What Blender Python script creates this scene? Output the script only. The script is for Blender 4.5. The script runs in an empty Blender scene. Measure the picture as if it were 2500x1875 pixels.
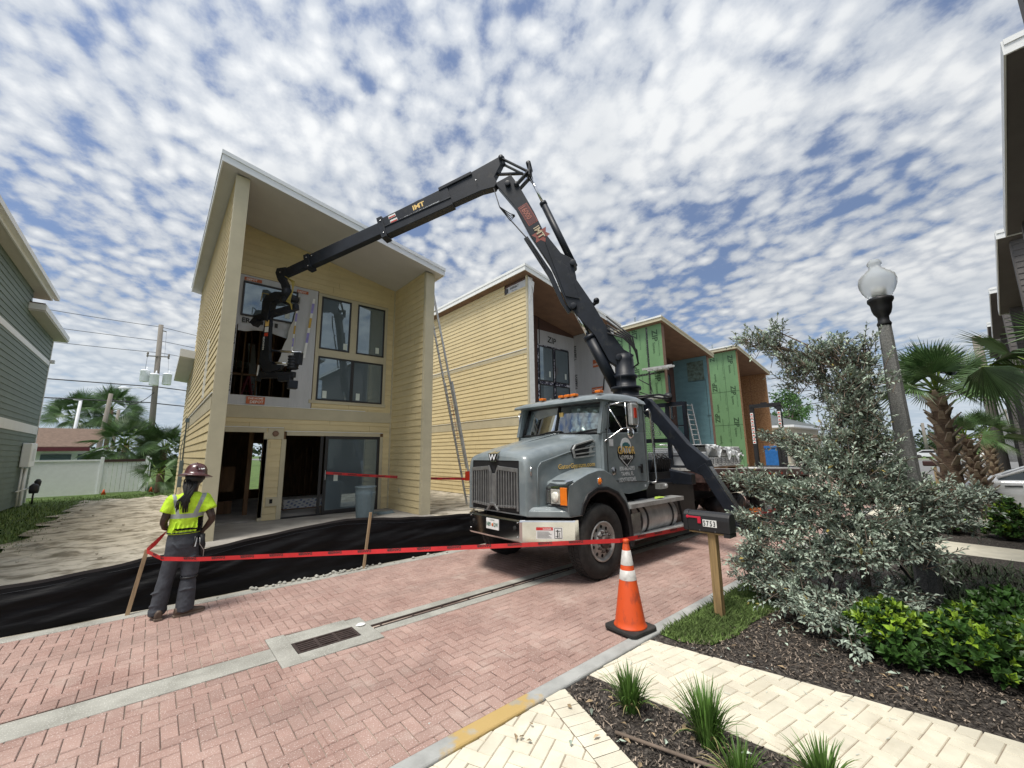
import bpy, bmesh, math, random
from mathutils import Vector, Matrix
random.seed(7)
R = math.radians
SC = bpy.context.scene
COL = SC.collection

# ---------------------------------------------------------------- camera
cam_d = bpy.data.cameras.new('camera'); cam = bpy.data.objects.new('camera', cam_d); COL.objects.link(cam)
SC.camera = cam
cam_d.sensor_width = 36.0; cam_d.lens = 991.7 / 2500 * 36
cam_d.clip_start = 0.05; cam_d.clip_end = 6000
_p, _r, _y = R(9.539), R(-0.740), R(41.161)
_f = Vector((math.sin(_y) * math.cos(_p), math.cos(_y) * math.cos(_p), math.sin(_p)))
_rt0 = Vector((math.cos(_y), -math.sin(_y), 0)); _up0 = _rt0.cross(_f)
_rt = _rt0 * math.cos(_r) + _up0 * math.sin(_r); _up = _up0 * math.cos(_r) - _rt0 * math.sin(_r)
cam.matrix_world = Matrix(((_rt.x, _up.x, -_f.x, 0), (_rt.y, _up.y, -_f.y, 0), (_rt.z, _up.z, -_f.z, 1.9), (0, 0, 0, 1)))

# ---------------------------------------------------------------- sky and sun
SUN_EL, SUN_AZ = R(68), R(258)          # azimuth clockwise from +Y
sun_d = bpy.data.lights.new('sun', 'SUN'); sun = bpy.data.objects.new('sun', sun_d); COL.objects.link(sun)
sun_d.energy = 2.9; sun_d.angle = R(20); sun_d.color = (1.0, 0.95, 0.87)
_sv = Vector((math.sin(SUN_AZ) * math.cos(SUN_EL), math.cos(SUN_AZ) * math.cos(SUN_EL), math.sin(SUN_EL)))
sun.rotation_euler = _sv.to_track_quat('Z', 'Y').to_euler()
W = bpy.data.worlds.new('World'); SC.world = W; W.use_nodes = True
def world():
    nt = W.node_tree; n = nt.nodes; l = nt.links; n.clear()
    def N(t, **k):
        x = n.new(t)
        for a, b in k.items(): setattr(x, a, b)
        return x
    def M(op, a, b=None, c=None, clamp=False):
        x = N('ShaderNodeMath', operation=op); x.use_clamp = clamp
        for i, v in enumerate((a, b, c)):
            if v is None: continue
            if isinstance(v, (int, float)): x.inputs[i].default_value = v
            else: l.new(v, x.inputs[i])
        return x.outputs[0]
    out = N('ShaderNodeOutputWorld'); bg = N('ShaderNodeBackground'); bg.inputs['Strength'].default_value = 0.1
    sky = N('ShaderNodeTexSky', sky_type='NISHITA'); sky.sun_disc = False
    sky.sun_elevation = SUN_EL; sky.sun_rotation = SUN_AZ; sky.air_density = 1.0; sky.dust_density = 1.5; sky.ozone_density = 1.5
    tc = N('ShaderNodeTexCoord'); sp = N('ShaderNodeSeparateXYZ'); l.new(tc.outputs['Generated'], sp.inputs[0])
    z = M('MAXIMUM', sp.outputs['Z'], 0.0)
    k = M('DIVIDE', 1.0, M('ADD', z, 0.20))
    cx = M('MULTIPLY', sp.outputs['X'], k); cy = M('MULTIPLY', sp.outputs['Y'], k)
    # the cloud streets run across the view: stretch the sheet along one compass direction
    A = R(-20)
    u = M('ADD', M('MULTIPLY', cx, math.cos(A)), M('MULTIPLY', cy, math.sin(A)))
    v = M('ADD', M('MULTIPLY', cx, -math.sin(A)), M('MULTIPLY', cy, math.cos(A)))
    cmb = N('ShaderNodeCombineXYZ'); l.new(M('MULTIPLY', u, 1.0), cmb.inputs[0]); l.new(M('MULTIPLY', v, 0.85), cmb.inputs[1])
    P = cmb.outputs[0]
    def noise(scale, det, rough=0.5, dist=0.0, off=None):
        x = N('ShaderNodeTexNoise'); x.inputs['Scale'].default_value = scale; x.inputs['Detail'].default_value = det
        x.inputs['Roughness'].default_value = rough; x.inputs['Distortion'].default_value = dist
        if off:
            a = N('ShaderNodeVectorMath', operation='ADD'); l.new(P, a.inputs[0]); a.inputs[1].default_value = off; l.new(a.outputs[0], x.inputs[0])
        else: l.new(P, x.inputs[0])
        return x.outputs[0]
    def ramp(val, a, b):
        x = N('ShaderNodeMapRange', interpolation_type='SMOOTHSTEP'); l.new(val, x.inputs[0])
        x.inputs[1].default_value = a; x.inputs[2].default_value = b
        return x.outputs[0]
    big = noise(1.25, 3, 0.5, 0.4, (3.1, 1.7, 0)); mid = noise(12.0, 4, 0.58, 0.2); fine = noise(34.0, 4, 0.65, 0.15)
    vo = N('ShaderNodeTexVoronoi', feature='SMOOTH_F1'); vo.inputs['Scale'].default_value = 19.0; vo.inputs['Smoothness'].default_value = 0.6
    wa = N('ShaderNodeTexNoise'); wa.inputs['Scale'].default_value = 4.0; wa.inputs['Detail'].default_value = 2; l.new(P, wa.inputs[0])
    wv = N('ShaderNodeVectorMath', operation='MULTIPLY_ADD'); l.new(wa.outputs[1], wv.inputs[0]); wv.inputs[1].default_value = (0.16, 0.16, 0); l.new(P, wv.inputs[2])
    l.new(wv.outputs[0], vo.inputs[0])
    cell = M('SUBTRACT', 1.0, M('MULTIPLY', vo.outputs[0], 1.15))
    d = M('ADD', M('ADD', M('MULTIPLY', big, 1.25), M('MULTIPLY', mid, 0.60)), M('ADD', M('MULTIPLY', fine, 0.34), M('MULTIPLY', cell, 0.52)))
    cover = M('MULTIPLY_ADD', ramp(d, 0.98, 1.28), 0.82, 0.18)                       # 0 blue gap, 1 cloud
    thick = ramp(d, 1.16, 1.64)                       # bright tops of the cells
    belly = ramp(noise(2.3, 3, 0.5, 0.2, (9.2, 4.4, 0)), 0.42, 0.72)   # greyer banks
    haze = ramp(z, 0.32, 0.0)
    mixc = N('ShaderNodeMixRGB'); mixc.inputs[1].default_value = (4.7, 5.1, 5.75, 1); mixc.inputs[2].default_value = (7.55, 7.7, 7.8, 1); l.new(thick, mixc.inputs[0])
    mixb = N('ShaderNodeMixRGB'); mixb.inputs[2].default_value = (3.9, 4.35, 5.0, 1); l.new(mixc.outputs[0], mixb.inputs[1]); l.new(M('MULTIPLY', belly, 0.42), mixb.inputs[0])
    blue = N('ShaderNodeMixRGB', blend_type='MULTIPLY'); blue.inputs[0].default_value = 1; l.new(sky.outputs[0], blue.inputs[1]); blue.inputs[2].default_value = (0.75, 0.88, 1.08, 1)
    mixs = N('ShaderNodeMixRGB'); l.new(cover, mixs.inputs[0]); l.new(blue.outputs[0], mixs.inputs[1]); l.new(mixb.outputs[0], mixs.inputs[2])
    mixh = N('ShaderNodeMixRGB'); l.new(M('MULTIPLY', haze, 0.72), mixh.inputs[0]); l.new(mixs.outputs[0], mixh.inputs[1]); mixh.inputs[2].default_value = (5.0, 6.0, 7.0, 1)
    vd = N('ShaderNodeVectorMath', operation='DOT_PRODUCT'); l.new(tc.outputs['Generated'], vd.inputs[0]); vd.inputs[1].default_value = tuple(_sv)
    gl = N('ShaderNodeMapRange'); l.new(vd.outputs['Value'], gl.inputs[0]); gl.inputs[1].default_value = 0.0; gl.inputs[2].default_value = 1.0; gl.inputs[3].default_value = 0.76; gl.inputs[4].default_value = 1.12
    sc_ = N('ShaderNodeVectorMath', operation='SCALE'); l.new(mixh.outputs[0], sc_.inputs[0]); l.new(gl.outputs[0], sc_.inputs['Scale'])
    l.new(sc_.outputs[0], bg.inputs['Color']); l.new(bg.outputs[0], out.inputs[0])
world()
SC.view_settings.view_transform = 'Standard'; SC.view_settings.look = 'None'; SC.view_settings.gamma = 1
SC.view_settings.use_curve_mapping = False; SC.view_settings.exposure = 0.46
SC.cycles.max_bounces = 8; SC.cycles.transparent_max_bounces = 12
try: SC.cycles.use_denoising = True
except Exception: pass

# ---------------------------------------------------------------- helpers
ORG = {}
class MB:
    def __init__(s): s.v = []; s.f = []; s.m = []; s.s = []; s.t = []
    def add(s, vs, fs, mi=0, sm=False, tint=0.5):
        o = len(s.v); s.v += [tuple(x) for x in vs]
        for f in fs: s.f.append([o + i for i in f]); s.m.append(mi); s.s.append(sm); s.t.append(tint)
    def box(s, x0, x1, y0, y1, z0, z1, mi=0):
        s.add([(x0,y0,z0),(x1,y0,z0),(x1,y1,z0),(x0,y1,z0),(x0,y0,z1),(x1,y0,z1),(x1,y1,z1),(x0,y1,z1)],
              [(0,3,2,1),(4,5,6,7),(0,1,5,4),(1,2,6,5),(2,3,7,6),(3,0,4,7)], mi)
    def hexa(s, p, mi=0):     # 8 corners: bottom 4 ccw, top 4 ccw
        s.add(p, [(0,3,2,1),(4,5,6,7),(0,1,5,4),(1,2,6,5),(2,3,7,6),(3,0,4,7)], mi)
    def beam(s, p, q, w, h, mi=0, up=(0,0,1), w2=None, h2=None):
        p, q = Vector(p), Vector(q); d = (q - p).normalized(); u = Vector(up)
        a = d.cross(u)
        if a.length < 1e-3: a = d.cross(Vector((1,0,0)))
        a.normalize(); b = a.cross(d).normalized()
        w2 = w if w2 is None else w2; h2 = h if h2 is None else h2
        r = []
        for c, ww, hh in ((p, w, h), (q, w2, h2)):
            r += [c - a*ww/2 - b*hh/2, c + a*ww/2 - b*hh/2, c + a*ww/2 + b*hh/2, c - a*ww/2 + b*hh/2]
        s.add(r, [(0,1,2,3),(7,6,5,4),(0,4,5,1),(1,5,6,2),(2,6,7,3),(3,7,4,0)], mi)
    def tube(s, pts, r, n=8, mi=0, cap=True, sm=True, sq=None):
        pts = [Vector(p) for p in pts]; k = len(pts); rs = r if isinstance(r, (list, tuple)) else [r] * k
        ring = []; ref = None
        for i, p in enumerate(pts):
            d = (pts[min(i+1, k-1)] - pts[max(i-1, 0)]).normalized()
            if ref is None:
                ref = d.cross(Vector((0,0,1)))
                if ref.length < 1e-3: ref = d.cross(Vector((1,0,0)))
            a = (ref - d * ref.dot(d)).normalized(); ref = a; b = d.cross(a)
            q = sq or 1.0
            ring.append([p + (a * math.cos(2*math.pi*j/n) + b * math.sin(2*math.pi*j/n) * q) * rs[i] for j in range(n)])
        vs = [v for rr in ring for v in rr]
        fs = [(i*n+j, i*n+(j+1)%n, (i+1)*n+(j+1)%n, (i+1)*n+j) for i in range(k-1) for j in range(n)]
        if cap: fs += [tuple(range(n))[::-1], tuple((k-1)*n + j for j in range(n))]
        s.add(vs, fs, mi, sm)
    def lathe(s, prof, c=(0,0,0), axis=(0,0,1), n=24, mi=0, sm=True, flute=0.0):
        ax = Vector(axis).normalized(); a = ax.cross(Vector((0,0,1)))
        if a.length < 1e-3: a = Vector((1,0,0))
        a.normalize(); b = ax.cross(a); c = Vector(c)
        vs = []
        for (r, z) in prof:
            for j in range(n):
                rr = r * (1 + (flute if j % 2 else 0)); t = 2*math.pi*j/n
                vs.append(c + ax * z + (a * math.cos(t) + b * math.sin(t)) * rr)
        k = len(prof)
        fs = [(i*n+j, i*n+(j+1)%n, (i+1)*n+(j+1)%n, (i+1)*n+j) for i in range(k-1) for j in range(n)]
        if prof[0] != prof[-1]: fs += [tuple(range(n))[::-1], tuple((k-1)*n + j for j in range(n))]
        s.add(vs, fs, mi, sm)
    def prism(s, poly, o, u, v, depth, mi=0, sm=False):   # poly in (u,v) plane, extruded along depth vector
        o, u, v, d = Vector(o), Vector(u), Vector(v), Vector(depth); n = len(poly)
        a = [o + u*x + v*y for x, y in poly]; b = [p + d for p in a]
        s.add(a + b, [tuple(range(n))[::-1], tuple(range(n, 2*n))] + [(i, (i+1) % n, n+(i+1) % n, n+i) for i in range(n)], mi, sm)
    def loft(s, secs, mi=0, sm=False, closed=False, caps=False):
        n = len(secs[0]); k = len(secs); vs = [p for c in secs for p in c]
        e = n if closed else n - 1
        fs = [(i*n+j, i*n+(j+1) % n, (i+1)*n+(j+1) % n, (i+1)*n+j) for i in range(k-1) for j in range(e)]
        if caps: fs += [tuple(range(n))[::-1], tuple((k-1)*n+j for j in range(n))]
        s.add(vs, fs, mi, sm)
    def quad(s, a, b, c, d, mi=0, sm=False, tint=0.5): s.add([a, b, c, d], [(0,1,2,3)], mi, sm, tint)
    def text(s, txt, o, u, v, h, mi=0, sx=1.0, center=False, bold=0.0, align=None):
        vs, fs, w = text_geo(txt, bold)
        o, u, v = Vector(o), Vector(u).normalized(), Vector(v).normalized(); k = h
        if center: o = o - u * (w * k * sx / 2)
        s.add([o + u * (x * k * sx) + v * (y * k) for x, y in vs], fs, mi)
        return w * k * sx
    def build(s, name, mats, parent=None, bevel=0.0, seg=2, tint=False):
        me = bpy.data.meshes.new(name); o = ORG.get(parent, Vector((0,0,0))) if parent else Vector((0,0,0))
        me.from_pydata([(x-o.x, y-o.y, z-o.z) for x, y, z in s.v], [], s.f)
        if not isinstance(mats, (list, tuple)): mats = [mats]
        for m in mats: me.materials.append(m)
        me.polygons.foreach_set('material_index', s.m); me.polygons.foreach_set('use_smooth', s.s)
        if tint:
            at = me.attributes.new('tint', 'FLOAT', 'FACE'); at.data.foreach_set('value', s.t)
        me.update(); me.validate()
        ob = bpy.data.objects.new(name, me); COL.objects.link(ob)
        if parent: ob.parent = parent
        ORG[ob] = Vector(o)
        if bevel:
            b = ob.modifiers.new('bevel', 'BEVEL'); b.width = bevel; b.segments = seg; b.limit_method = 'ANGLE'; b.angle_limit = R(35)
            b.harden_normals = False
        return ob
    def each(s, name, mats, parent=None, bevel=0.0, tint=False, seg=2):
        par = list(range(len(s.v)))
        def fd(a):
            while par[a] != a: par[a] = par[par[a]]; a = par[a]
            return a
        for f in s.f:
            for i in f[1:]: par[fd(i)] = fd(f[0])
        g = {}
        for k, f in enumerate(s.f): g.setdefault(fd(f[0]), []).append(k)
        out = []
        for ks in g.values():
            q = MB(); mp = {}
            for k in ks:
                for i in s.f[k]:
                    if i not in mp: mp[i] = len(q.v); q.v.append(s.v[i])
                q.f.append([mp[i] for i in s.f[k]]); q.m.append(s.m[k]); q.s.append(s.s[k]); q.t.append(s.t[k])
            out.append(q.build(name, mats, parent, bevel, seg, tint))
        return out
_TG = {}
def text_geo(txt, bold=0.0):
    k = (txt, bold)
    if k in _TG: return _TG[k]
    cu = bpy.data.curves.new('t', 'FONT'); cu.body = txt; cu.size = 1.0; cu.offset = bold; cu.resolution_u = 2
    ob = bpy.data.objects.new('t', cu); COL.objects.link(ob)
    dg = bpy.context.evaluated_depsgraph_get(); me = ob.evaluated_get(dg).to_mesh()
    vs = [(v.co.x, v.co.y) for v in me.vertices]; fs = [tuple(p.vertices) for p in me.polygons]
    ob.evaluated_get(dg).to_mesh_clear(); bpy.data.objects.remove(ob); bpy.data.curves.remove(cu)
    x0 = min(v[0] for v in vs); x1 = max(v[0] for v in vs); vs = [(x - x0, y) for x, y in vs]
    _TG[k] = (vs, fs, x1 - x0); return _TG[k]
def thing(name, label, cat, loc, group=None):
    o = bpy.data.objects.new(name, None); COL.objects.link(o); o.location = loc; o.empty_display_size = 0.2
    ORG[o] = Vector(loc); o['label'] = label; o['category'] = cat
    if group: o['group'] = group
    return o
def tag(o, label, cat, group=None, kind=None):
    o['label'] = label; o['category'] = cat
    if group: o['group'] = group
    if kind: o['kind'] = kind
    return o
def recenter(o, loc):       # put the origin of a parentless mesh at its foot
    loc = Vector(loc); o.data.transform(Matrix.Translation(-loc)); o.location = loc; ORG[o] = loc; return o
def struct(o): o['kind'] = 'structure'; return o
def stuff(o, label=None, cat=None):
    o['kind'] = 'stuff'
    if label: o['label'] = label; o['category'] = cat
    return o

# ---------------------------------------------------------------- materials
def mat(name, col, rough=0.6, metal=0.0, var=0.12, scale=6.0, bump=0.0, bscale=60.0, spec=0.5, coat=0.0, tint=0.0,
        col2=None, stretch=(1,1,1), det=4.0, lo=0.35, hi=0.65, trans=0.0, sub=0.0, speck=None):
    m = bpy.data.materials.new(name); m.use_nodes = True; nt = m.node_tree; n = nt.nodes; l = nt.links
    b = n['Principled BSDF']; b.inputs['Roughness'].default_value = rough; b.inputs['Metallic'].default_value = metal
    b.inputs['Specular IOR Level'].default_value = spec; b.inputs['Coat Weight'].default_value = coat
    tc = n.new('ShaderNodeTexCoord'); mp = n.new('ShaderNodeMapping'); mp.inputs['Scale'].default_value = stretch
    l.new(tc.outputs['Object'], mp.inputs[0])
    ns = n.new('ShaderNodeTexNoise'); ns.inputs['Scale'].default_value = scale; ns.inputs['Detail'].default_value = det
    ns.inputs['Roughness'].default_value = 0.6; l.new(mp.outputs[0], ns.inputs[0])
    rp = n.new('ShaderNodeMapRange'); rp.inputs[1].default_value = lo; rp.inputs[2].default_value = hi; l.new(ns.outputs[0], rp.inputs[0])
    mx = n.new('ShaderNodeMixRGB'); l.new(rp.outputs[0], mx.inputs[0])
    c1 = tuple(c * (1 - var) for c in col); c2 = tuple(min(1, c * (1 + var)) for c in col) if col2 is None else col2
    mx.inputs[1].default_value = (*c1, 1); mx.inputs[2].default_value = (*c2, 1); cur = mx.outputs[0]
    if tint:
        at = n.new('ShaderNodeAttribute'); at.attribute_name = 'tint'
        mr = n.new('ShaderNodeMapRange'); mr.inputs[3].default_value = 1 - tint; mr.inputs[4].default_value = 1 + tint; l.new(at.outputs['Fac'], mr.inputs[0])
        mu = n.new('ShaderNodeVectorMath'); mu.operation = 'SCALE'; l.new(cur, mu.inputs[0]); l.new(mr.outputs[0], mu.inputs['Scale']); cur = mu.outputs[0]
    if speck:
        s2 = n.new('ShaderNodeTexNoise'); s2.inputs['Scale'].default_value = speck[0]; s2.inputs['Detail'].default_value = 1; l.new(tc.outputs['Object'], s2.inputs[0])
        r2 = n.new('ShaderNodeMapRange'); r2.inputs[1].default_value = speck[1]; r2.inputs[2].default_value = speck[1] + 0.06; l.new(s2.outputs[0], r2.inputs[0])
        m2 = n.new('ShaderNodeMixRGB'); l.new(r2.outputs[0], m2.inputs[0]); l.new(cur, m2.inputs[1]); m2.inputs[2].default_value = (*speck[2], 1); cur = m2.outputs[0]
    l.new(cur, b.inputs['Base Color'])
    if bump:
        nb = n.new('ShaderNodeTexNoise'); nb.inputs['Scale'].default_value = bscale; nb.inputs['Detail'].default_value = 3; l.new(mp.outputs[0], nb.inputs[0])
        bp = n.new('ShaderNodeBump'); bp.inputs['Strength'].default_value = bump; bp.inputs['Distance'].default_value = 0.02
        l.new(nb.outputs[0], bp.inputs['Height']); l.new(bp.outputs[0], b.inputs['Normal'])
    if sub: b.inputs['Subsurface Weight'].default_value = sub
    return m
def glass_mat(name, tintc=(0.75, 0.85, 0.83), refl=0.12):
    m = bpy.data.materials.new(name); m.use_nodes = True; nt = m.node_tree; n = nt.nodes; l = nt.links; n.clear()
    o = n.new('ShaderNodeOutputMaterial'); t = n.new('ShaderNodeBsdfTransparent'); g = n.new('ShaderNodeBsdfGlossy'); mx = n.new('ShaderNodeMixShader')
    lw = n.new('ShaderNodeLayerWeight'); lw.inputs[0].default_value = 0.25
    mr = n.new('ShaderNodeMapRange'); mr.inputs[3].default_value = refl; mr.inputs[4].default_value = 0.9; l.new(lw.outputs['Fresnel'], mr.inputs[0])
    t.inputs[0].default_value = (*tintc, 1); g.inputs['Roughness'].default_value = 0.015; g.inputs[0].default_value = (0.9, 0.95, 1, 1)
    l.new(mr.outputs[0], mx.inputs[0]); l.new(t.outputs[0], mx.inputs[1]); l.new(g.outputs[0], mx.inputs[2]); l.new(mx.outputs[0], o.inputs[0])
    return m
M = {}
M['pave'] = mat('red_paver', (0.365, 0.225, 0.188), 0.85, var=0.14, scale=1.6, bump=0.35, bscale=160, tint=0.12, col2=(0.415, 0.28, 0.238), speck=(110, 0.63, (0.66, 0.55, 0.50)))
M['joint'] = mat('joint_sand', (0.24, 0.175, 0.145), 0.95, var=0.3, scale=1.1, col2=(0.52, 0.43, 0.36), lo=0.42, hi=0.62, bump=0.3, bscale=200)
M['cream'] = mat('cream_paver', (0.69, 0.645, 0.52), 0.85, var=0.08, scale=5, bump=0.2, bscale=120, tint=0.10)
M['creamj'] = mat('cream_joint', (0.30, 0.25, 0.19), 0.95, var=0.2, scale=9)
M['conc'] = mat('concrete', (0.33, 0.325, 0.285), 0.85, var=0.2, scale=2.2, bump=0.4, bscale=90, col2=(0.44, 0.435, 0.39), det=9, speck=(100, 0.63, (0.60, 0.59, 0.54)))
M['slab'] = mat('slab_concrete', (0.34, 0.32, 0.29), 0.85, var=0.2, scale=1.4, bump=0.15)
M['iron'] = mat('cast_iron', (0.075, 0.055, 0.05), 0.55, metal=0.4, var=0.3, scale=20, bump=0.2)
M['dark'] = mat('dark_void', (0.012, 0.012, 0.012), 0.9, var=0.1)
M['mulch'] = mat('mulch_soil', (0.045, 0.036, 0.030), 0.95, var=0.4, scale=30, bump=1.0, bscale=90, col2=(0.20, 0.175, 0.15), lo=.45, hi=.75, det=9)
M['chip'] = mat('wood_chip', (0.15, 0.125, 0.105), 0.9, var=0.3, scale=14, tint=0.8, col2=(0.25, 0.20, 0.155))
M['grass'] = mat('lawn', (0.065, 0.115, 0.018), 0.9, var=0.35, scale=1.2, bump=0.9, bscale=30, det=8)
M['blade'] = mat('grass_blade', (0.16, 0.235, 0.07), 0.7, var=0.25, scale=3, tint=0.45)
M['strap'] = mat('strap_leaf', (0.085, 0.17, 0.03), 0.55, var=0.25, scale=9, tint=0.4)
M['asph'] = mat('asphalt', (0.16, 0.16, 0.16), 0.9, var=0.15, scale=2)
M['sid'] = mat('yellow_siding', (0.645, 0.54, 0.315), 0.62, var=0.05, scale=1.5, stretch=(1,1,5), bump=0.06, bscale=25, tint=0.05)
M['trim'] = mat('tan_trim', (0.50, 0.45, 0.32), 0.65, var=0.06, scale=2, bump=0.05)
M['greysoffit'] = mat('taupe_soffit', (0.50, 0.495, 0.48), 0.7, var=0.03, scale=2)
M['fascia'] = mat('white_fascia', (0.72, 0.74, 0.77), 0.5, var=0.03, scale=2)
M['whitef'] = mat('bright_fascia', (0.78, 0.79, 0.78), 0.5, var=0.03, scale=2)
M['frame'] = mat('bronze_frame', (0.025, 0.024, 0.026), 0.45, var=0.1)
M['glass'] = mat('window_glass', (0.20, 0.25, 0.28), 0.015, metal=0.55, var=0.04, scale=0.8)
M['clear'] = glass_mat('clear_glass', (0.55, 0.62, 0.60), 0.16)
M['wrap'] = mat('house_wrap', (0.50, 0.51, 0.53), 0.5, var=0.05, scale=1.5, bump=0.5, bscale=3.2, stretch=(3,3,0.5))
M['wood'] = mat('stud_wood', (0.20, 0.115, 0.06), 0.8, var=0.25, scale=3, stretch=(6,6,0.6))
M['osb'] = mat('osb', (0.30, 0.155, 0.07), 0.85, var=0.25, scale=9, bump=0.1, col2=(0.40, 0.225, 0.11))
M['ply'] = mat('plywood_ceiling', (0.21, 0.13, 0.09), 0.85, var=0.12, scale=2)
M['zip'] = mat('green_sheathing', (0.15, 0.285, 0.135), 0.6, var=0.05, scale=1.2)
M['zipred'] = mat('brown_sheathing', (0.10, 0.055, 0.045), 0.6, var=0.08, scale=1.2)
M['teal'] = mat('teal_wrap', (0.16, 0.30, 0.34), 0.55, var=0.08, scale=1.4, bump=0.5, bscale=3.0, stretch=(2,1,3))
M['ink'] = mat('black_print', (0.03, 0.03, 0.03), 0.6, var=0.1)
M['inkg'] = mat('dark_green_print', (0.03, 0.07, 0.03), 0.6, var=0.1)
M['tape'] = mat('seam_tape', (0.02, 0.022, 0.02), 0.4, var=0.5, scale=14, col2=(0.16, 0.17, 0.17), lo=0.55, hi=0.6)
M['orangep'] = mat('orange_print', (0.50, 0.13, 0.05), 0.6, var=0.1)
M['white'] = mat('white_paint', (0.78, 0.78, 0.76), 0.5, var=0.05)
M['paper'] = mat('paper_label', (0.60, 0.66, 0.62), 0.6, var=0.05)
M['gsid'] = mat('green_siding', (0.125, 0.165, 0.145), 0.6, var=0.06, scale=1.5, tint=0.05)
M['dsid'] = mat('dark_siding', (0.115, 0.105, 0.10), 0.7, var=0.08, scale=1.5, tint=0.05)
M['vinyl'] = mat('white_vinyl', (0.90, 0.93, 0.97), 0.45, var=0.03)
M['black'] = mat('black_fabric', (0.007, 0.007, 0.008), 0.6, spec=0.14, var=0.3, scale=5, bump=0.3, bscale=14, stretch=(0.5, 1, 3))
M['stake'] = mat('stake_wood', (0.34, 0.24, 0.14), 0.8, var=0.2, scale=4, stretch=(8,8,0.8))
M['red'] = mat('red_tape', (0.62, 0.025, 0.03), 0.35, var=0.1)
M['paint'] = mat('grey_truck_paint', (0.185, 0.220, 0.236), 0.36, var=0.10, scale=2.6, coat=0.4, col2=(0.25, 0.285, 0.295), lo=.42, hi=.68, det=9, spec=0.5)
M['hoodtop'] = M['paint']
M['chrome'] = mat('chrome', (0.62, 0.62, 0.62), 0.10, metal=1.0, var=0.12, scale=3)
M['chromed'] = mat('dull_chrome', (0.42, 0.42, 0.42), 0.25, metal=1.0, var=0.2, scale=5)
M['alu'] = mat('aluminium', (0.52, 0.52, 0.51), 0.42, metal=0.5, var=0.18, scale=6)
M['blk'] = mat('black_plastic', (0.014, 0.014, 0.016), 0.5, var=0.2)
M['crane'] = mat('crane_black', (0.010, 0.013, 0.020), 0.46, spec=0.35, var=0.3, scale=3, bump=0.03)
M['rubber'] = mat('tyre_rubber', (0.022, 0.021, 0.020), 0.85, var=0.25, scale=10, bump=0.15)
M['amber'] = mat('amber_lens', (0.80, 0.20, 0.02), 0.15, var=0.1, coat=0.5)
M['lens'] = mat('headlight_lens', (0.70, 0.68, 0.62), 0.12, metal=0.5, var=0.25, scale=30)
M['redl'] = mat('red_lens', (0.55, 0.04, 0.02), 0.2, var=0.1, coat=0.4)
M['gold'] = mat('gold_lettering', (0.85, 0.58, 0.20), 0.5, var=0.1)
M['whl'] = mat('white_lettering', (0.80, 0.82, 0.84), 0.5, var=0.03)
M['orange'] = mat('orange_cone', (0.78, 0.10, 0.02), 0.5, var=0.12, scale=11, det=9, stretch=(1, 1, .5), col2=(0.30, 0.055, 0.03), lo=0.52, hi=0.72)
M['refl'] = mat('reflective_collar', (0.62, 0.60, 0.57), 0.45, var=0.15, scale=14, col2=(0.36, 0.33, 0.31), lo=0.5, hi=0.75)
M['post'] = mat('treated_post', (0.30, 0.20, 0.09), 0.75, var=0.3, scale=2.6, stretch=(14,14,1.0), det=3)
M['can'] = mat('grey_plastic', (0.12, 0.165, 0.19), 0.5, var=0.08)
M['silver'] = mat('silver_leaf', (0.34, 0.405, 0.33), 0.55, var=0.18, scale=3, tint=0.45, spec=0.4)
M['twig'] = mat('twig_bark', (0.17, 0.13, 0.10), 0.85, var=0.25)
M['gleaf'] = mat('glossy_leaf', (0.045, 0.11, 0.02), 0.5, var=0.25, scale=4, tint=0.5)
M['lleaf'] = mat('young_leaf', (0.22, 0.34, 0.03), 0.4, var=0.2, scale=4, tint=0.35)
M['dleaf'] = mat('dark_leaf', (0.035, 0.06, 0.022), 0.6, var=0.3, scale=2, tint=0.5)
M['palm'] = mat('palm_leaf', (0.10, 0.175, 0.065), 0.42, var=0.25, scale=3, tint=0.45)
M['ptrunk'] = mat('palm_trunk', (0.19, 0.13, 0.09), 0.9, var=0.35, scale=9, bump=0.8, bscale=25, stretch=(1,1,4))
M['boot'] = mat('palm_boot', (0.36, 0.29, 0.22), 0.85, var=0.3, scale=10)
M['pole'] = mat('pole_wood', (0.21, 0.19, 0.165), 0.9, var=0.15, scale=3, stretch=(5,5,0.4))
M['lamp'] = mat('aggregate_post', (0.20, 0.20, 0.195), 0.85, var=0.3, scale=60, speck=(90, 0.62, (0.38, 0.37, 0.34)))
M['sand'] = mat('sandy_soil', (0.27, 0.235, 0.17), 0.95, var=0.3, scale=1.5, bump=1.0, bscale=9, det=10, lo=.38, hi=.56, stretch=(1, 1.6, 1), col2=(0.56, 0.51, 0.42))
M['wire'] = mat('wire', (0.05, 0.05, 0.055), 0.7)
M['shingle'] = mat('brown_shingle', (0.14, 0.095, 0.07), 0.9, var=0.25, scale=6, stretch=(1,1,5))

M['bar'] = mat('brushed_bars', (0.30, 0.30, 0.30), 0.34, metal=0.6, var=0.15, scale=8)
M['rimm'] = mat('rim_metal', (0.40, 0.39, 0.37), 0.5, metal=0.3, var=0.2, scale=9)

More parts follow.
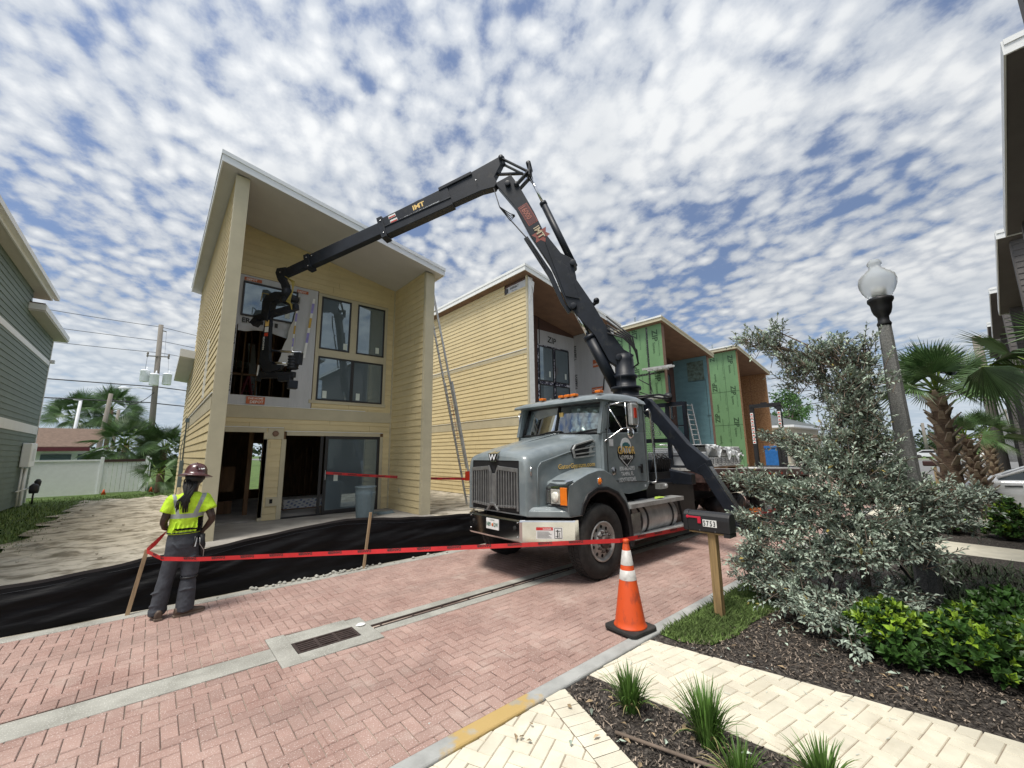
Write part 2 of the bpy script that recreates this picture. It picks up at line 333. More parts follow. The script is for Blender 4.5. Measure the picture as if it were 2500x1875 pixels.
def stain(m, scale, lo, hi, col, fac, stretch=(1, 1, 1)):
    nt = m.node_tree; n = nt.nodes; l = nt.links; b = n['Principled BSDF']; src = b.inputs['Base Color'].links[0].from_socket
    tc = n.new('ShaderNodeTexCoord'); mp = n.new('ShaderNodeMapping'); mp.inputs['Scale'].default_value = stretch; l.new(tc.outputs['Object'], mp.inputs[0])
    ns = n.new('ShaderNodeTexNoise'); ns.inputs['Scale'].default_value = scale; ns.inputs['Detail'].default_value = 8; ns.inputs['Roughness'].default_value = .65; l.new(mp.outputs[0], ns.inputs[0])
    mr = n.new('ShaderNodeMapRange'); mr.inputs[1].default_value = lo; mr.inputs[2].default_value = hi; mr.inputs[4].default_value = fac; l.new(ns.outputs[0], mr.inputs[0])
    mx = n.new('ShaderNodeMixRGB'); l.new(mr.outputs[0], mx.inputs[0]); l.new(src, mx.inputs[1]); mx.inputs[2].default_value = (*col, 1); l.new(mx.outputs[0], b.inputs['Base Color'])
stain(M['pave'], .55, .48, .72, (.20, .15, .13), .55, (.5, 1.4, 1)); stain(M['pave'], 1.7, .56, .72, (.56, .46, .40), .5)
stain(M['conc'], .9, .45, .75, (.20, .19, .17), .5); stain(M['cream'], 2.2, .5, .75, (.42, .36, .26), .35)
stain(M['slab'], .8, .45, .7, (.20, .18, .16), .5); stain(M['sid'], 1.1, .5, .8, (.42, .33, .19), .3, (1, 1, .35)); stain(M['sand'], 3.5, .56, .66, (.13, .12, .07), .7, (1, 1.8, 1))
stain(M['rubber'], 3, .5, .7, (.07, .065, .058), .6); stain(M['paint'], 7, .56, .7, (.26, .27, .26), .35); stain(M['crane'], 5, .58, .7, (.05, .048, .044), .6)
# ================================================================ the setting
def sheet(name, poly, z, m, th=None):
    mb = MB(); mb.add([(x, y, z) for x, y in poly], [tuple(range(len(poly)))]); return struct(mb.build(name, m))
def clip_poly(poly, a, b, c):         # keep a*x+b*y<=c
    out = []
    for i in range(len(poly)):
        p, q = poly[i], poly[(i+1) % len(poly)]; dp = a*p[0]+b*p[1]-c; dq = a*q[0]+b*q[1]-c
        if dp <= 0: out.append(p)
        if dp * dq < 0: t = dp/(dp-dq); out.append((p[0]+(q[0]-p[0])*t, p[1]+(q[1]-p[1])*t))
    return out
def convex_clip(poly, hull):          # hull ccw
    for i in range(len(hull)):
        p, q = hull[i], hull[(i+1) % len(hull)]; a, b = q[1]-p[1], -(q[0]-p[0])
        poly = clip_poly(poly, a, b, a*p[0]+b*p[1])
        if len(poly) < 3: return []
    return poly
def area(p): return 0.5*sum(p[i][0]*p[(i+1) % len(p)][1]-p[(i+1) % len(p)][0]*p[i][1] for i in range(len(p)))
def herringbone(mb, hull, w, rot=0.0, org=(0, 0), gap=0.004, z=0.0, ch=0.005, jig=0.0012, bevel=True, seed=1):
    rd = random.Random(seed); c, s = math.cos(rot), math.sin(rot)
    loc = [((x-org[0])*c+(y-org[1])*s, -(x-org[0])*s+(y-org[1])*c) for x, y in hull]
    x0 = int(min(p[0] for p in loc)/w)-3; x1 = int(max(p[0] for p in loc)/w)+3
    y0 = int(min(p[1] for p in loc)/w)-3; y1 = int(max(p[1] for p in loc)/w)+3
    for i in range(x0, x1):
        for j in range(y0, y1):
            k = (i-j) % 4
            if k == 0: r = (i, j, i+2, j+1)
            elif k == 3: r = (i, j, i+1, j+2)
            else: continue
            g = gap/2 + rd.random()*0.0012
            a, b, cc, d = r[0]*w+g, r[1]*w+g, r[2]*w-g, r[3]*w-g
            poly = [(a, b), (cc, b), (cc, d), (a, d)]
            poly = convex_clip(poly, loc)
            if len(poly) < 3 or abs(area(poly)) < w*w*0.08: continue
            zz = z + rd.uniform(-jig, jig); t = min(1, max(0, rd.gauss(0.5, 0.2)))
            if rd.random() < 0.035: t = 0.02
            n = len(poly); mx = sum(p[0] for p in poly)/n; my = sum(p[1] for p in poly)/n
            def wld(p, zv): return (org[0]+p[0]*c-p[1]*s, org[1]+p[0]*s+p[1]*c, zv)
            if bevel:
                inn = []
                for px, py in poly:
                    dx, dy = mx-px, my-py; L = math.hypot(dx, dy); inn.append((px+math.copysign(min(ch, abs(dx)*.5), dx), py+math.copysign(min(ch, abs(dy)*.5), dy)))
                tx, ty = rd.uniform(-.004, .004), rd.uniform(-.004, .004)
                mb.add([wld(p, zz+(p[0]-mx)*tx*4+(p[1]-my)*ty*4) for p in inn] + [wld(p, zz-0.006) for p in poly],
                       [tuple(range(n))] + [(n+q, n+(q+1) % n, (q+1) % n, q) for q in range(n)], 0, False, t)
            else: mb.add([wld(p, zz) for p in poly], [tuple(range(n))], 0, False, t)

sheet('ground', [(-900, -900), (1500, -900), (1500, 1500), (-900, 1500)], -0.06, M['grass'])
sheet('road_bed', [(-12, 2.6), (33, 2.6), (33, 7.05), (-12, 7.05)], -0.012, M['joint'])
mb = MB()
X0, X1 = 1.07, 2.03
herr = [[(-3, 2.66), (X0, 2.66), (X0, 4.63), (-3, 4.67)], [(X0, 2.66), (X1, 2.66), (X1, 4.39), (X0, 4.44)], [(X1, 2.66), (11, 2.66), (11, 4.52), (X1, 4.54)],
        [(-3, 5.03), (X0, 4.95), (X0, 7.0), (-3, 7.0)], [(X0, 5.22), (X1, 5.14), (X1, 7.0), (X0, 7.0)], [(X1, 4.95), (11, 4.93), (11, 7.0), (X1, 7.0)]]
for k, h in enumerate(herr): herringbone(mb, h, 0.1, 0.0, (0.031, 0.02), seed=k+3)
for k, h in enumerate([[(11, 2.66), (33, 2.66), (33, 4.52), (11, 4.52)], [(11, 4.93), (33, 4.93), (33, 7.0), (11, 7.0)]]):
    herringbone(mb, h, 0.1, 0.0, (0.031, 0.02), seed=k+20, bevel=False)
struct(mb.build('road', M['pave'], tint=True))
# concrete bands of the road: gutter strip, drain channel, apron, flush kerbs
mb = MB()
mb.hexa([(-12, 4.67, -.02), (X0, 4.645, -.02), (X0, 4.935, -.02), (-12, 5.03, -.02), (-12, 4.67, .001), (X0, 4.645, .001), (X0, 4.935, .001), (-12, 5.03, .001)])
gx0, gx1, gy0, gy1 = 1.25, 1.865, 4.62, 4.905
for b in ((X0+.003, gx0, 4.42, 5.2), (gx1, X1, 4.42, 5.12), (gx0, gx1, 4.42, gy0), (gx0, gx1, gy1, 5.16)): mb.box(b[0], b[1], b[2], b[3], -.05, .003)
o = struct(mb.build('gutter', M['conc'], bevel=.004))
mb = MB()
mb.box(X1+.004, 33, 4.545, 4.69, -.05, .002); mb.box(X1+.004, 33, 4.80, 4.945, -.05, .002)
struct(mb.build('drain_channel', M['conc'], bevel=.006))
mb = MB(); mb.box(X1+.01, 33, 4.69, 4.80, -.12, -.045); struct(mb.build('channel_bottom', M['dark']))
mb = MB()
mb.box(X1+.01, 33, 4.69, 4.712, -.045, .004); mb.box(X1+.01, 33, 4.778, 4.80, -.045, .004)
for i in range(48): mb.box(X1+.4*i+.1, X1+.4*i+.112, 4.712, 4.778, -.03, .0)
struct(mb.build('slot_drain', M['iron']))
g = thing('drain_grate', 'rusty brown cast iron drain grate with three columns of slots set in the concrete', 'drain grate', (1.55, 4.76, 0))
mb = MB()
cols = [gx0+.03+i*(gx1-gx0-.06)/3 for i in range(4)]
mb.box(gx0+.004, gx0+.03, gy0+.004, gy1-.004, -.03, .006); mb.box(gx1-.03, gx1-.004, gy0+.004, gy1-.004, -.03, .006)
mb.box(gx0+.03, gx1-.03, gy0+.004, gy0+.03, -.03, .006); mb.box(gx0+.03, gx1-.03, gy1-.03, gy1-.004, -.03, .006)
for i in (1, 2): mb.box(cols[i]-.013, cols[i]+.013, gy0+.03, gy1-.03, -.03, .006)
for i in range(3):
    a = cols[i]+(.013 if i else 0); b = cols[i+1]-(.013 if i < 2 else 0)
    for k in range(1, 5):
        y = gy0+.03+k*(gy1-gy0-.06)/5; mb.box(a, b, y-.011, y+.011, -.03, .005)
mb.build('grate', M['iron'], g, bevel=.003)
mb = MB(); mb.box(gx0, gx1, gy0, gy1, -.3, -.2); mb.build('sump', M['dark'], g)
mb = MB(); mb.box(-14, 33, 7.0, 7.18, -.1, .006); struct(mb.build('kerb_far', M['conc'], bevel=.01))
kc = mat('kerb_concrete', (0.36, 0.365, 0.35), 0.85, var=0.15, scale=4, bump=0.3, bscale=90)
nt = kc.node_tree; n = nt.nodes; l = nt.links; bs = n['Principled BSDF']; src = bs.inputs['Base Color'].links[0].from_socket
tc = n.new('ShaderNodeTexCoord'); sx = n.new('ShaderNodeSeparateXYZ'); l.new(tc.outputs['Object'], sx.inputs[0])
w1 = n.new('ShaderNodeMath'); w1.operation = 'SUBTRACT'; l.new(sx.outputs[0], w1.inputs[0]); w1.inputs[1].default_value = 2.05
w2 = n.new('ShaderNodeMath'); w2.operation = 'ABSOLUTE'; l.new(w1.outputs[0], w2.inputs[0])
ns = n.new('ShaderNodeTexNoise'); ns.inputs['Scale'].default_value = 9; ns.inputs['Detail'].default_value = 5; l.new(tc.outputs['Object'], ns.inputs[0])
w3 = n.new('ShaderNodeMath'); w3.operation = 'MULTIPLY_ADD'; l.new(ns.outputs[0], w3.inputs[0]); w3.inputs[1].default_value = 0.8; w3.inputs[2].default_value = -.09
w4 = n.new('ShaderNodeMath'); w4.operation = 'SUBTRACT'; l.new(w3.outputs[0], w4.inputs[0]); l.new(w2.outputs[0], w4.inputs[1])
w5 = n.new('ShaderNodeMapRange'); l.new(w4.outputs[0], w5.inputs[0]); w5.inputs[1].default_value = -.10; w5.inputs[2].default_value = .05; w5.inputs[4].default_value = .85
mx = n.new('ShaderNodeMixRGB'); l.new(w5.outputs[0], mx.inputs[0]); l.new(src, mx.inputs[1]); mx.inputs[2].default_value = (0.50, 0.33, 0.09, 1); l.new(mx.outputs[0], bs.inputs['Base Color'])
mb = MB(); mb.box(-14, 33, 2.51, 2.655, -.1, .014); struct(mb.build('kerb_near', kc, bevel=.02, seg=3))

# cream paths and planting beds on the near side
path1 = [(3.03, 2.5), (3.44, -1.2), (4.64, -1.0), (4.005, 2.5)]
patio = [(-2.0, -2.0), (1.30, -1.5), (2.715, 2.5), (-2.0, 2.5)]
sheet('path_bed', path1, -.006, M['creamj'])
sheet('patio_bed', patio, -.006, M['creamj'])
mb = MB(); herringbone(mb, path1, 0.106, R(-9), (3.1, 2.4), seed=51, ch=.004, gap=.004); struct(mb.build('path', M['cream'], tint=True))
def along(p, q, t): return (p[0]+(q[0]-p[0])*t, p[1]+(q[1]-p[1])*t)
def border(mb, hull, w, side):      # soldier course along one edge (i -> i+1), returns inner hull
    p, q = hull[side], hull[(side+1) % 4]; L = math.dist(p, q); d = ((q[0]-p[0])/L, (q[1]-p[1])/L); nrm = (-d[1], d[0])
    k = int(L/.106); rd = random.Random(5)
    for i in range(k):
        a, b = i*.106+.002, (i+1)*.106-.002
        P = [(p[0]+d[0]*t+nrm[0]*s, p[1]+d[1]*t+nrm[1]*s) for t, s in ((a, .002), (b, .002), (b, w-.003), (a, w-.003))]
        mb.add([(x, y, rd.uniform(-.001, .001)) for x, y in P] , [(0, 1, 2, 3)], 0, False, min(1, max(0, rd.gauss(.5, .2))))
    return nrm
mb = MB(); nr = border(mb, patio, .21, 1)
p, q = patio[1], patio[2]; inner = clip_poly(patio, -nr[0], -nr[1], -(nr[0]*(p[0]+nr[0]*.213)+nr[1]*(p[1]+nr[1]*.213)))
inner = inner if area(inner) > 0 else inner[::-1]
herringbone(mb, inner, 0.106, R(24), (1.1, 1.3), seed=52, ch=.004); struct(mb.build('patio', M['cream'], tint=True))

bedA = [(2.72, 2.5), (1.31, -1.5), (3.47, -1.5), (3.025, 2.5)]
sheet('mulch_bed', bedA, -.004, M['mulch'])
bedB = [(4.01, 2.5), (4.70, -1.5), (11.0, -1.2), (11.2, 2.5)]
sheet('shrub_bed', bedB, -.004, M['mulch'])
sheet('lot_ground', [(11.0, -1.2), (12.2, -1.2), (12.6, 2.5), (11.2, 2.5)], -.003, M['cream'])
sheet('far_bed', [(12.2, -1.3), (15.2, -1.3), (15.6, 2.5), (12.6, 2.5)], -.004, M['mulch'])
sheet('driveway', [(15.2, -1.3), (22.5, -1.3), (22.5, 2.5), (15.6, 2.5)], -.003, M['cream'])
sheet('lawn', [(22.5, -1.3), (33, -1.3), (33, 2.5), (22.5, 2.5)], -.004, M['grass'])
def chips(name, hull, n, seed, lo=.012, hi=.05):
    rd = random.Random(seed); mb = MB(); x0 = min(p[0] for p in hull); x1 = max(p[0] for p in hull); y0 = min(p[1] for p in hull); y1 = max(p[1] for p in hull); k = 0
    while k < n:
        x, y = rd.uniform(x0, x1), rd.uniform(y0, y1)
        if not convex_clip([(x, y), (x+.001, y), (x, y+.001)], hull): continue
        k += 1; L = rd.uniform(lo, hi)*.8; w = rd.uniform(.0015, .006); a = rd.gauss(0.5, 0.8); t = rd.gauss(0, .35); z = rd.uniform(.0, .016)
        d = Vector((math.cos(a)*math.cos(t), math.sin(a)*math.cos(t), math.sin(t)))*L/2; s = Vector((-math.sin(a), math.cos(a), rd.uniform(-.6, .6)))*w
        c = Vector((x, y, z+abs(d.z))); ti = rd.random()**2.2*1.5
        if rd.random() < .012: ti = 3.5
        mb.quad(c-d-s, c+d-s*.5, c+d+s*.5, c-d+s, 0, False, ti)
        mb.quad(c-d+s, c+d+s*.5, c+d*.9+Vector((0, 0, -.006)), c-d*.9+Vector((0, 0, -.006)), 0, False, ti*.6)
    return mb.build(name, M['chip'], tint=True)
o = chips('mulch_chips', [(2.69, 2.46), (1.40, -1.3), (3.42, -1.3), (2.99, 2.46)], 9000, 1); stuff(o, 'loose dark wood mulch in the strip between the two cream paths', 'mulch')
o = chips('mulch_chips', [(4.06, 2.3), (4.66, -.9), (7.2, -.9), (7.2, 2.4)], 15000, 2); stuff(o, 'loose dark wood mulch around the silver shrub and green bushes', 'mulch')

# grass patch round the mailbox post
gp = [(4.19, 2.49), (4.17, 2.26), (4.33, 2.02), (4.75, 1.93), (5.2, 1.95), (5.9, 1.86), (6.9, 2.0), (7.4, 2.49)]
mbg = MB(); mbg.add([(x, y, .004) for x, y in gp], [tuple(range(len(gp)))]); struct(mbg.build('turf_strip', M['grass']))
def in_poly(x, y, P):
    c = False
    for i in range(len(P)):
        a, b = P[i], P[i-1]
        if (a[1] > y) != (b[1] > y) and x < (b[0]-a[0])*(y-a[1])/(b[1]-a[1])+a[0]: c = not c
    return c
rd = random.Random(3); mb = MB(); k = 0
while k < 9000:
    x, y = rd.uniform(4.1, 7.4), rd.uniform(1.8, 2.52)
    if not in_poly(x, y, gp): continue
    k += 1; h = rd.uniform(.025, .075); a = rd.uniform(0, 6.28); w = rd.uniform(.0025, .006); ln = rd.uniform(.2, 1.1)*h
    b = Vector((x, y, 0)); sd = Vector((math.cos(a), math.sin(a), 0))*w; dr = Vector((-math.sin(a), math.cos(a), 0))*ln
    t = b+dr+Vector((0, 0, h)); m = b+dr*.35+Vector((0, 0, h*.6)); ti = rd.random()
    mb.add([b-sd, b+sd, m+sd*.8, t, m-sd*.8], [(0, 1, 2, 3, 4)], 0, False, ti)
stuff(mb.build('turf_blades', M['blade'], tint=True), 'short green turf around the foot of the mailbox post', 'grass')

# building lots on the far side
sandp = [(-14, 7.18), (33, 7.18), (60, 7.18), (60, 40), (11.5, 40), (11.5, 28), (7.5, 26.5), (1.2, 26.2), (-2.0, 26), (-2.2, 20), (-2.25, 15), (-2.4, 12.8), (-3.2, 11), (-14, 9.5)]
mb = MB()
def wob(p): 
    out = []
    for i in range(len(p)):
        a, b = p[i], p[(i+1) % len(p)]; k = max(1, int(min(60, math.dist(a, b)/.5)))
        far = (abs(a[0]) > 13 and abs(b[0]) > 13) or a[1] < 7.3 and b[1] < 7.3
        for j in range(k):
            t = j/k; x = a[0]+(b[0]-a[0])*t; y = a[1]+(b[1]-a[1])*t
            if not far: x += .22*math.sin(3.1*y+x)+.12*math.sin(7.3*y); y += .22*math.sin(2.3*x)
            out.append((x, y))
    return out
wp = wob(sandp); mb.add([(x, y, -.004) for x, y in wp], [tuple(range(len(wp)))]); struct(mb.build('sandy_lot', M['sand']))
# low relief of the sand: real humps beside the house
rd = random.Random(12); mb = MB()
nx, ny = 70, 150
hm = {}
import mathutils.noise as mn
for i in range(nx+1):
    for j in range(ny+1):
        x = -3.0+i*.057; y = 7.2+j*.13
        e = min(1, max(0, (x+2.2+.25*math.sin(3.1*y))/.5)) if y > 12 else 1
        e *= min(1, max(0, (.85-x)/.2)); e = min(e, max(0, (y-7.2)/.3), 1)
        hgt = .09*mn.fractal(Vector((x*1.1, y*.9, 0)), .8, 2.2, 5)+.035
        hm[i, j] = (x, y, -.09+min(1, e*1.4)*(hgt+.06))
fs = [(i*(ny+1)+j, (i+1)*(ny+1)+j, (i+1)*(ny+1)+j+1, i*(ny+1)+j+1) for i in range(nx) for j in range(ny)]
mb.add([hm[i, j] for i in range(nx+1) for j in range(ny+1)], fs, 0, True); struct(mb.build('sand_relief', M['sand']))
mb = MB()
for i in range(26):
    x, y = rd.uniform(-2, .6), rd.uniform(9, 22); s = rd.uniform(.01, .05)
    mb.lathe([(0, 0), (s, s*.3), (s*.8, s), (0, s*1.2)], (x, y, .0), n=6, sm=False)
stuff(mb.build('clods', M['sand']), 'scattered clods of sand and soil on the bare ground left of the yellow house', 'rubble')
# lawn blades along the left lot
mb = MB(); k = 0
while k < 16000:
    y = 9.5+20.5*rd.random()**1.2; x = rd.uniform(-8.5, -1.6 if y < 25.5 else 2)
    edge = -2.2+.25*math.sin(3.1*y)
    if y < 25.6 and x > edge+.35*abs(rd.gauss(0, 1)): continue
    if y < 12.5 and x > -2.6-(12.5-y)*.8: continue
    k += 1; h = rd.uniform(.05, .12); a = rd.uniform(0, 6.28); w = .016
    b = Vector((x, y, -.06)); sd = Vector((math.cos(a), math.sin(a), 0))*w; dr = Vector((-math.sin(a), math.cos(a), 0))*h*rd.uniform(0, .8)
    mb.add([b-sd, b+sd, b+dr+Vector((0, 0, h))], [(0, 1, 2)], 0, False, rd.random()*.8)
stuff(mb.build('lawn_blades', M['blade'], tint=True), 'uneven lawn beside the green neighbouring house', 'grass')
# distance: cross street, verge, far kerb
sheet('cross_street', [(33, -200), (80, -200), (95, 300), (33, 300)], -.02, M['asph'])
sheet('street_verge', [(84, -200), (89, -200), (104, 300), (99, 300)], -.01, M['conc'])
# ================================================================ houses
def rects_minus(r, holes):
    out = [r]
    for h in holes:
        nxt = []
        for a in out:
            u0, u1, z0, z1 = a; h0, h1, k0, k1 = h
            if h1 <= u0 or h0 >= u1 or k1 <= z0 or k0 >= z1: nxt.append(a); continue
            if z0 < k0: nxt.append((u0, u1, z0, k0))
            if k1 < z1: nxt.append((u0, u1, k1, z1))
            a0, a1 = max(z0, k0), min(z1, k1)
            if u0 < h0: nxt.append((u0, h0, a0, a1))
            if h1 < u1: nxt.append((h1, u1, a0, a1))
        out = nxt
    return out
def wall(mb, o, u, nrm, hull, holes=(), pitch=.19, lap=.02, z0=0.0, mi=0, seed=1):
    """boards lapped over each other; hull is a ccw polygon in (u, z)"""
    rd = random.Random(seed); o, u, nr = Vector(o), Vector(u), Vector(nrm); zz = Vector((0, 0, 1))
    zmin = min(p[1] for p in hull); zmax = max(p[1] for p in hull); ua = min(p[0] for p in hull); ub = max(p[0] for p in hull)
    k = math.floor((zmin-z0)/pitch); flip = (u.cross(zz)).dot(nr) < 0
    while z0+k*pitch < zmax:
        za, zb = z0+k*pitch, z0+(k+1)*pitch; t = min(1, max(0, rd.gauss(.5, .25)))
        rs = rects_minus((ua, ub, max(za, zmin), min(zb, zmax)), holes)
        if lap > 0:       # boards are at most 3.6 m long and butt together
            r2 = []; off = rd.uniform(0, 3.6)
            for (a, b, c, d) in rs:
                x = ua-3.6+off; cuts = []
                while x < b:
                    if x > a+.1 and x < b-.1: cuts.append(x)
                    x += 3.6
                p_ = a
                for x in cuts: r2.append((p_, x-.003, c, d)); p_ = x+.003
                r2.append((p_, b, c, d))
            rs = r2
        for (a, b, c, d) in rs:
            t = min(1, max(0, t+rd.gauss(0, .12)))
            poly = convex_clip([(a, c), (b, c), (b, d), (a, d)], hull)
            if len(poly) < 3: continue
            P = [o+u*x+zz*z+nr*(lap*(1-(z-za)/pitch)+.001) for x, z in poly]
            f = tuple(range(len(P))); mb.add(P, [f[::-1] if flip else f], mi, False, t)
            if lap > 0 and abs(c-za) < 1e-4:
                lo = [p for p in poly if abs(p[1]-c) < 1e-4]
                if len(lo) >= 2:
                    x0, x1 = min(p[0] for p in lo), max(p[0] for p in lo)
                    q = [o+u*x0+zz*c+nr*(lap+.001), o+u*x1+zz*c+nr*(lap+.001), o+u*x1+zz*c-nr*.004, o+u*x0+zz*c-nr*.004]
                    mb.add(q, [(0, 1, 2, 3) if flip else (3, 2, 1, 0)], mi, False, t)
        k += 1
def bands(mb, o, u, nrm, spans, z0, z1, th=.03, mi=0):
    o, u, nr = Vector(o), Vector(u), Vector(nrm); zz = Vector((0, 0, 1))
    for a, b in spans: mb.prism([(a, z0), (b, z0), (b, z1), (a, z1)], o, u, zz, nr*th, mi)
def frame_bars(mb, x0, x1, z0, z1, y, w, d, mi=0, dirn=-1):     # in XZ plane at y, projecting towards dirn*y
    ya, yb = sorted((y, y+dirn*d))
    mb.box(x0, x1, ya, yb, z0, z0+w, mi); mb.box(x0, x1, ya, yb, z1-w, z1, mi)
    mb.box(x0, x0+w, ya, yb, z0+w, z1-w, mi); mb.box(x1-w, x1, ya, yb, z0+w, z1-w, mi)
def window(par, x0, x1, z0, z1, y, w=.055, sticker=None, d=.05, dirn=-1, glass='glass', name='window'):
    mb = MB(); frame_bars(mb, x0, x1, z0, z1, y, w, d, 0, dirn); f = mb.build(name, M['frame'], par, bevel=.006)
    mb = MB(); yy = y+dirn*d*.35; mb.box(x0+w, x1-w, min(yy, yy+.006), max(yy, yy+.006), z0+w, z1-w); mb.build('pane', M[glass], f)
    if sticker:
        mb = MB(); sx, sz, sw, sh = sticker; ys = yy+dirn*.009; mb.box(sx, sx+sw, min(ys, ys+.002), max(ys, ys+.002), sz, sz+sh); mb.build('paper_sticker', M['paper'], f)
    return f

ROOFS = {}
def roof(par, x0, x1, zl, zr, mats, y0=11.45, y1=22.3, zx0=None, th=.25, sgn=1, mid=None):
    """single slope roof; zl, zr = underside heights at x0 and x1; sgn -1 mirrors it for the row across the road"""
    mt, ms, mf = mats; zb = lambda x: zl+(zr-zl)*(x-x0)/(x1-x0)
    Y = (lambda y: y) if sgn > 0 else (lambda y: y)
    a, b = (y0, y1)
    mb = MB(); mb.hexa([(x0+.03, a+.03, zb(x0)+.02), (x1-.03, a+.03, zb(x1)+.02), (x1-.03, b, zb(x1)+.02), (x0+.03, b, zb(x0)+.02),
             (x0+.03, a+.03, zb(x0)+th-.01), (x1-.03, a+.03, zb(x1)+th-.01), (x1-.03, b, zb(x1)+th-.01), (x0+.03, b, zb(x0)+th-.01)])
    r = mb.build('roof', mt, par)
    mb = MB(); e = .02
    mb.quad((x0+e, a+e, zb(x0)+.004), (x0+e, b, zb(x0)+.004), (x1-e, b, zb(x1)+.004), (x1-e, a+e, zb(x1)+.004)); mb.build('soffit', ms, r)
    mb = MB()
    def bar(xa, xb, ya, yb, lo, hi, pr):
        mb.hexa([(xa, ya, zb(xa)+lo), (xb, ya, zb(xb)+lo), (xb, yb, zb(xb)+lo), (xa, yb, zb(xa)+lo), (xa, ya, zb(xa)+hi), (xb, ya, zb(xb)+hi), (xb, yb, zb(xb)+hi), (xa, yb, zb(xa)+hi)])
    for lo, hi, p in ((-.015, th*.66, .0), (th*.66, th+.02, .022)):
        bar(x0-p, x1+p, a-p, a+.03, lo, hi, p)
        bar(x0-p, x0+.03, a+.03, b, lo, hi, p); bar(x1-.03, x1+p, a+.03, b, lo, hi, p)
    mb.build('fascia', mf, r)
    return r

# ---------------------------------------------------------------- yellow house in front
H1 = thing('house', 'yellow lap sided house under construction with a wrapped upper opening that the crane reaches into', 'house', (1.07, 11.7, 0))
zb1 = lambda x: 9.08-.1876*(x-.93)
xa, xb, xc, xd, YF, YW, YB = .93, 1.21, 6.41, 6.71, 11.7, 14.1, 22.0
# left side wall
mb = MB(); wall(mb, (xa, YF+.02, 0), (0, 1, 0), (-1, 0, 0), [(0, .02), (YB-YF, .02), (YB-YF, zb1(xa)), (0, zb1(xa))], [(0, 20, 3.0, 3.36)], pitch=.205, z0=.02, seed=2)
s = mb.build('side_wall', M['sid'], H1, tint=True)
mb = MB(); bands(mb, (xa, YF+.02, 0), (0, 1, 0), (-1, 0, 0), [(0, YB-YF)], 3.0, 3.36, .022); mb.build('belly_band', M['trim'], s)
mb = MB(); bands(mb, (xa, YF+.02, 0), (0, 1, 0), (-1, 0, 0), [(0, YB-YF)], 3.362, 3.385, .045); mb.build('flashing', M['whitef'], s)
mb = MB()
mb.box(xa-.02, xb, YF-.025, YF+.02, 0, zb1(xb)); mb.box(xa-.022, xa+.01, YF+.02, YF+.10, 0, zb1(xa)-.01)
mb.build('corner_board', M['trim'], H1, bevel=.004)
mb = MB(); mb.box(xc, xd+.02, YF-.025, YF+.02, 0, zb1(xd)); mb.box(xc-.012, xc+.01, YF+.02, YF+.10, 0, zb1(xd)); mb.build('corner_board', M['trim'], H1, bevel=.004)
# wing walls (cores and inner faces)
mb = MB(); mb.box(xa+.005, xb-.02, YF+.02, YB, 0, zb1(xb)-.01, 1); wall(mb, (xb-.02, YF+.02, 0), (0, 1, 0), (1, 0, 0), [(0, .02), (YW-YF, .02), (YW-YF, zb1(xb)), (0, zb1(xb))], pitch=.215, seed=5)
mb.build('wing_wall', [M['sid'], M['wood']], H1, tint=True)
mb = MB(); mb.box(xc+.02, xd-.02, YF+.02, YB, 0, zb1(xd)-.01, 1)
wall(mb, (xc+.02, YF+.10, 0), (0, 1, 0), (-1, 0, 0), [(0, .02), (YW-YF-.1, .02), (YW-YF-.1, zb1(xc)), (0, zb1(xc))], pitch=.215, seed=6)
wall(mb, (xd-.02, YF+.02, 0), (0, 1, 0), (1, 0, 0), [(0, .02), (YB-YF, .02), (YB-YF, zb1(xd)), (0, zb1(xd))], pitch=.205, seed=7)
wr = mb.build('wing_wall', [M['sid'], M['wood']], H1, tint=True)
mb = MB(); mb.box(xc-.012, xc-.004, YW-.95, YW-.83, .60, .74); mb.build('outlet_box', M['trim'], wr)
mb = MB(); mb.box(xc-.03, xc+.01, YW-.055, YW-.01, 0, zb1(xc)-.02); mb.build('corner_trim', M['trim'], H1)
# facade
hull = [(xb-.02, .02), (xc+.02, .02), (xc+.02, zb1(xc)), (xb-.02, zb1(xb))]
holes = [(1.2, 3.70, 3.36, 7.36), (3.68, 6.15, 3.55, 7.32), (1.2, 2.50, 0, 2.72), (2.96, 6.15, 0, 2.62), (xb, xc, 3.0, 3.36)]
mb = MB(); wall(mb, (0, YW, 0), (1, 0, 0), (0, -1, 0), hull, holes, pitch=.19, z0=.02, seed=9)
fac = mb.build('facade', M['sid'], H1, tint=True)
mb = MB(); bands(mb, (0, YW, 0), (1, 0, 0), (0, -1, 0), [(xb, xc)], 3.0, 3.36, .03); mb.build('belly_band', M['trim'], fac)
mb = MB(); mb.box(xb, 5.45, YW-.05, YW, 3.362, 3.38); mb.box(1.3, 2.95, YW-.05, YW, 2.722, 2.74); mb.box(3.0, 6.12, YW-.05, YW, 2.622, 2.64)
mb.build('flashing', M['whitef'], fac)
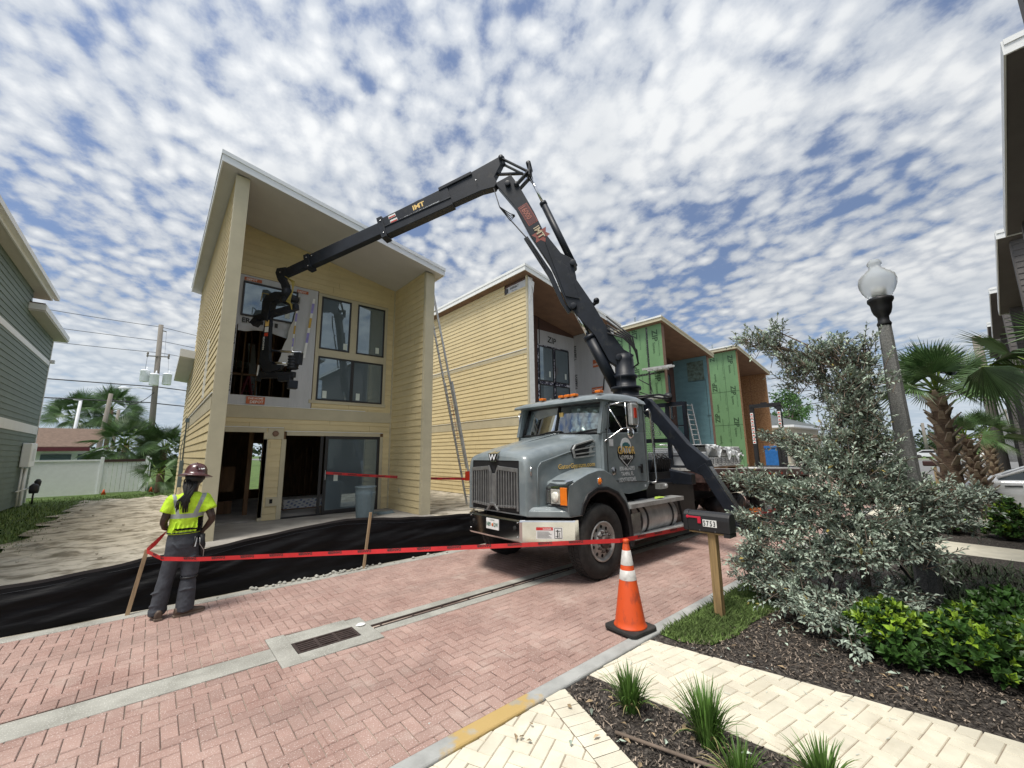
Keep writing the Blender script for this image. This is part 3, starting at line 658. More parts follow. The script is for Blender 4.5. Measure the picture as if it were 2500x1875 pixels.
# house wrap with the open hole and the loose window
def panel_xz(mb, y, x0, x1, z0, z1, holes, nx=40, nz=40, amp=.012, seed=0, mi=0):
    xs = sorted(set([x0, x1]+[x0+(x1-x0)*i/nx for i in range(nx)]+[h[0] for h in holes]+[h[1] for h in holes]))
    zs = sorted(set([z0, z1]+[z0+(z1-z0)*i/nz for i in range(nz)]+[h[2] for h in holes]+[h[3] for h in holes]))
    vs = [(x, y-amp*(1+mn.noise(Vector((x*3+seed, z*.9, 0)))*1.2+.5*mn.noise(Vector((x*9, z*2.4, seed)))), z) for x in xs for z in zs]; nz = len(zs)
    fs = []
    for i in range(len(xs)-1):
        for j in range(nz-1):
            cx, cz = (xs[i]+xs[i+1])/2, (zs[j]+zs[j+1])/2
            if any(h[0] < cx < h[1] and h[2] < cz < h[3] for h in holes): continue
            fs.append((i*nz+j, (i+1)*nz+j, (i+1)*nz+j+1, i*nz+j+1))
    mb.add(vs, fs, mi, True)
mb = MB(); panel_xz(mb, YW-.012, xb, 3.67, 3.385, 7.34, [(1.5, 3.04, 3.66, 5.76), (1.55, 3.06, 6.06, 7.14)])
wp = mb.build('house_wrap', M['wrap'], fac)
mb = MB(); mb.text('EVERBILT', (1.48, YW-.045, 3.75), (0, 0, 1), (-1, 0, 0), .13, sx=1.1, bold=.02)
mb.text('EVERBILT', (1.48, YW-.045, 5.15), (0, 0, 1), (-1, 0, 0), .13, sx=1.1, bold=.02)
mb.text('ER', (1.60, YW-.045, 5.85), (1, 0, 0), (0, 0, 1), .2, bold=.03)
for k in range(5): mb.box(1.95+k*.13, 2.03+k*.13, YW-.047, YW-.044, 5.83+.02*(k % 2), 5.97)
mb.build('wrap_print', M['ink'], wp)
mb = MB()
for (x, z, w, h) in ((1.56, 7.17, .46, .10), (3.02, 7.14, .34, .10), (1.9, 3.41, .48, .22)):
    mb.box(x, x+w, YW-.046, YW-.043, z, z+h)
mb.each('orange_mark', M['orangep'], wp)
mb = MB(); mb.text('THE HOME', (1.94, YW-.05, 3.54), (1, 0, .05), (0, 0, 1), .08, bold=.02); mb.text('DEPOT', (2.0, YW-.05, 3.43), (1, 0, .05), (0, 0, 1), .11, bold=.02)
mb.text('DEPOT', (1.62, YW-.05, 7.18), (1, 0, .05), (0, 0, 1), .09, bold=.02); mb.text('DEPOT', (3.05, YW-.05, 7.15), (1, 0, .05), (0, 0, 1), .08, bold=.02)
mb.build('white_print', M['white'], wp)
mb = MB()   # torn flap of wrap hanging at the head of the hole
xs = [1.52+i*.065 for i in range(24)]
mb.loft([[(x, YW-.03, 5.80) for x in xs], [(x, YW-.06-.02*math.sin(x*13), 5.70) for x in xs], [(x, YW-.05-.03*math.sin(x*17), 5.62-.05*math.sin(x*5)-.06*max(0, x-2.4)) for x in xs]], 0, True)
mb.build('torn_flap', M['wrap'], wp)
mb = MB()
for (x0_, z0_, x1_, z1_, wd_) in ((3.50, 7.02, 3.32, 4.98, .07), (3.03, 6.55, 2.95, 4.88, .045)):
    for k_ in range(12):
        a_, b_ = k_/12, (k_+1)/12; xa_, xb_ = x0_+(x1_-x0_)*a_, x0_+(x1_-x0_)*b_; za_, zb_ = z0_+(z1_-z0_)*a_, z0_+(z1_-z0_)*b_
        mb.add([(xa_, YW-.10, za_), (xa_+wd_, YW-.11, za_), (xb_+wd_, YW-.11, zb_), (xb_, YW-.10, zb_)], [(0, 1, 2, 3)], (0, 1, 1, 0, 2, 2, 0, 1, 1, 0, 0, 0)[k_])
mb.each('printed_strip', [M['white'], mat('violet_print', (.30, .27, .62), .5), mat('yellow_print', (.60, .38, .06), .5)], wp)
mb = MB(); mb.loft([[(3.05+.02*math.sin(k), YW-.07-.02*math.sin(k*1.7), 7.0-.19*k), (3.12-.045*k+.02*math.sin(k*2), YW-.16, 6.95-.2*k)] for k in range(13)], 0, True); mb.build('loose_sheet', M['greysoffit'], wp)
w = window(fac, 1.55, 3.06, 6.06, 7.14, YW-.02, .05, (2.72, 6.2, .14, .2))
# group of four windows with tan trim
tr = MB(); T = .045
for a, b, c, d in ((3.69, 6.15, 7.20, 7.30), (3.69, 3.80, 3.66, 7.20), (6.03, 6.14, 3.66, 7.20), (4.79, 5.02, 5.38, 7.20), (3.80, 6.03, 5.13, 5.38), (3.60, 6.18, 3.55, 3.66)):
    tr.box(a, b, YW-T, YW, c, d)
tg = tr.build('window_trim', M['trim'], fac, bevel=.004)
for a in ((3.80, 4.79, 5.38, 7.20, (4.58, 5.46, .13, .22)), (5.02, 6.03, 5.38, 7.20, (5.72, 5.5, .13, .22)), (3.80, 4.93, 3.66, 5.13, (4.0, 3.74, .13, .24)), (4.93, 6.03, 3.66, 5.13, (5.1, 3.74, .13, .24))):
    window(fac, a[0], a[1], a[2], a[3], YW-.01, .05, a[4])
# ground floor: door opening, pier, sliding door
mb = MB()
for a, b, c, d in ((1.21, 2.50, 2.58, 2.72), (2.44, 2.54, .11, 2.58), (2.54, 2.72, 2.38, 2.71), (2.72, 2.97, 2.38, 2.71), (2.92, 3.05, .02, 2.38), (3.05, 6.03, 2.50, 2.62), (6.03, 6.14, .02, 2.50), (2.44, 2.56, .02, 2.38), (2.62, 2.92, .42, .68)):
    mb.box(a, b, YW-.035, YW+.01, c, d)
mb.build('door_trim', M['trim'], fac, bevel=.003)
mb = MB(); mb.box(2.72, 2.80, YW-.045, YW-.036, .50, .62); mb.build('outlet_hole', M['dark'], fac)
mb = MB(); mb.lathe([(.085, 0), (.085, .02), (.05, .03), (0, .03)], (2.74, YW-.035, 2.55), (0, -1, 0), 20); mb.build('light_box', M['ply'], fac)
mb = MB(); mb.box(2.46, 3.03, YW+.01, YW+.14, 0, 2.6); mb.box(6.05, xc, YW+.02, YW+.14, 0, 3.3); mb.box(xb, xc, YW+.02, YW+.14, 2.66, 3.64)
mb.box(3.1, 6.4, YW+.02, YW+.14, 3.64, 7.9); mb.box(1.21, 3.1, YW+.02, YW+.14, 5.8, 8.6); mb.build('framing', M['wood'], H1)
sd = MB(); frame_bars(sd, 4.20, 6.03, .06, 2.50, YW+.02, .09, .06); sd.box(4.05, 4.14, YW-.02, YW+.03, .06, 2.5); sd.box(3.05, 6.03, YW-.03, YW+.09, .02, .06)
sdo = sd.build('sliding_door', M['frame'], fac, bevel=.005)
mb = MB(); mb.box(4.29, 5.94, YW-.012, YW-.006, .15, 2.41); mb.build('pane', M['glass'], sdo)
mb = MB(); mb.box(4.52, 4.65, YW-.018, YW-.014, 1.05, 1.30); mb.build('paper_sticker', M['paper'], sdo)
mb = MB(); mb.beam((4.24, YW-.06, 1.1), (4.24, YW-.06, 1.4), .02, .02); mb.build('handle', M['alu'], sdo)
roof(H1, .567, 6.99, zb1(.567)+.005, zb1(6.99)+.005, (M['whitef'], M['greysoffit'], M['fascia']))
# slab and interior
mb = MB(); mb.box(.93, 6.71, 11.05, 22, -.05, .015); struct_o = mb.build('porch_slab', M['slab'], H1, bevel=.01)
mb = MB(); mb.box(1.21, 6.41, YW+.14, 21.6, .015, .05); mb.box(1.21, 6.41, YW+.14, 21.6, 3.3, 3.6); mb.build('inner_floor', M['slab'], H1)
mb = MB(); mb.box(xb+.0, 3.36, 21.6, 21.8, 0, 8.5); mb.box(3.74, xc, 21.6, 21.8, 0, 8.0); mb.box(3.36, 3.74, 21.6, 21.8, 2.45, 8.4); mb.box(3.36, 3.74, 21.6, 21.8, 0, .42); mb.build('rear_wall', M['wood'], H1)
mb = MB()
for i in range(6): mb.box(1.5+.4*i, 1.54+.4*i, 17.2, 17.29, 3.6, 6.6)
for i in range(5): mb.box(1.5+.41*i, 1.54+.41*i, 15.6, 15.69, 3.6, 6.2)
mb.box(1.3, 3.2, 15.6, 15.69, 4.5, 4.56)
for z in (.5, 1.2, 1.6): mb.box(1.22, 2.1, 16.4, 16.44, z-.45, z-.05)
mb.box(2.30, 2.42, 15.6, 15.7, .05, 3.2)
for i in range(4): mb.box(4.5+.22*i, 4.53+.22*i, 19.0, 19.1, .05, 2.2)
mb.each('stud', M['wood'], H1)
# lower wing at the back
mb = MB(); wall(mb, (.97, 22, 0), (0, 1, 0), (-1, 0, 0), [(0, 0), (4.5, 0), (4.5, 5.6), (0, 6.0)], pitch=.205, seed=33); mb.box(.98, 3.0, 22, 26.5, 0, 5.6)
mb.build('rear_wing', M['sid'], H1, tint=True)
mb = MB(); mb.hexa([(.42, 21.2, 5.98), (6, 21.2, 5.4), (6, 26.9, 5.1), (.42, 26.9, 5.75), (.42, 21.2, 6.3), (6, 21.2, 5.7), (6, 26.9, 5.4), (.42, 26.9, 6.05)]); mb.build('rear_roof', M['fascia'], H1)
mb = MB(); mb.tube([(.88, 20.5, 1.5), (.87, 20.4, 2.9), (.85, 19.9, 3.15), (.80, 19.6, 3.25)], .022); mb.tube([(.86, 20.4, 2.8), (.80, 20.7, 2.2), (.84, 20.8, 1.2), (.8, 20.6, .4)], .012)
mb.box(.80, .91, 20.2, 20.6, .75, 1.75); mb.box(.80, .92, 19.5, 19.9, 3.18, 3.32); mb.build('service_entry', M['can'], H1)
mb = MB(); mb.beam((.885, 14.2, 3.5), (.885, 14.2, 5.2), .03, .05); mb.build('vent_pipe', M['whitef'], H1)

# ---------------------------------------------------------------- the other houses of the row
def row_house(label, x0, W, zl, left, inner, side_m, kind):
    h = thing('house', label, 'house', (x0+W/2, 11.7, 0)); sl = -.1876; zb = lambda x: zl+sl*(x-x0); t = .28; x1 = x0+W
    # left outer wall
    mb = MB()
    if kind == 2:
        wall(mb, (x0, YF+.1, 0), (0, 1, 0), (-1, 0, 0), [(0, .02), (YB-YF-.1, .02), (YB-YF-.1, zl-.0), (0, zl)], [(0, 20, 2.98, 3.34), (0, 20, 5.93, 6.10), (0, 1.4, 8.82, 9.5)], pitch=.19, seed=21)
        s = mb.build('side_wall', M['sid'], h, tint=True)
        mb = MB(); bands(mb, (x0, YF+.1, 0), (0, 1, 0), (-1, 0, 0), [(0, YB-YF-.1)], 2.98, 3.34, .022); bands(mb, (x0, YF+.1, 0), (0, 1, 0), (-1, 0, 0), [(0, YB-YF-.1)], 5.93, 6.10, .022); mb.build('belly_band', M['trim'], s)
        mb = MB(); bands(mb, (x0, YF+.1, 0), (0, 1, 0), (-1, 0, 0), [(0, YB-YF-.1)], 3.342, 3.36, .04); bands(mb, (x0, YF+.1, 0), (0, 1, 0), (-1, 0, 0), [(0, YB-YF-.1)], 6.10, 6.13, .04); mb.build('flashing', M['whitef'], s)
        mb = MB(); bands(mb, (x0, YF+.1, 0), (0, 1, 0), (-1, 0, 0), [(0, 1.25)], 8.82, 9.12, .006); mb.box(x0-.03, x0, YF+1.25, YF+1.43, 8.86, 9.06, 1); e = mb.build('bare_wrap', [M['wrap'], M['frame']], s)
        mb = MB(); mb.text('EVERBILT', (x0-.012, YF+1.12, 8.96), (0, -1, 0), (0, 0, 1), .14, bold=.02); mb.text('house wrap', (x0-.012, YF+1.0, 8.86), (0, -1, 0), (0, 0, 1), .07); mb.build('wrap_print', M['ink'], e)
        mb = MB(); mb.box(x0-.03, x0+.03, YF-.01, YF+.1, 0, zl); mb.build('corner_board', M['trim'], h)
    else:
        mb.prism([(0, 0), (YB-YF, 0), (YB-YF, zl), (0, zl)], (x0, YF+.01, 0), (0, 1, 0), (0, 0, 1), (.012, 0, 0)); s = mb.build('side_wall', M['zip'], h)
        mb = MB()
        zs = (6.45, 3.95) if kind == 3 else (6.35, 3.75)
        for z in zs: mb.box(x0-.006, x0+.001, YF+.01, YB, z-(.06 if kind == 3 else .012), z+(.06 if kind == 3 else .012))
        for k in range(8):
            y = YF+1.22*(k+1)-.25; w = .06 if kind == 3 else .01
            mb.box(x0-.004, x0+.001, y-w, y+w, .1, zl-.05)
        mb.build('seam_tape', M['tape'] if kind == 3 else M['inkg'], s)
        mb = MB(); rd = random.Random(kind)
        for k in range(7):
            for r_ in range(4):
                y = YF+.62+k*1.22; z = zl-1.25-r_*2.45+(.6 if k % 2 else 0)
                if z < .8: continue
                L = 1.15; 
                if k % 2: mb.text('ZIP', (x0-.008, y-.2, z), (0, 0, 1), (0, 1, 0), .50, sx=1.0, bold=.025); mb.text('System', (x0-.008, y-.2, z+.78), (0, 0, 1), (0, 1, 0), .24)
                else: mb.text('ZIP', (x0-.008, y, z+.95), (0, 0, -1), (0, -1, 0), .50, sx=1.0, bold=.025); mb.text('System', (x0-.008, y, z+.17), (0, 0, -1), (0, -1, 0), .24)
                mb.text('WALL SHEATHING  STRUCTURAL 1', (x0-.008, y+.42, z-.5), (0, 0, 1), (0, 1, 0), .07); mb.text('BUILD WITH CONFIDENCE', (x0-.008, y-.42, z-.7), (0, 0, 1), (0, 1, 0), .08)
                for q in ((.0, .0, .18, .02), (0, .14, .18, .02)): mb.box(x0-.008, x0-.004, y+.3, y+.3+q[2], z-.9+q[1], z-.9+q[1]+q[3])
        mb.build('sheathing_print', M['inkg'], s)
    # front edges of the wing walls
    em = {2: M['white'], 3: M['ply'], 4: M['osb']}[kind]
    mb = MB(); mb.box(x0+.012, x0+t, YF-.02, YF+.01, 0, zb(x0+t)-.01)
    if kind == 2:
        mb.add([(x0+.03, YF-.03, zl-.05), (x0+.34, YF-.06, zl-.25), (x0+.30, YF-.03, zl-.75), (x0+.18, YF-.08, zl-.4), (x0+.2, YF-.02, zl-1.1), (x0+.05, YF-.03, zl-1.2)], [(0, 1, 3), (1, 2, 3), (0, 3, 5), (3, 4, 5)])
    mb.build('wall_edge', em, h)
    mb = MB(); mb.box(x1-t, x1, YF-.02, YF+.01, 0, zb(x1)-.01); mb.build('wall_edge', em, h)
    # wing cores
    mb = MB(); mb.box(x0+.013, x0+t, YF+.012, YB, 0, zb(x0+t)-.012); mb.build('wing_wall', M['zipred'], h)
    mb = MB(); mb.box(x1-t+.012, x1, YF+.012, YB, 0, zb(x1)-.012); mb.build('wing_wall', side_m, h)
    # inner face of the right wing, seen from the road
    mb = MB(); ny = 24
    zc = zb(x1-t)-.01
    for i in range(ny):
        ya, yb = YF+.012+i*(YW-YF)/ny, YF+.012+(i+1)*(YW-YF)/ny
        rows = [0, zc*.25, zc*.5, zc*.75, zc]
        for j in range(4):
            f = lambda y, z: (x1-t+.008-.01*(1+mn.noise(Vector((y*4, z*.9, kind)))) if kind != 4 else x1-t+.008, y, z)
            mb.add([f(ya, rows[j]), f(yb, rows[j]), f(yb, rows[j+1]), f(ya, rows[j+1])], [(3, 2, 1, 0)], 0, kind != 4)
    i_ = mb.build('inner_face', inner, h)
    if kind == 2:
        mb = MB(); X = x1-t-.016
        mb.text('EVERBILT', (X, YW-.16, 7.6), (0, 0, -1), (0, 1, 0), .2, bold=.02); mb.text('EVERBILT', (X, YW-.16, 6.0), (0, 0, -1), (0, 1, 0), .2, bold=.02); mb.text('EVERBILT', (X, YW-.16, 4.4), (0, 0, -1), (0, 1, 0), .2, bold=.02)
        mb.build('wrap_print', M['ink'], i_)
        mb = MB(); mb.box(X-.003, X, 12.45, 12.85, 6.2, 6.6); mb.box(X-.003, X, 12.3, 13.0, 4.85, 5.15); k_ = mb.each('orange_mark', M['orangep'], i_)[0]
        mb = MB(); mb.text('DEPOT', (X-.006, 12.82, 6.3), (0, -1, 0), (0, 0, 1), .13, bold=.02); mb.text('DEPOT', (X-.006, 12.95, 4.93), (0, -1, 0), (0, 0, 1), .2, bold=.02); mb.build('white_print', M['white'], i_)
    if kind == 3:
        mb = MB(); X = x1-t-.014; mb.box(X-.004, X, 11.95, 13.1, 6.65, 8.0); mb.build('bare_patch', mat('weathered_board', (.15, .20, .15), .8, var=.5, scale=5, col2=(.17, .26, .24)), i_)
        mb = MB(); mb.box(X-.006, X, 11.87, 11.89, 2.6, 6.62); mb.box(X-.006, X, 11.89, 13.0, 6.60, 6.62); mb.box(X-.006, X, 11.72, 12.0, 4.15, 4.17); mb.build('wrap_seam', M['ink'], i_)
    if kind == 4:
        mb = MB(); X = x1-t+.006
        for z in (2.44, 4.88, 6.9): mb.box(X-.003, X, 11.72, 14.1, z-.008, z+.008)
        mb.box(X-.003, X, 12.9, 12.92, 0, 8.2); mb.build('panel_joint', M['zipred'], i_)
    # facade in the shade of the porch
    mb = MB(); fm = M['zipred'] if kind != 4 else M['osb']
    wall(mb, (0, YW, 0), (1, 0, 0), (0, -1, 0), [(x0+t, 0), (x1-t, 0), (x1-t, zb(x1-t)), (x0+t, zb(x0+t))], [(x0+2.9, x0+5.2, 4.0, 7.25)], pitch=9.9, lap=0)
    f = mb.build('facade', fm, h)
    if kind == 2:
        mb = MB(); panel_xz(mb, YW-.004, x0+4.5, x1-t, 2.7, 8.05, [(x0+2.9, x0+5.2, 4.0, 7.25)], 14, 14, .006); mb.build('house_wrap', M['wrap'], f)
        mb = MB(); mb.text('ZIP', (x0+3.6, YW-.02, 7.5), (1, 0, -.1), (.1, 0, 1), .45, bold=.02); mb.box(x0+3.0, x0+3.06, YW-.015, YW, 7.3, 8.7); mb.build('sheathing_print', M['ink'], f)
        tp = MB()
        for a, b, c, d in ((x0+2.86, x0+2.98, 2.9, 7.3), (x0+3.98, x0+4.12, 2.9, 7.25), (x0+2.9, x0+5.2, 5.25, 5.40), (x0+2.95, x0+5.2, 7.2, 7.27)): tp.box(a, b, YW-.03, YW-.02, c, d)
        tp.build('flashing_tape', mat('foil_tape', (.06, .06, .12), .3, var=.5, scale=7, col2=(.55, .55, .62), lo=.5, hi=.55), f)
    for (a, b, c, d) in ((2.95, 4.0, 5.40, 7.22), (4.1, 5.2, 5.40, 7.22), (2.95, 4.0, 4.0, 5.25), (4.1, 5.2, 4.0, 5.25)):
        window(f, x0+a, x0+b, c, d, YW-.01, .05, (x0+b-.35, c+.25, .13, .3) if kind == 2 else None)
    mats = {2: (M['whitef'], M['ply'], M['whitef']), 3: (M['whitef'], M['ply'], M['trim']), 4: (M['whitef'], M['ply'], M['trim'])}[kind]
    r = roof(h, x0-.36, x1+.33, zb(x0-.36)+.005, zb(x1+.33)+.005, mats)
    if kind != 2:
        mb = MB(); zt = zb(x0-.36)+.262
        mb.box(x0-.40, x0-.33, 11.43, 22.3, zt-.07, zt+.03); mb.build('drip_edge', M['whitef'], r)
    return h
row_house('yellow sided house behind the ladder with a white wrapped front corner', 11.17, 6.0, 9.27, None, M['wrap'], M['sid'], 2)
row_house('house shell with black taped green side wall and teal porch wall', 22.1, 6.15, 9.40, None, M['teal'], M['ply'], 3)
row_house('last house shell of the row with green side and orange board porch wall', 33.35, 6.3, 9.52, None, M['osb'], M['osb'], 4)

# ---------------------------------------------------------------- dark houses on the near side of the road (right edge of the view)
def near_house(label, x0, W=5.8, zl=9.08, dy=0.0):
    h = thing('house', label, 'house', (x0+W/2, -1.45, 0)); sl = -.1876; zb = lambda x: zl+sl*(x-x0); t = .28; x1 = x0+W
    y0, y1, yw = -1.45+dy, -11.5, -3.85+dy
    mb = MB(); wall(mb, (x0, y1, 0), (0, 1, 0), (-1, 0, 0), [(0, 0), (y0-y1, 0), (y0-y1, zl), (0, zl)], pitch=.2, seed=3); mb.box(x0+.005, x0+t-.02, y1, y0-.03, 0, zb(x0+t))
    wall(mb, (x0+t-.02, yw, 0), (0, 1, 0), (1, 0, 0), [(0, 0), (y0-yw, 0), (y0-yw, zb(x0+t)), (0, zb(x0+t))], pitch=.2, seed=4); mb.build('side_wall', M['dsid'], h, tint=True)
    mb = MB(); wall(mb, (x1-t+.02, yw, 0), (0, 1, 0), (-1, 0, 0), [(0, 0), (y0-yw, 0), (y0-yw, zb(x1-t)), (0, zb(x1-t))], pitch=.2, seed=4); mb.box(x1-t+.025, x1, y1, y0-.03, 0, zb(x1)-.01); mb.build('wing_wall', M['dsid'], h, tint=True)
    mb = MB(); mb.box(x0-.02, x0+t, y0-.03, y0+.015, 0, zb(x0+t)); mb.box(x1-t, x1+.02, y0-.03, y0+.015, 0, zb(x1)-.01); mb.each('corner_board', M['dsid'], h, bevel=.004)
    mb = MB(); wall(mb, (0, yw, 0), (1, 0, 0), (0, 1, 0), [(x0+t, 0), (x1-t, 0), (x1-t, zb(x1-t)), (x0+t, zb(x0+t))], [(x0+.6, x1-.6, 3.6, 7.2), (x0+1.6, x1-.8, 0, 2.5)], pitch=.2, seed=8); f = mb.build('facade', M['dsid'], h, tint=True)
    for a, b, c, d in ((x0+.6, x0+2.9, 3.6, 7.2), (x0+2.9, x1-.6, 3.6, 7.2), (x0+1.6, x1-.8, 0, 2.5)): window(f, a, b, c, d, yw-.02, .06, None, dirn=1)
    mats = (M['whitef'], M['greysoffit'] if False else M['dsid'], M['whitef'])
    r = roof(h, x0-.36, x1+.3, zb(x0-.36)+.005, zb(x1+.3)+.005, mats, y0=-11.8, y1=-1.2+dy)
    mb = MB(); xa_, xb_ = x0-.36, x1+.3
    mb.hexa([(x, y+dy, z) for x, y, z in [(xa_, -1.2, zb(xa_)-.01), (xb_, -1.2, zb(xb_)-.01), (xb_, -1.17, zb(xb_)-.01), (xa_, -1.17, zb(xa_)-.01), (xa_, -1.2, zb(xa_)+.27), (xb_, -1.2, zb(xb_)+.27), (xb_, -1.17, zb(xb_)+.27), (xa_, -1.17, zb(xa_)+.27)]])
    mb.build('front_fascia', M['whitef'], r)
    return h
near_house('nearest dark house, top right corner, with a dark window near its roof', 2.1, 5.9, 9.42, .36)
near_house('dark grey house whose white edged roof hangs over the right edge above the palm', 11.2, 5.8, 8.78)
near_house('third dark grey house on the right, its white roof edge below the big overhang', 20.6, 5.8, 8.55)
near_house('fourth dark grey house on the right, small white roof corner above the palm leaves', 30.5, 5.8, 9.2)
near_house('farthest dark grey house on the right behind the bending palm leaf', 40.5, 5.8, 9.5)

# ---------------------------------------------------------------- green neighbour on the left
LH = thing('house', 'dark green lap sided house with white bands and gutters at the left edge', 'house', (-4.05, 20, 0))
gx = -4.05
mb = MB(); wall(mb, (gx, 8.0, 0), (0, 1, 0), (1, 0, 0), [(0, 0), (18.0, 0), (19.9, 0), (19.9, 7.5), (0, 7.5)][0:1]+[(19.9, 0), (19.9, 7.35), (0, 7.35)], [(0, 30, 2.95, 3.3), (0, 30, 6.1, 6.3)], pitch=.2, seed=41)
wall(mb, (gx, 8.0, 0), (0, 1, 0), (1, 0, 0), [(0, 7.35), (15.0, 7.35), (15.0, 8.2), (0, 8.2)], pitch=.2, z0=-.05, seed=42)
mb.box(gx-9, gx-.005, 8, 27.9, 0, 7.35); mb.box(gx-9, gx-.005, 8, 23, 7.35, 8.2)
s = mb.build('side_wall', M['gsid'], LH, tint=True)
mb = MB(); bands(mb, (gx, 8, 0), (0, 1, 0), (1, 0, 0), [(0, 19.9)], 2.95, 3.3, .03); bands(mb, (gx, 8, 0), (0, 1, 0), (1, 0, 0), [(0, 19.9)], 6.1, 6.3, .03); mb.box(gx-.02, gx+.03, 27.82, 27.92, 0, 7.3); mb.build('white_band', M['fascia'], s)
mb = MB(); mb.hexa([(gx-9, 7.5, 8.18), (gx+.34, 7.5, 8.18), (gx+.34, 23.9, 8.18), (gx-9, 23.9, 8.18), (gx-9, 7.5, 8.36), (gx+.34, 7.5, 8.36), (gx+.34, 23.9, 8.36), (gx-9, 23.9, 8.36)]); r = mb.build('roof', M['greysoffit'], LH)
mb = MB(); mb.box(gx+.34, gx+.38, 7.5, 23.9, 8.16, 8.38); mb.box(gx+.38, gx+.52, 7.4, 24.2, 8.26, 8.42); mb.box(gx-9, gx+.34, 23.9, 23.94, 8.16, 8.38); mb.build('gutter', M['fascia'], r)
mb = MB(); mb.box(gx-5, gx+.42, 22.65, 28.3, 7.36, 7.42, 0); mb.box(gx-5, gx+.45, 22.62, 28.33, 7.42, 7.64, 1); mb.box(gx-5, gx+.40, 22.68, 28.28, 7.64, 7.70, 2); mb.build('lower_roof', [M['greysoffit'], M['fascia'], M['shingle']], LH)
mb = MB(); mb.box(gx+.03, gx+.30, 25.5, 26.5, 1.55, 2.52); b = mb.build('meter_cabinet', M['vinyl'], LH, bevel=.03)
mb = MB(); mb.box(gx+.302, gx+.306, 25.8, 26.25, 1.8, 2.3); mb.build('notice', M['fascia'], b)
mb = MB(); mb.tube([(gx+.12, 25.6, 0), (gx+.12, 25.6, 1.55)], .03); mb.tube([(gx+.16, 25.9, 0), (gx+.16, 25.9, 1.5)], .035); mb.box(gx+.05, gx+.16, 26.1, 26.45, 0, 1.5); mb.tube([(gx+.1, 25.4, .6), (gx+.2, 26.8, .65), (gx+.35, 27, .9)], .03); mb.build('conduits', M['fascia'], LH)
mb = MB(); mb.lathe([(.13, 0), (.15, .1), (.15, .3), (.08, .38), (0, .4)], (gx+.4, 26.6, .45), n=12); mb.lathe([(.09, 0), (.11, .2), (.05, .3), (0, .3)], (gx+.42, 27.0, .72), n=12); mb.tube([(gx+.4, 26.6, 0), (gx+.4, 26.6, .45)], .03); mb.build('gas_meter', M['blk'], LH)
mb = MB(); mb.box(gx+.02, gx+.15, 27.9, 28.1, 6.25, 6.4); mb.build('flood_light', M['fascia'], LH)
# ================================================================ flatbed crane truck
CY = 5.2
T = thing('flatbed_truck', 'grey conventional flatbed truck with chrome bumper and louvred grille parked on the brick road', 'truck', (8.0, CY, 0))
def mirY(pts): return [(x, 2*CY-y, z) for x, y, z in pts]
# ---- hood: lofted cross sections
def hood_sec(x, hw, zt, crown, zb):
    h = [(hw, zb), (hw, zt-.22), (hw-.012, zt-.12), (hw-.05, zt-.045), (hw-.12, zt-.005), (hw*.62, zt+crown*.45), (hw*.3, zt+crown*.8), (.09, zt+crown*.92), (.03, zt+crown*1.25)]
    L = [Vector((x, CY-a, b)) for a, b in h]; Rr = [Vector((x, CY+a, b)) for a, b in h[::-1]]
    return L+Rr
st = [(4.16, .70, 1.80, .045, .98), (4.18, .725, 1.845, .05, .98), (4.26, .745, 1.875, .055, .98), (4.5, .765, 1.94, .06, 1.0), (4.9, .80, 2.025, .06, 1.05), (5.3, .85, 2.11, .055, 1.2), (5.66, .90, 2.185, .05, 1.3)]
mb = MB(); mb.loft([hood_sec(*a) for a in st], 0, True)
# nose frame round the grille
gz0, gz1, gy = 1.0, 1.775, .585
f0 = hood_sec(4.16, .70, 1.80, .045, .98)
def ring(x, hy, z0, z1): return [Vector((x, CY-hy, z0)), Vector((x, CY-hy, z1)), Vector((x, CY+hy, z1)), Vector((x, CY+hy, z0))]
o_ = [f0[0]]+f0[1:-1]+[f0[-1]]
n_ = len(o_)
inn = []
for p in o_:
    yy = max(-gy, min(gy, (p.y-CY)*1.0)); inn.append(Vector((4.150, CY+yy, min(gz1, max(gz0, p.z)))))
mb.loft([o_, inn], 0, False)
mb.quad((4.16, CY-.70, .98), (4.16, CY+.70, .98), (4.15, CY+gy, gz0), (4.15, CY-gy, gz0))
hood = mb.build('hood', M['paint'], T)
mb = MB()   # raised crease lines on the flank and bonnet
for s in (-1, 1):
    pts = [(4.36, CY+s*.765, 1.03), (4.36, CY+s*.772, 1.66), (4.42, CY+s*.776, 1.74), (4.9, CY+s*.803, 1.86), (5.6, CY+s*.892, 2.03)]
    mb.tube(pts, .010, 6)
    mb.tube([(4.3, CY+s*.07, 1.935), (4.9, CY+s*.075, 2.09), (5.6, CY+s*.09, 2.237)], .008, 6)
mb.build('crease', M['paint'], hood)
mb = MB(); mb.box(4.158, 4.34, CY-gy+.002, CY+gy-.002, gz0+.002, gz1-.002); gr = mb.build('grille', M['blk'], T)
mb = MB()
for s in (-1, 1):
    for k in range(7):
        y = CY+s*(.135+k*.062); top = 1.66-.01*k; mb.box(4.118, 4.158, y-.0095, y+.0095, 1.075+.004*k, top, 0); mb.box(4.112, 4.158, y-.024, y+.024, 1.06+.003*k, 1.095+.003*k)
    mb.beam((4.13, CY+s*.115, 1.66), (4.13, CY+s*.56, 1.63), .03, .06); mb.beam((4.13, CY+s*.57, 1.04), (4.13, CY+s*.565, 1.66), .03, .022, up=(1, 0, 0))
    mb.beam((4.13, CY+s*.075, 1.10), (4.13, CY+s*.075, 1.60), .03, .04, up=(1, 0, 0)); mb.beam((4.13, CY+s*.08, 1.60), (4.13, CY+s*.13, 1.69), .03, .03, up=(1, 0, 0))
    mb.beam((4.12, CY+s*.05, 1.10), (4.12, CY+s*.14, 1.01), .03, .05, up=(1, 0, 0))
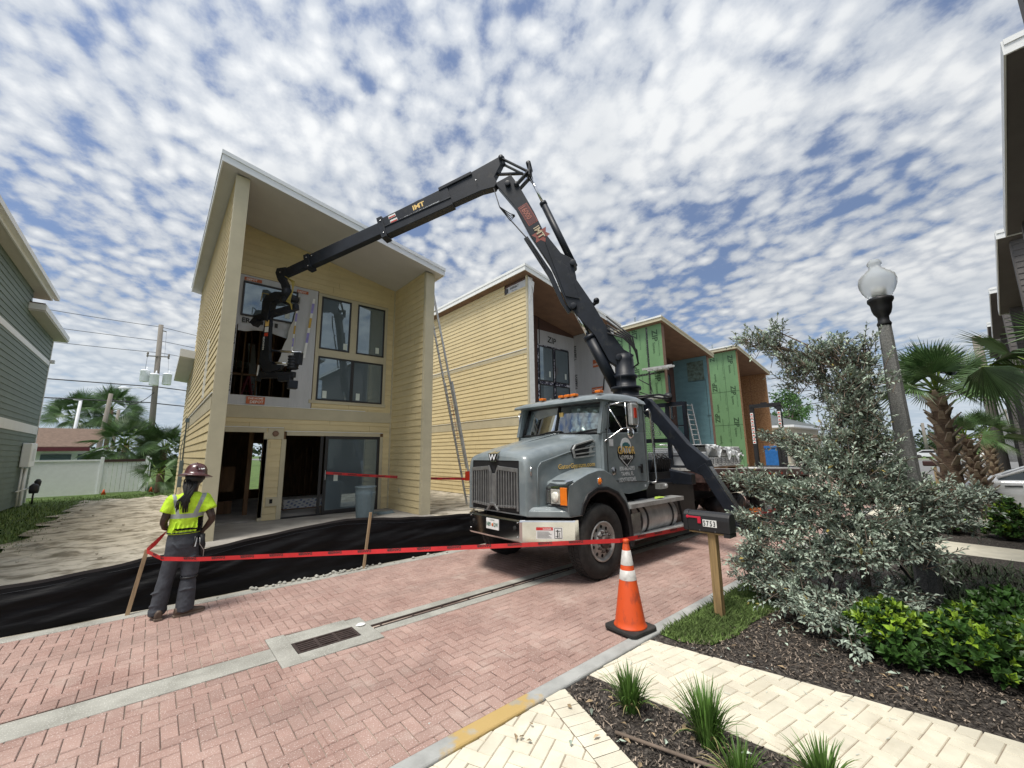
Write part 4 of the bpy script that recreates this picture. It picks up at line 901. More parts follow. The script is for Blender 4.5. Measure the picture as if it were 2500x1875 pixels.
mb.box(4.135, 4.15, CY-.06, CY+.06, 1.1, 1.57); mb.beam((4.11, CY-.06, 1.10), (4.11, CY+.06, 1.10), .04, .04)
mb.each('grille_bar', M['bar'], gr, bevel=.004)
mb = MB(); tz = .02; mb.prism([(-.125, 0), (-.07, -.13), (.07, -.13), (.125, 0)], (4.115, CY, 1.885), (0, 1, 0), (0, 0, 1), (.03, 0, 0)); mb.add([(4.115, CY-.125, 1.885), (4.115, CY+.125, 1.885), (4.34, CY, 1.965), (4.34, CY, 1.93)], [(0, 1, 2), (0, 2, 3), (1, 3, 2)])
em = mb.build('emblem', M['chrome'], hood)
mb = MB(); mb.prism([(-.105, -.012), (-.062, -.118), (.062, -.118), (.105, -.012)], (4.112, CY, 1.885), (0, 1, 0), (0, 0, 1), (-.003, 0, 0)); e2 = mb.build('emblem_plate', M['blk'], em)
mb = MB(); mb.text('W', (4.105, CY, 1.780), (0, -1, 0), (0, 0, 1), .135, sx=1.25, center=True, bold=.02); mb.build('emblem_letter', M['whl'], em)
# side air intake and nose marker
for s in (-1, 1):
    y = CY+s*.872
    mb = MB(); P = [(5.10, 1.80), (5.06, 1.93), (5.12, 2.00), (5.56, 2.09), (5.64, 2.03), (5.66, 1.84)]
    mb.prism(P, (0, y-s*.06, 0), (1, 0, 0), (0, 0, 1), (0, s*.06, 0)); b_ = mb.build('side_intake', M['blk'], hood)
    mb = MB(); q = [(x, y+s*.004, z) for x, z in P]
    for i in range(6): mb.beam(q[i], q[(i+1) % 6], .022, .03, up=(0, 1, 0))
    for a, b in (((5.10, 1.855), (5.65, 1.90)), ((5.08, 1.92), (5.65, 1.985))): mb.beam((a[0], y+s*.006, a[1]), (b[0], y+s*.006, b[1]), .018, .03, up=(0, 1, 0))
    mb.prism([(5.46, 1.86), (5.66, 1.89), (5.66, 2.03), (5.5, 2.0)], (0, y, 0), (1, 0, 0), (0, 0, 1), (0, s*.012, 0))
    mb.build('intake_trim', M['alu'], b_)
    mb = MB(); yy = y+s*.014; mb.text('W', (5.52 if s < 0 else 5.62, yy, 1.92), (-s, 0, -s*.15), (0, 0, 1), .075, bold=.02); mb.build('intake_letter', M['blk'], b_)
    mb = MB(); mb.tube([(4.245, CY+s*.735, 1.55), (4.245, CY+s*.735, 1.68)], .022, 10, sq=.5); mb.build('nose_marker', M['chromed'], hood)
# web address on the flank
mb = MB(); mb.text('GatorGypsum.com', (4.78, CY-.796, 1.625), (1, -.125, .035), (0, 0, 1), .106, sx=.98, bold=.022); mb.build('web_address_shadow', M['blk'], hood)
mb = MB(); mb.text('GatorGypsum.com', (4.78, CY-.802, 1.631), (1, -.125, .035), (0, 0, 1), .106, sx=.98, bold=.016); mb.build('web_address', M['gold'], hood)
# ---- fenders with wheel arches
for s in (-1, 1):
    Y = lambda d: CY+s*d
    outer = [(4.56, 1.00), (4.53, 1.13), (4.56, 1.40), (4.74, 1.475), (5.0, 1.555), (5.25, 1.60), (5.42, 1.595), (5.62, 1.51), (5.80, 1.36), (5.97, 1.14), (6.06, .95), (6.09, .60), (6.08, .36)]
    arch = [(6.02, .36), (6.01, .62), (5.97, .80), (5.86, 1.02), (5.68, 1.18), (5.44, 1.27), (5.2, 1.275), (5.02, 1.20), (4.90, 1.08), (4.85, .98)]
    mb = MB()
    # outer skin, rounded shoulder, roof of the fender towards the hood
    sk = lambda off, dz, pts: [Vector((x, Y(off), z+dz)) for x, z in pts]
    ring_o = outer+arch
    n1 = len(ring_o)
    mb.add([(x, Y(1.20), z) for x, z in ring_o], [tuple(range(n1)) if s > 0 else tuple(range(n1))[::-1]])
    top = outer[:]
    cz = lambda x, z, k: (x+(5.25-x)*.0, z)
    secs = [[Vector((x, Y(1.20), z)) for x, z in top], [Vector((x, Y(1.18), z+.018)) for x, z in top], [Vector((x, Y(1.12), z+.034)) for x, z in top], [Vector((x, Y(.74), z+.05)) for x, z in top]]
    mb.loft(secs, 0, True)
    mb.loft([[Vector((x, Y(1.20), z)) for x, z in arch], [Vector((x, Y(.72), z)) for x, z in arch]], 1, True)
    fd = mb.build('fender', [M['paint'], M['blk']], T)
    # dark lip round the arch
    mb = MB(); lip = [(6.09, .36), (6.09, .60), (6.05, .84), (5.93, 1.07), (5.73, 1.25), (5.46, 1.345), (5.18, 1.35), (4.96, 1.27), (4.84, 1.13), (4.79, .98)]
    mb.loft([[Vector((x, Y(1.225), z)) for x, z in lip], [Vector((x, Y(1.235), z)) for x, z in [(a*.5+b*.5, c*.5+d*.5) for (a, c), (b, d) in zip(lip, arch)]], [Vector((x, Y(1.215), z)) for x, z in arch], [Vector((x, Y(.95), z)) for x, z in arch]], 0, True)
    mb.loft([[Vector((x, Y(1.19), z+.01)) for x, z in lip], [Vector((x, Y(1.225), z)) for x, z in lip]], 0, True)
    mb.build('arch_lip', M['blk'], fd)
    # lower nose: swept shelf from the bumper to the arch and the lamp pod
    mb = MB(); pl = [(4.17, CY+s*.70), (4.50, CY+s*1.08), (4.58, CY+s*1.195), (4.86, CY+s*1.195), (4.9, CY+s*.72)]
    pl2 = [(4.19, CY+s*.72), (4.55, CY+s*1.05), (4.62, CY+s*1.18), (4.86, CY+s*1.19), (4.9, CY+s*.72)]
    lo = [Vector((x, y, .965)) for x, y in pl]; mid = [Vector((x, y, 1.05)) for x, y in pl]; hi = [Vector((x+.02, y-s*.02, 1.10)) for x, y in pl2]
    mb.loft([lo, mid, hi], 0, False, closed=True, caps=True); mb.build('nose_shelf', M['paint'], fd, bevel=.012)
    mb = MB(); a0, a1 = .80, 1.19
    mb.hexa([(4.56, Y(a0), 1.09), (4.60, Y(a1), 1.09), (4.95, Y(a1), 1.09), (4.95, Y(a0), 1.09), (4.58, Y(a0+.03), 1.40), (4.62, Y(a1), 1.42), (5.0, Y(a1), 1.54), (4.95, Y(a0), 1.52)] if s > 0 else
            [(4.60, Y(a1), 1.09), (4.56, Y(a0), 1.09), (4.95, Y(a0), 1.09), (4.95, Y(a1), 1.09), (4.62, Y(a1), 1.42), (4.58, Y(a0+.03), 1.40), (4.95, Y(a0), 1.52), (5.0, Y(a1), 1.54)])
    mb.build('lamp_pod', M['paint'], fd, bevel=.02)
    hl = MB()
    def hp(t, zz, dx=0): return (4.505+.045*t+dx, Y(a0+(a1-a0)*t), 1.25+(zz-1.25)*1.12)
    fr = [hp(0.0, 1.135), hp(1.0, 1.125), hp(1.03, 1.40), hp(.04, 1.37)]
    hl.add([Vector(p)+Vector((.01, 0, 0)) for p in fr]+[Vector(p)+Vector((-.028, 0, 0)) for p in fr], [(0, 1, 2, 3), (4, 5, 6, 7), (0, 1, 5, 4), (1, 2, 6, 5), (2, 3, 7, 6), (3, 0, 4, 7)])
    hl.add([hp(.04, 1.37, -.03), hp(1.03, 1.40, -.03), hp(1.03, 1.46, .12), hp(.1, 1.45, .10)], [(0, 1, 2, 3)])
    h = hl.build('headlight', M['chrome'], T)
    def patch(nm, t0, t1, z0, z1, m, dx=-.034):
        q = MB(); q.add([hp(t0, z0, dx), hp(t1, z0, dx), hp(t1, z1, dx), hp(t0, z1, dx), hp(t0, z0, dx+.012), hp(t1, z0, dx+.012), hp(t1, z1, dx+.012), hp(t0, z1, dx+.012)], [(0, 1, 2, 3), (4, 7, 6, 5), (0, 4, 5, 1), (1, 5, 6, 2), (2, 6, 7, 3), (3, 7, 4, 0)]); q.build(nm, m, h, bevel=.006)
    patch('lamp_recess', .05, .98, 1.15, 1.355, M['blk'], -.030)
    patch('reflector', .06, .22, 1.165, 1.335, M['chromed'], -.036); patch('lens', .28, .70, 1.16, 1.345, M['lens'], -.040); patch('turn_signal', .72, 1.02, 1.15, 1.37, M['amber'], -.044)
    q = MB(); q.lathe([(.075, 0), (.07, .012), (.03, .02), (0, .02)], hp(.49, 1.25, -.042), (-1, 0, 0), 16); q.build('bulb', mat('lit_bulb', (.9, .86, .75), .2, var=.2, scale=60, metal=.2), h)
    mb = MB(); mb.lathe([(.055, 0), (.05, .012), (.03, .024), (0, .026)], (5.28, Y(1.20), 1.44), (0, s, 0), 14); mb.build('side_marker', M['amber'], fd)
    mb = MB(); mb.lathe([(.065, 0), (.065, .008), (.05, .009), (0, .009)], (5.28, Y(1.20), 1.44), (0, s, 0), 14); mb.build('marker_ring', M['chrome'], fd)
    mb = MB(); mb.box(5.30, 5.42, min(Y(1.20), Y(1.23)), max(Y(1.20), Y(1.23)), 1.29, 1.35); mb.build('hood_latch', M['blk'], fd, bevel=.01)
# ---- bumper
pl = [(4.64, -1.215), (4.13, -.66), (4.11, -.62), (4.11, .62), (4.13, .66), (4.64, 1.215)]
secs = []
for z, inset in ((.60, .03), (.625, .0), (.90, .0), (.925, .02)):
    secs.append([Vector((x+inset, CY+y, z)) for x, y in pl])
secs = secs + [[v+Vector((.06, 0, 0)) for v in secs[-1]], [v+Vector((.06, 0, 0)) for v in secs[0]]]
mb = MB(); mb.loft(secs+[secs[0]], 0, False); bp = mb.build('bumper', M['chrome'], T, bevel=.006)
mb = MB()
for y in (-.52, .5): mb.lathe([(.035, 0), (.035, .004), (0, .004)], (4.108, CY+y, .80), (-1, 0, 0), 16)
mb.each('tow_hole', M['dark'], bp)
mb = MB()
for y in (-.58, .58):
    for z in (.68, .88): mb.lathe([(.014, 0), (.010, .01), (0, .011)], (4.109, CY+y, z), (-1, 0, 0), 8)
mb.each('bolt', M['chromed'], bp)
mb = MB(); mb.box(4.103, 4.108, CY-.15, CY+.16, .72, .88); lp = mb.build('licence_plate', M['white'], bp, bevel=.003)
mb = MB(); mb.text('N89   12W', (4.100, CY+.005, .765), (0, -1, 0), (0, 0, 1), .085, sx=.72, center=True, bold=.02); mb.text('FLORIDA', (4.100, CY+.005, .85), (0, -1, 0), (0, 0, 1), .03, center=True); mb.build('plate_text', mat('plate_green', (.02, .12, .07), .5), lp)
mb = MB(); mb.lathe([(.026, 0), (.02, .003), (0, .003)], (4.102, CY+.0, .79), (-1, 0, 0), 14); mb.build('plate_orange', M['orangep'], lp)
# warning sticker on the swept corner
c0, c1 = Vector((4.64, CY-1.215, 0)), Vector((4.13, CY-.66, 0)); d = (c0-c1).normalized(); nn = Vector((-d.y, d.x, 0)); nn = nn if nn.x < 0 else -nn
mb = MB()
def stk(a, b, z0, z1, mi, o): mb.add([c1+d*a+nn*o+Vector((0, 0, z0)), c1+d*b+nn*o+Vector((0, 0, z0)), c1+d*b+nn*o+Vector((0, 0, z1)), c1+d*a+nn*o+Vector((0, 0, z1))], [(0, 1, 2, 3)], mi)
stk(.20, .58, .67, .83, 0, .004); stk(.20, .44, .79, .83, 1, .006); stk(.46, .57, .68, .82, 2, .006); stk(.468, .562, .687, .813, 0, .008)
for k in range(6): stk(.215, .42-.02*(k % 3), .685+k*.016, .690+k*.016, 2, .006)
stk(.50, .515, .69, .80, 2, .010); stk(.48, .55, .775, .785, 2, .010); stk(.53, .54, .69, .76, 2, .010); stk(.475, .52, .705, .712, 2, .010)
mb.build('warning_sticker', [M['white'], M['red'], M['ink']], bp)
mb = MB(); mb.text('DANGER', c1+d*.36+nn*.008+Vector((0, 0, .797)), -d if False else d, (0, 0, 1), .03, bold=.02, center=True); mb.build('sticker_text', M['white'], bp)
# ---- cab
cab = MB(); hw = 1.05
lower = [(5.62, 1.30), (5.62, 2.20), (6.97, 2.24), (6.98, 1.30), (6.88, 1.20), (6.3, 1.16), (5.95, 1.22)]
for s in (-1, 1):
    y0, y1 = CY+s*hw, CY+s*(hw-.06); d = Vector((0, -s*.06, 0)); o = (0, CY+s*hw, 0)
    cab.prism(lower, o, (1, 0, 0), (0, 0, 1), d)
    cab.prism([(5.60, 2.202), (5.78, 2.202), (5.88, 2.70), (5.74, 2.76)], o, (1, 0, 0), (0, 0, 1), d)
    cab.prism([(6.70, 2.232), (6.97, 2.242), (6.95, 2.76), (6.70, 2.76)], o, (1, 0, 0), (0, 0, 1), d)
    cab.prism([(5.88, 2.70), (6.698, 2.68), (6.698, 2.76), (5.745, 2.76)], o, (1, 0, 0), (0, 0, 1), d)
cab.box(6.92, 6.97, CY-hw+.062, CY+hw-.062, 1.25, 2.76)
cab.box(5.62, 5.68, CY-hw+.062, CY+hw-.062, 1.25, 2.18)
cab.box(5.7, 6.9, CY-hw+.062, CY+hw-.062, 1.22, 1.28)
cb = cab.build('cab', M['paint'], T, bevel=.012)
rf = [(5.50, 2.765), (5.52, 2.81), (5.72, 2.875), (5.95, 2.915), (6.35, 2.93), (6.75, 2.91), (6.93, 2.86), (6.985, 2.77)]
mb = MB(); secs = []
for t, sc in ((-1.075, .0), (-1.06, .55), (-1.02, .85), (-.9, 1.0), (-.4, 1.12), (0, 1.15), (.4, 1.12), (.9, 1.0), (1.02, .85), (1.06, .55), (1.075, 0)):
    secs.append([Vector((x+(.04*(1-min(1, sc))), CY+t, 2.765+(z-2.765)*sc)) for x, z in rf])
mb.loft(secs, 0, True); mb.add([v for v in secs[0]]+[v for v in secs[-1]], [])
mb.box(5.52, 6.97, CY-1.05, CY+1.05, 2.752, 2.768)
mb.build('cab_roof', M['paint'], T)
mb = MB(); n7 = 9
for y in (-.98, -.43, -.28, -.13, .38): 
    x = 5.68; mb.box(x-.06, x+.05, CY+y-.055, CY+y+.055, 2.885, 2.935)
mb.each('roof_marker', M['amber'], T, bevel=.012)
# windshield: two panes, centre bar, gasket
def ws(t, k):  # t across -1..1, k 0 bottom 1 top
    bow = .10*(t*t); return Vector((5.60+.16*k+bow, CY+t*(.97-.05*k), 2.20+.555*k))
mb = MB()
for a, b in ((-1, -.02), (.02, 1)):
    ts = [a+(b-a)*i/6 for i in range(7)]; mb.loft([[ws(t, .05) for t in ts], [ws(t, .97) for t in ts]], 0, True)
wsd = mb.build('windshield', M['clear'], T)
mb = MB()
mb.tube([ws(t/8, .03)+Vector((-.01, 0, 0)) for t in range(-8, 9)], .022, 6); mb.tube([ws(t/8, 1)+Vector((-.01, 0, 0)) for t in range(-8, 9)], .03, 6)
for t in (-1, 0, 1): mb.tube([ws(t, 0)+Vector((-.01, 0, 0)), ws(t, 1)+Vector((-.01, 0, 0))], .026, 6)
mb.build('gasket', M['blk'], wsd)
mb = MB()
for y in (-.5, .45): mb.tube([ws(y, .02)+Vector((-.05, 0, 0)), ws(y-.25, .10)+Vector((-.04, 0, 0)), ws(y-.45, .14)+Vector((-.03, 0, 0))], .010, 6); mb.tube([ws(y-.05, .06)+Vector((-.035, 0, 0)), ws(y-.62, .12)+Vector((-.03, 0, 0))], .012, 5)
mb.each('wiper', M['blk'], wsd)
for s in (-1, 1):
    A_ = []
    q = [(5.60, 2.20), (5.73, 2.745), (5.80, 2.745), (5.66, 2.20)]
    mb = MB(); mb.prism([(5.56, 2.19), (5.70, 2.76), (5.78, 2.76), (5.66, 2.19)], (0, CY+s*1.045, 0), (1, 0, 0), (0, 0, 1), (0, -s*.07, 0)); mb.build('pillar', M['paint'], cb, bevel=.01)
# crumpled reflective sunshade behind the near pane
mb = MB(); nx, nz = 22, 16
vs = []
for i in range(nx+1):
    for j in range(nz+1):
        t = -.93+.60*i/nx; k = .06+.80*j/nz; p = ws(t-(.0 if i else 0)+.10*(k)*(i/nx), k); vs.append(p+Vector((.07+.045*mn.noise(Vector((i*.55, j*.32, 2))), 0, 0)))
mb.add(vs, [(i*(nz+1)+j, (i+1)*(nz+1)+j, (i+1)*(nz+1)+j+1, i*(nz+1)+j+1) for i in range(nx) for j in range(nz)], 0, True)
mb.build('sunshade', mat('sunshade_foil', (.75, .77, .75), .28, metal=.8, var=.05), T)
mb = MB(); mb.box(5.9, 6.6, CY+.25, CY+.85, 1.3, 2.0); mb.box(6.5, 6.68, CY+.25, CY+.85, 1.9, 2.55); mb.box(6.5, 6.68, CY-.85, CY-.25, 1.9, 2.55); mb.box(5.66, 5.9, CY-.95, CY+.95, 1.9, 2.16); mb.each('seat', M['blk'], T, bevel=.04)
mb = MB(); mb.tube([(6.02+.08*math.sin(a), CY+.5+.22*math.cos(a), 2.22+.20*math.sin(a)) for a in [i*math.pi/8 for i in range(17)]], .014, 6); mb.build('steering_wheel', M['blk'], T)
mb = MB(); mb.box(5.70, 5.705, CY-.12, CY+.02, 2.52, 2.62); mb.build('permit_sticker', M['gold'], wsd)
# side glass, door seams, handle, step light
for s in (-1, 1):
    mb = MB(); mb.add([(5.78, CY+s*(hw-.02), 2.20), (6.70, CY+s*(hw-.02), 2.23), (6.70, CY+s*(hw-.02), 2.69), (5.88, CY+s*(hw-.02), 2.71)], [(0, 1, 2, 3)]); mb.build('side_window', M['clear'], cb)
    dy = CY+s*(hw+.004)
    mb = MB(); pts = [(5.72, 1.46), (5.72, 2.20), (5.84, 2.735), (6.88, 2.735), (6.90, 2.2), (6.90, 1.34), (5.95, 1.40), (5.72, 1.46)]
    mb.tube([(x, dy-s*.002, z) for x, z in pts], .007, 4); mb.build('door_seam', M['blk'], cb)
    mb = MB(); mb.box(6.62, 6.74, min(dy, dy+s*.03), max(dy, dy+s*.03), 1.60, 1.63); mb.box(6.70, 6.74, min(dy, dy+s*.03), max(dy, dy+s*.03), 1.50, 1.66); mb.build('door_handle', M['blk'], cb, bevel=.005)
    mb = MB(); mb.box(5.78, 5.90, min(dy, dy+s*.002), max(dy, dy+s*.002), 1.98, 2.10); mb.box(6.80, 6.85, min(dy, dy+s*.002), max(dy, dy+s*.002), 1.25, 1.29); mb.build('door_decal', M['fascia'], cb)
# door lettering and badge
dy = CY-hw-.003
bd = MB()
bd.prism([(-.27, .0), (-.24, -.10), (0, -.27), (.24, -.10), (.27, 0), (.20, .05), (-.20, .05)], (6.27, dy, 1.88), (1, 0, 0), (0, 0, 1), (0, -.002, 0), 0)
bd.lathe([(.165, 0), (.165, .003), (0, .003)], (6.27, dy-.001, 1.965), (0, -1, 0), 28, 3, sm=False)
bd.prism([(-.225, -.02), (-.20, -.09), (0, -.235), (.20, -.09), (.225, -.02)], (6.27, dy-.003, 1.87), (1, 0, 0), (0, 0, 1), (0, -.002, 0), 3)
bd.prism([(-.235, -.005), (-.19, -.08), (0, -.215), (.19, -.08), (.235, -.005)], (6.27, dy-.006, 1.87), (1, 0, 0), (0, 0, 1), (0, -.002, 0), 0)
bd.prism([(-.12, .0), (-.10, .05), (-.03, .075), (.05, .07), (.12, .03), (.13, -.01), (.05, -.02), (-.04, -.025)], (6.27, dy-.005, 1.975), (1, 0, 0), (0, 0, 1), (0, -.003, 0), 4)
bd.text('GATOR', (6.27, dy-.010, 1.845), (1, 0, 0), (0, 0, 1), .190, 0, sx=.80, center=True, bold=.05)
bd.text('GATOR', (6.27, dy-.013, 1.85), (1, 0, 0), (0, 0, 1), .184, 1, sx=.83, center=True, bold=.02)
bd.text('GYPSUM', (6.27, dy-.013, 1.755), (1, 0, 0), (0, 0, 1), .095, 2, sx=1.0, center=True, bold=.02)
bd.build('door_badge', [M['blk'], M['gold'], M['white'], M['whl'], mat('badge_teal', (.05, .17, .19), .5)], cb)
mb = MB()
mb.text('800-662-6393', (6.27, dy-.004, 1.565), (1, 0, 0), (0, 0, 1), .100, sx=.82, center=True, bold=.015)
mb.text('TAMPA, FL', (6.27, dy-.004, 1.475), (1, 0, 0), (0, 0, 1), .094, sx=.85, center=True, bold=.015)
mb.text('USDOT 827524FL', (6.27, dy-.004, 1.375), (1, 0, 0), (0, 0, 1), .100, sx=.70, center=True, bold=.015)
mb.build('door_lettering', M['whl'], cb)
mb = MB(); mb.lathe([(.07, 0), (.07, .002), (0, .002)], (5.88, dy+.001, 1.565), (0, -1, 0), 20); mb.build('round_sticker', M['chromed'], cb)
# mirrors
for s in (-1, 1):
    y = CY+s*1.33; yb = CY+s*1.05
    mb = MB()
    mb.tube([(5.72, yb, 2.66), (5.90, y, 2.72), (6.24, y, 2.74), (6.29, y, 2.68), (6.28, y, 2.36), (6.22, y, 2.29), (5.95, y, 2.28), (5.84, y-s*.05, 2.26), (5.74, yb, 2.09), (5.66, yb, 2.06)], .014, 8)
    mb.tube([(5.76, yb, 2.70), (5.84, y-s*.05, 2.27)], .012, 8); mb.tube([(5.90, y, 2.72), (5.92, y, 2.28)], .010, 8)
    mr_ = mb.build('mirror_bracket', M['chrome'], T)
    mb = MB(); mb.box(6.02, 6.20, y-.05, y+.04, 2.33, 2.70); hd = mb.build('mirror_head', M['alu'], mr_, bevel=.02)
    mb = MB(); e = y-.052 if s < 0 else y+.042; mb.box(6.075, 6.14, min(e, e+.012 if s > 0 else e-.012), max(e, e+.012 if s > 0 else e-.012), 2.45, 2.62); mb.build('mirror_marker', M['redl'], mr_)
    mb = MB(); mb.lathe([(.0, 0), (.06, .01), (.10, .04), (.10, .05), (0, .05)], (6.12, y+(.02 if s < 0 else -.06), 2.20), (0, 1, 0), 20); mb.build('convex_mirror', M['chrome'], mr_)
mb = MB(); y = CY-hw-.09; mb.tube([(6.93, CY-hw, 2.62), (6.96, y, 2.66), (7.0, y, 2.60), (7.08, y, 1.40), (7.04, y, 1.32), (6.98, CY-hw, 1.32)], .020, 8); mb.build('grab_bar', M['chromed'], T)
mb = MB(); mb.tube([(6.46, CY-.9, 2.9), (6.47, CY-.9, 3.45)], .004, 5); mb.build('aerial', M['blk'], T)
# ---- chassis, tank, steps
mb = MB()
for s in (-.43, .43): mb.box(4.3, 16.3, CY+s-.04, CY+s+.04, .72, 1.0)
mb.box(4.36, 4.5, CY-.5, CY+.5, .65, 1.0); mb.box(5.0, 5.4, CY-.9, CY+.9, .45, .6); mb.box(4.6, 6.8, CY-.35, CY+.35, .6, 1.3)
mb.box(7.1, 9.0, CY-.9, CY+.9, .6, 1.25); mb.box(9.4, 11.2, CY+.1, CY+.95, .55, 1.1)
mb.build('chassis', M['blk'], T)
mb = MB(); mb.lathe([(0, 0), (.24, 0), (.30, .03), (.31, .08), (.31, 1.52), (.30, 1.57), (.24, 1.6), (0, 1.6)], (6.15, 4.34, .70), (1, 0, 0), 32); tk = mb.build('fuel_tank', M['alu'], T)
mb = MB()
for x in (6.42, 6.62, 7.5): mb.lathe([(.312, 0), (.322, .0), (.322, .05), (.312, .05)], (x, 4.34, .70), (1, 0, 0), 32)
mb.each('tank_strap', M['blk'], tk)
mb = MB(); mb.box(6.12, 6.40, 4.02, 4.06, .42, .86); mb.build('tread_panel', M['chromed'], tk)
def tread(name, x0, x1, y0, y1, z, h):
    mb = MB(); mb.box(x0, x1, y0, y1, z-h, z)
    nx = int((x1-x0)/.05); ny = max(2, int((y1-y0)/.045))
    for i in range(nx):
        for j in range(ny):
            x, y = x0+.025+i*.05, y0+.022+j*(y1-y0)/ny; a = .015 if (i+j) % 2 else -.015
            mb.beam((x-.015, y-a, z), (x+.015, y+a, z), .008, .006)
    return mb.build(name, M['alu'], T)
tread('upper_step', 6.05, 7.85, 3.96, 4.22, 1.02, .07); tread('lower_step', 6.12, 8.02, 3.94, 4.16, .50, .05)
mb = MB(); mb.beam((7.80, 4.05, .96), (7.95, 4.05, .5), .05, .02); mb.beam((6.14, 4.05, .95), (6.2, 4.05, .5), .05, .02); mb.each('step_hanger', M['blk'], T)
gl = MB()
for k in range(3): gl.add([(7.0+.07*k, 4.05, 1.03), (7.10+.07*k, 4.0, 1.05), (7.16+.05*k, 4.07, 1.04), (7.08+.06*k, 4.12, 1.06), (7.02+.06*k, 4.10, 1.03)], [(0, 1, 2, 3, 4)])
gl = gl.build('work_glove', mat('glove_yellow', (.40, .55, .08), .8)); tag(recenter(gl, (7.1, 4.05, 1.03)), 'crumpled lime green work glove lying on the truck step', 'glove')
# ---- wheels
def wheel(x, y, s, wd=.29, r=.545, front=True):
    """s: side the rim faces (-1 towards the camera)"""
    ax = (0, s, 0); w = MB()
    prof = [(.32, -wd), (.50, -wd), (.53, -wd+.03), (r, -wd+.06), (r, -.06), (.535, -.02), (.50, .004), (.40, .012), (.31, -.01), (.29, -.05), (.29, -wd+.03), (.32, -wd)]
    w.lathe(prof, (x, y, r), ax, 48)
    for k in range(56):     # tread blocks
        a = 2*math.pi*k/56; c, n = math.cos(a), math.sin(a)
        for (u0, u1, off) in ((-wd+.05, -wd+.12, 0), (-wd+.135, -.135, .5), (-.12, -.05, 0)):
            a = 2*math.pi*(k+off)/56; c, n = math.cos(a), math.sin(a); t = Vector((-n, 0, c))*.024; rr = Vector((c, 0, n)); o = Vector((x, y, r))
            p = [o+rr*(r-.004)+t*q+Vector((0, s*u, 0)) for q in (-1, 1) for u in (u0, u1)]; p2 = [v+rr*.012 for v in p]
            w.hexa([p[0], p[1], p[3], p[2], p2[0], p2[1], p2[3], p2[2]])
    wh = thing_part('wheel', T); ty = w.build('tyre', M['rubber'], wh)
    m = MB()
    if front:
        m.lathe([(.295, -.02), (.295, .0), (.272, .0), (.262, -.03), (.25, -.045), (.17, -.035), (.155, .0), (.15, .004), (0, .004), (0, -.1), (.28, -.1), (.295, -.02)], (x, y, r), ax, 40)
    else: m.lathe([(.295, -.02), (.295, .0), (.272, .0), (.262, -.10), (.24, -.16), (.12, -.17), (0, -.17), (0, -.22), (.28, -.22), (.295, -.02)], (x, y, r), ax, 40)
    rim = m.build('rim', M['rimm'], wh)
    m = MB(); dz = .05 if front else -.15
    for k in range(10):
        a = 2*math.pi*k/10; m.lathe([(.020, -.03), (.020, .02), (.014, .035), (0, .036)], (x+.145*math.cos(a), y+s*(dz-.04), r+.145*math.sin(a)), ax, 6, sm=False)
    if front: m.lathe([(.10, 0), (.10, .05), (.075, .075), (.04, .085), (0, .085)], (x, y, r), ax, 16)
    else: m.lathe([(.11, -.17), (.10, .0), (.06, .02), (0, .02)], (x, y, r), ax, 16)
    m.build('hub', M['iron'], wh)
    m = MB()
    for k in range(10):
        a = 2*math.pi*(k+.5)/10; m.lathe([(.026, 0), (.026, .004), (0, .004)], (x+.21*math.cos(a), y+s*(-.040 if front else -.162), r+.21*math.sin(a)), ax, 12)
    m.each('hand_hole', M['dark'], wh)
    return wh
def thing_part(name, par):
    o = bpy.data.objects.new(name, None); COL.objects.link(o); o.parent = par; ORG[o] = Vector(ORG[par]); return o
wheel(5.30, 3.99, -1); wheel(5.30, 6.41, 1)
for x in (12.65, 13.95):
    wheel(x, 4.02, -1, front=False); wheel(x, 6.38, 1, front=False)
# ---- flat bed
dz = lambda x: 1.50-.036*(x-9.0)
mb = MB(); a, b = 9.0, 16.4
mb.hexa([(a, 4.04, dz(a)-.06), (b, 4.04, dz(b)-.06), (b, 6.40, dz(b)-.06), (a, 6.40, dz(a)-.06), (a, 4.04, dz(a)), (b, 4.04, dz(b)), (b, 6.40, dz(b)), (a, 6.40, dz(a))]); dk = mb.build('deck', mat('deck_boards', (.52, .51, .49), .7, var=.25, scale=3, stretch=(.4, 8, 1)), T)
mb = MB()
for y0, y1 in ((3.96, 4.04), (6.40, 6.48)): mb.hexa([(a, y0, dz(a)-.20), (b, y0, dz(b)-.20), (b, y1, dz(b)-.20), (a, y1, dz(a)-.20), (a, y0, dz(a)-.01), (b, y0, dz(b)-.01), (b, y1, dz(b)-.01), (a, y1, dz(a)-.01)])
mb.box(b, b+.1, 3.96, 6.48, dz(b)-.25, dz(b)-.01); mb.box(9.0, 9.1, 4.04, 6.4, 1.2, 1.42)
for k in range(14): mb.box(9.3+.5*k, 9.38+.5*k, 4.1, 6.35, 1.0, dz(9.3+.5*k)-.061)
mb.build('side_rail', mat('rusty_rail', (.08, .045, .04), .6, var=.5, scale=10), dk)
mb = MB()
for k in range(14):
    x = 9.25+.5*k; mb.box(x, x+.14, 3.952, 3.958, dz(x)-.15, dz(x)-.09, k % 2)
mb.each('reflective_patch', [M['white'], M['redl']], dk)
mb = MB(); mb.box(11.5, 11.85, 3.95, 4.1, .22, .42); mb.build('orange_box', M['amber'], T)
mb = MB(); mb.box(15.4, 16.4, 4.6, 5.8, .5, 1.0); mb.box(16.35, 16.4, 4.0, 6.4, .55, .75); mb.box(16.3, 16.42, 4.0, 4.08, .7, 1.15); mb.build('tail_frame', M['blk'], T)
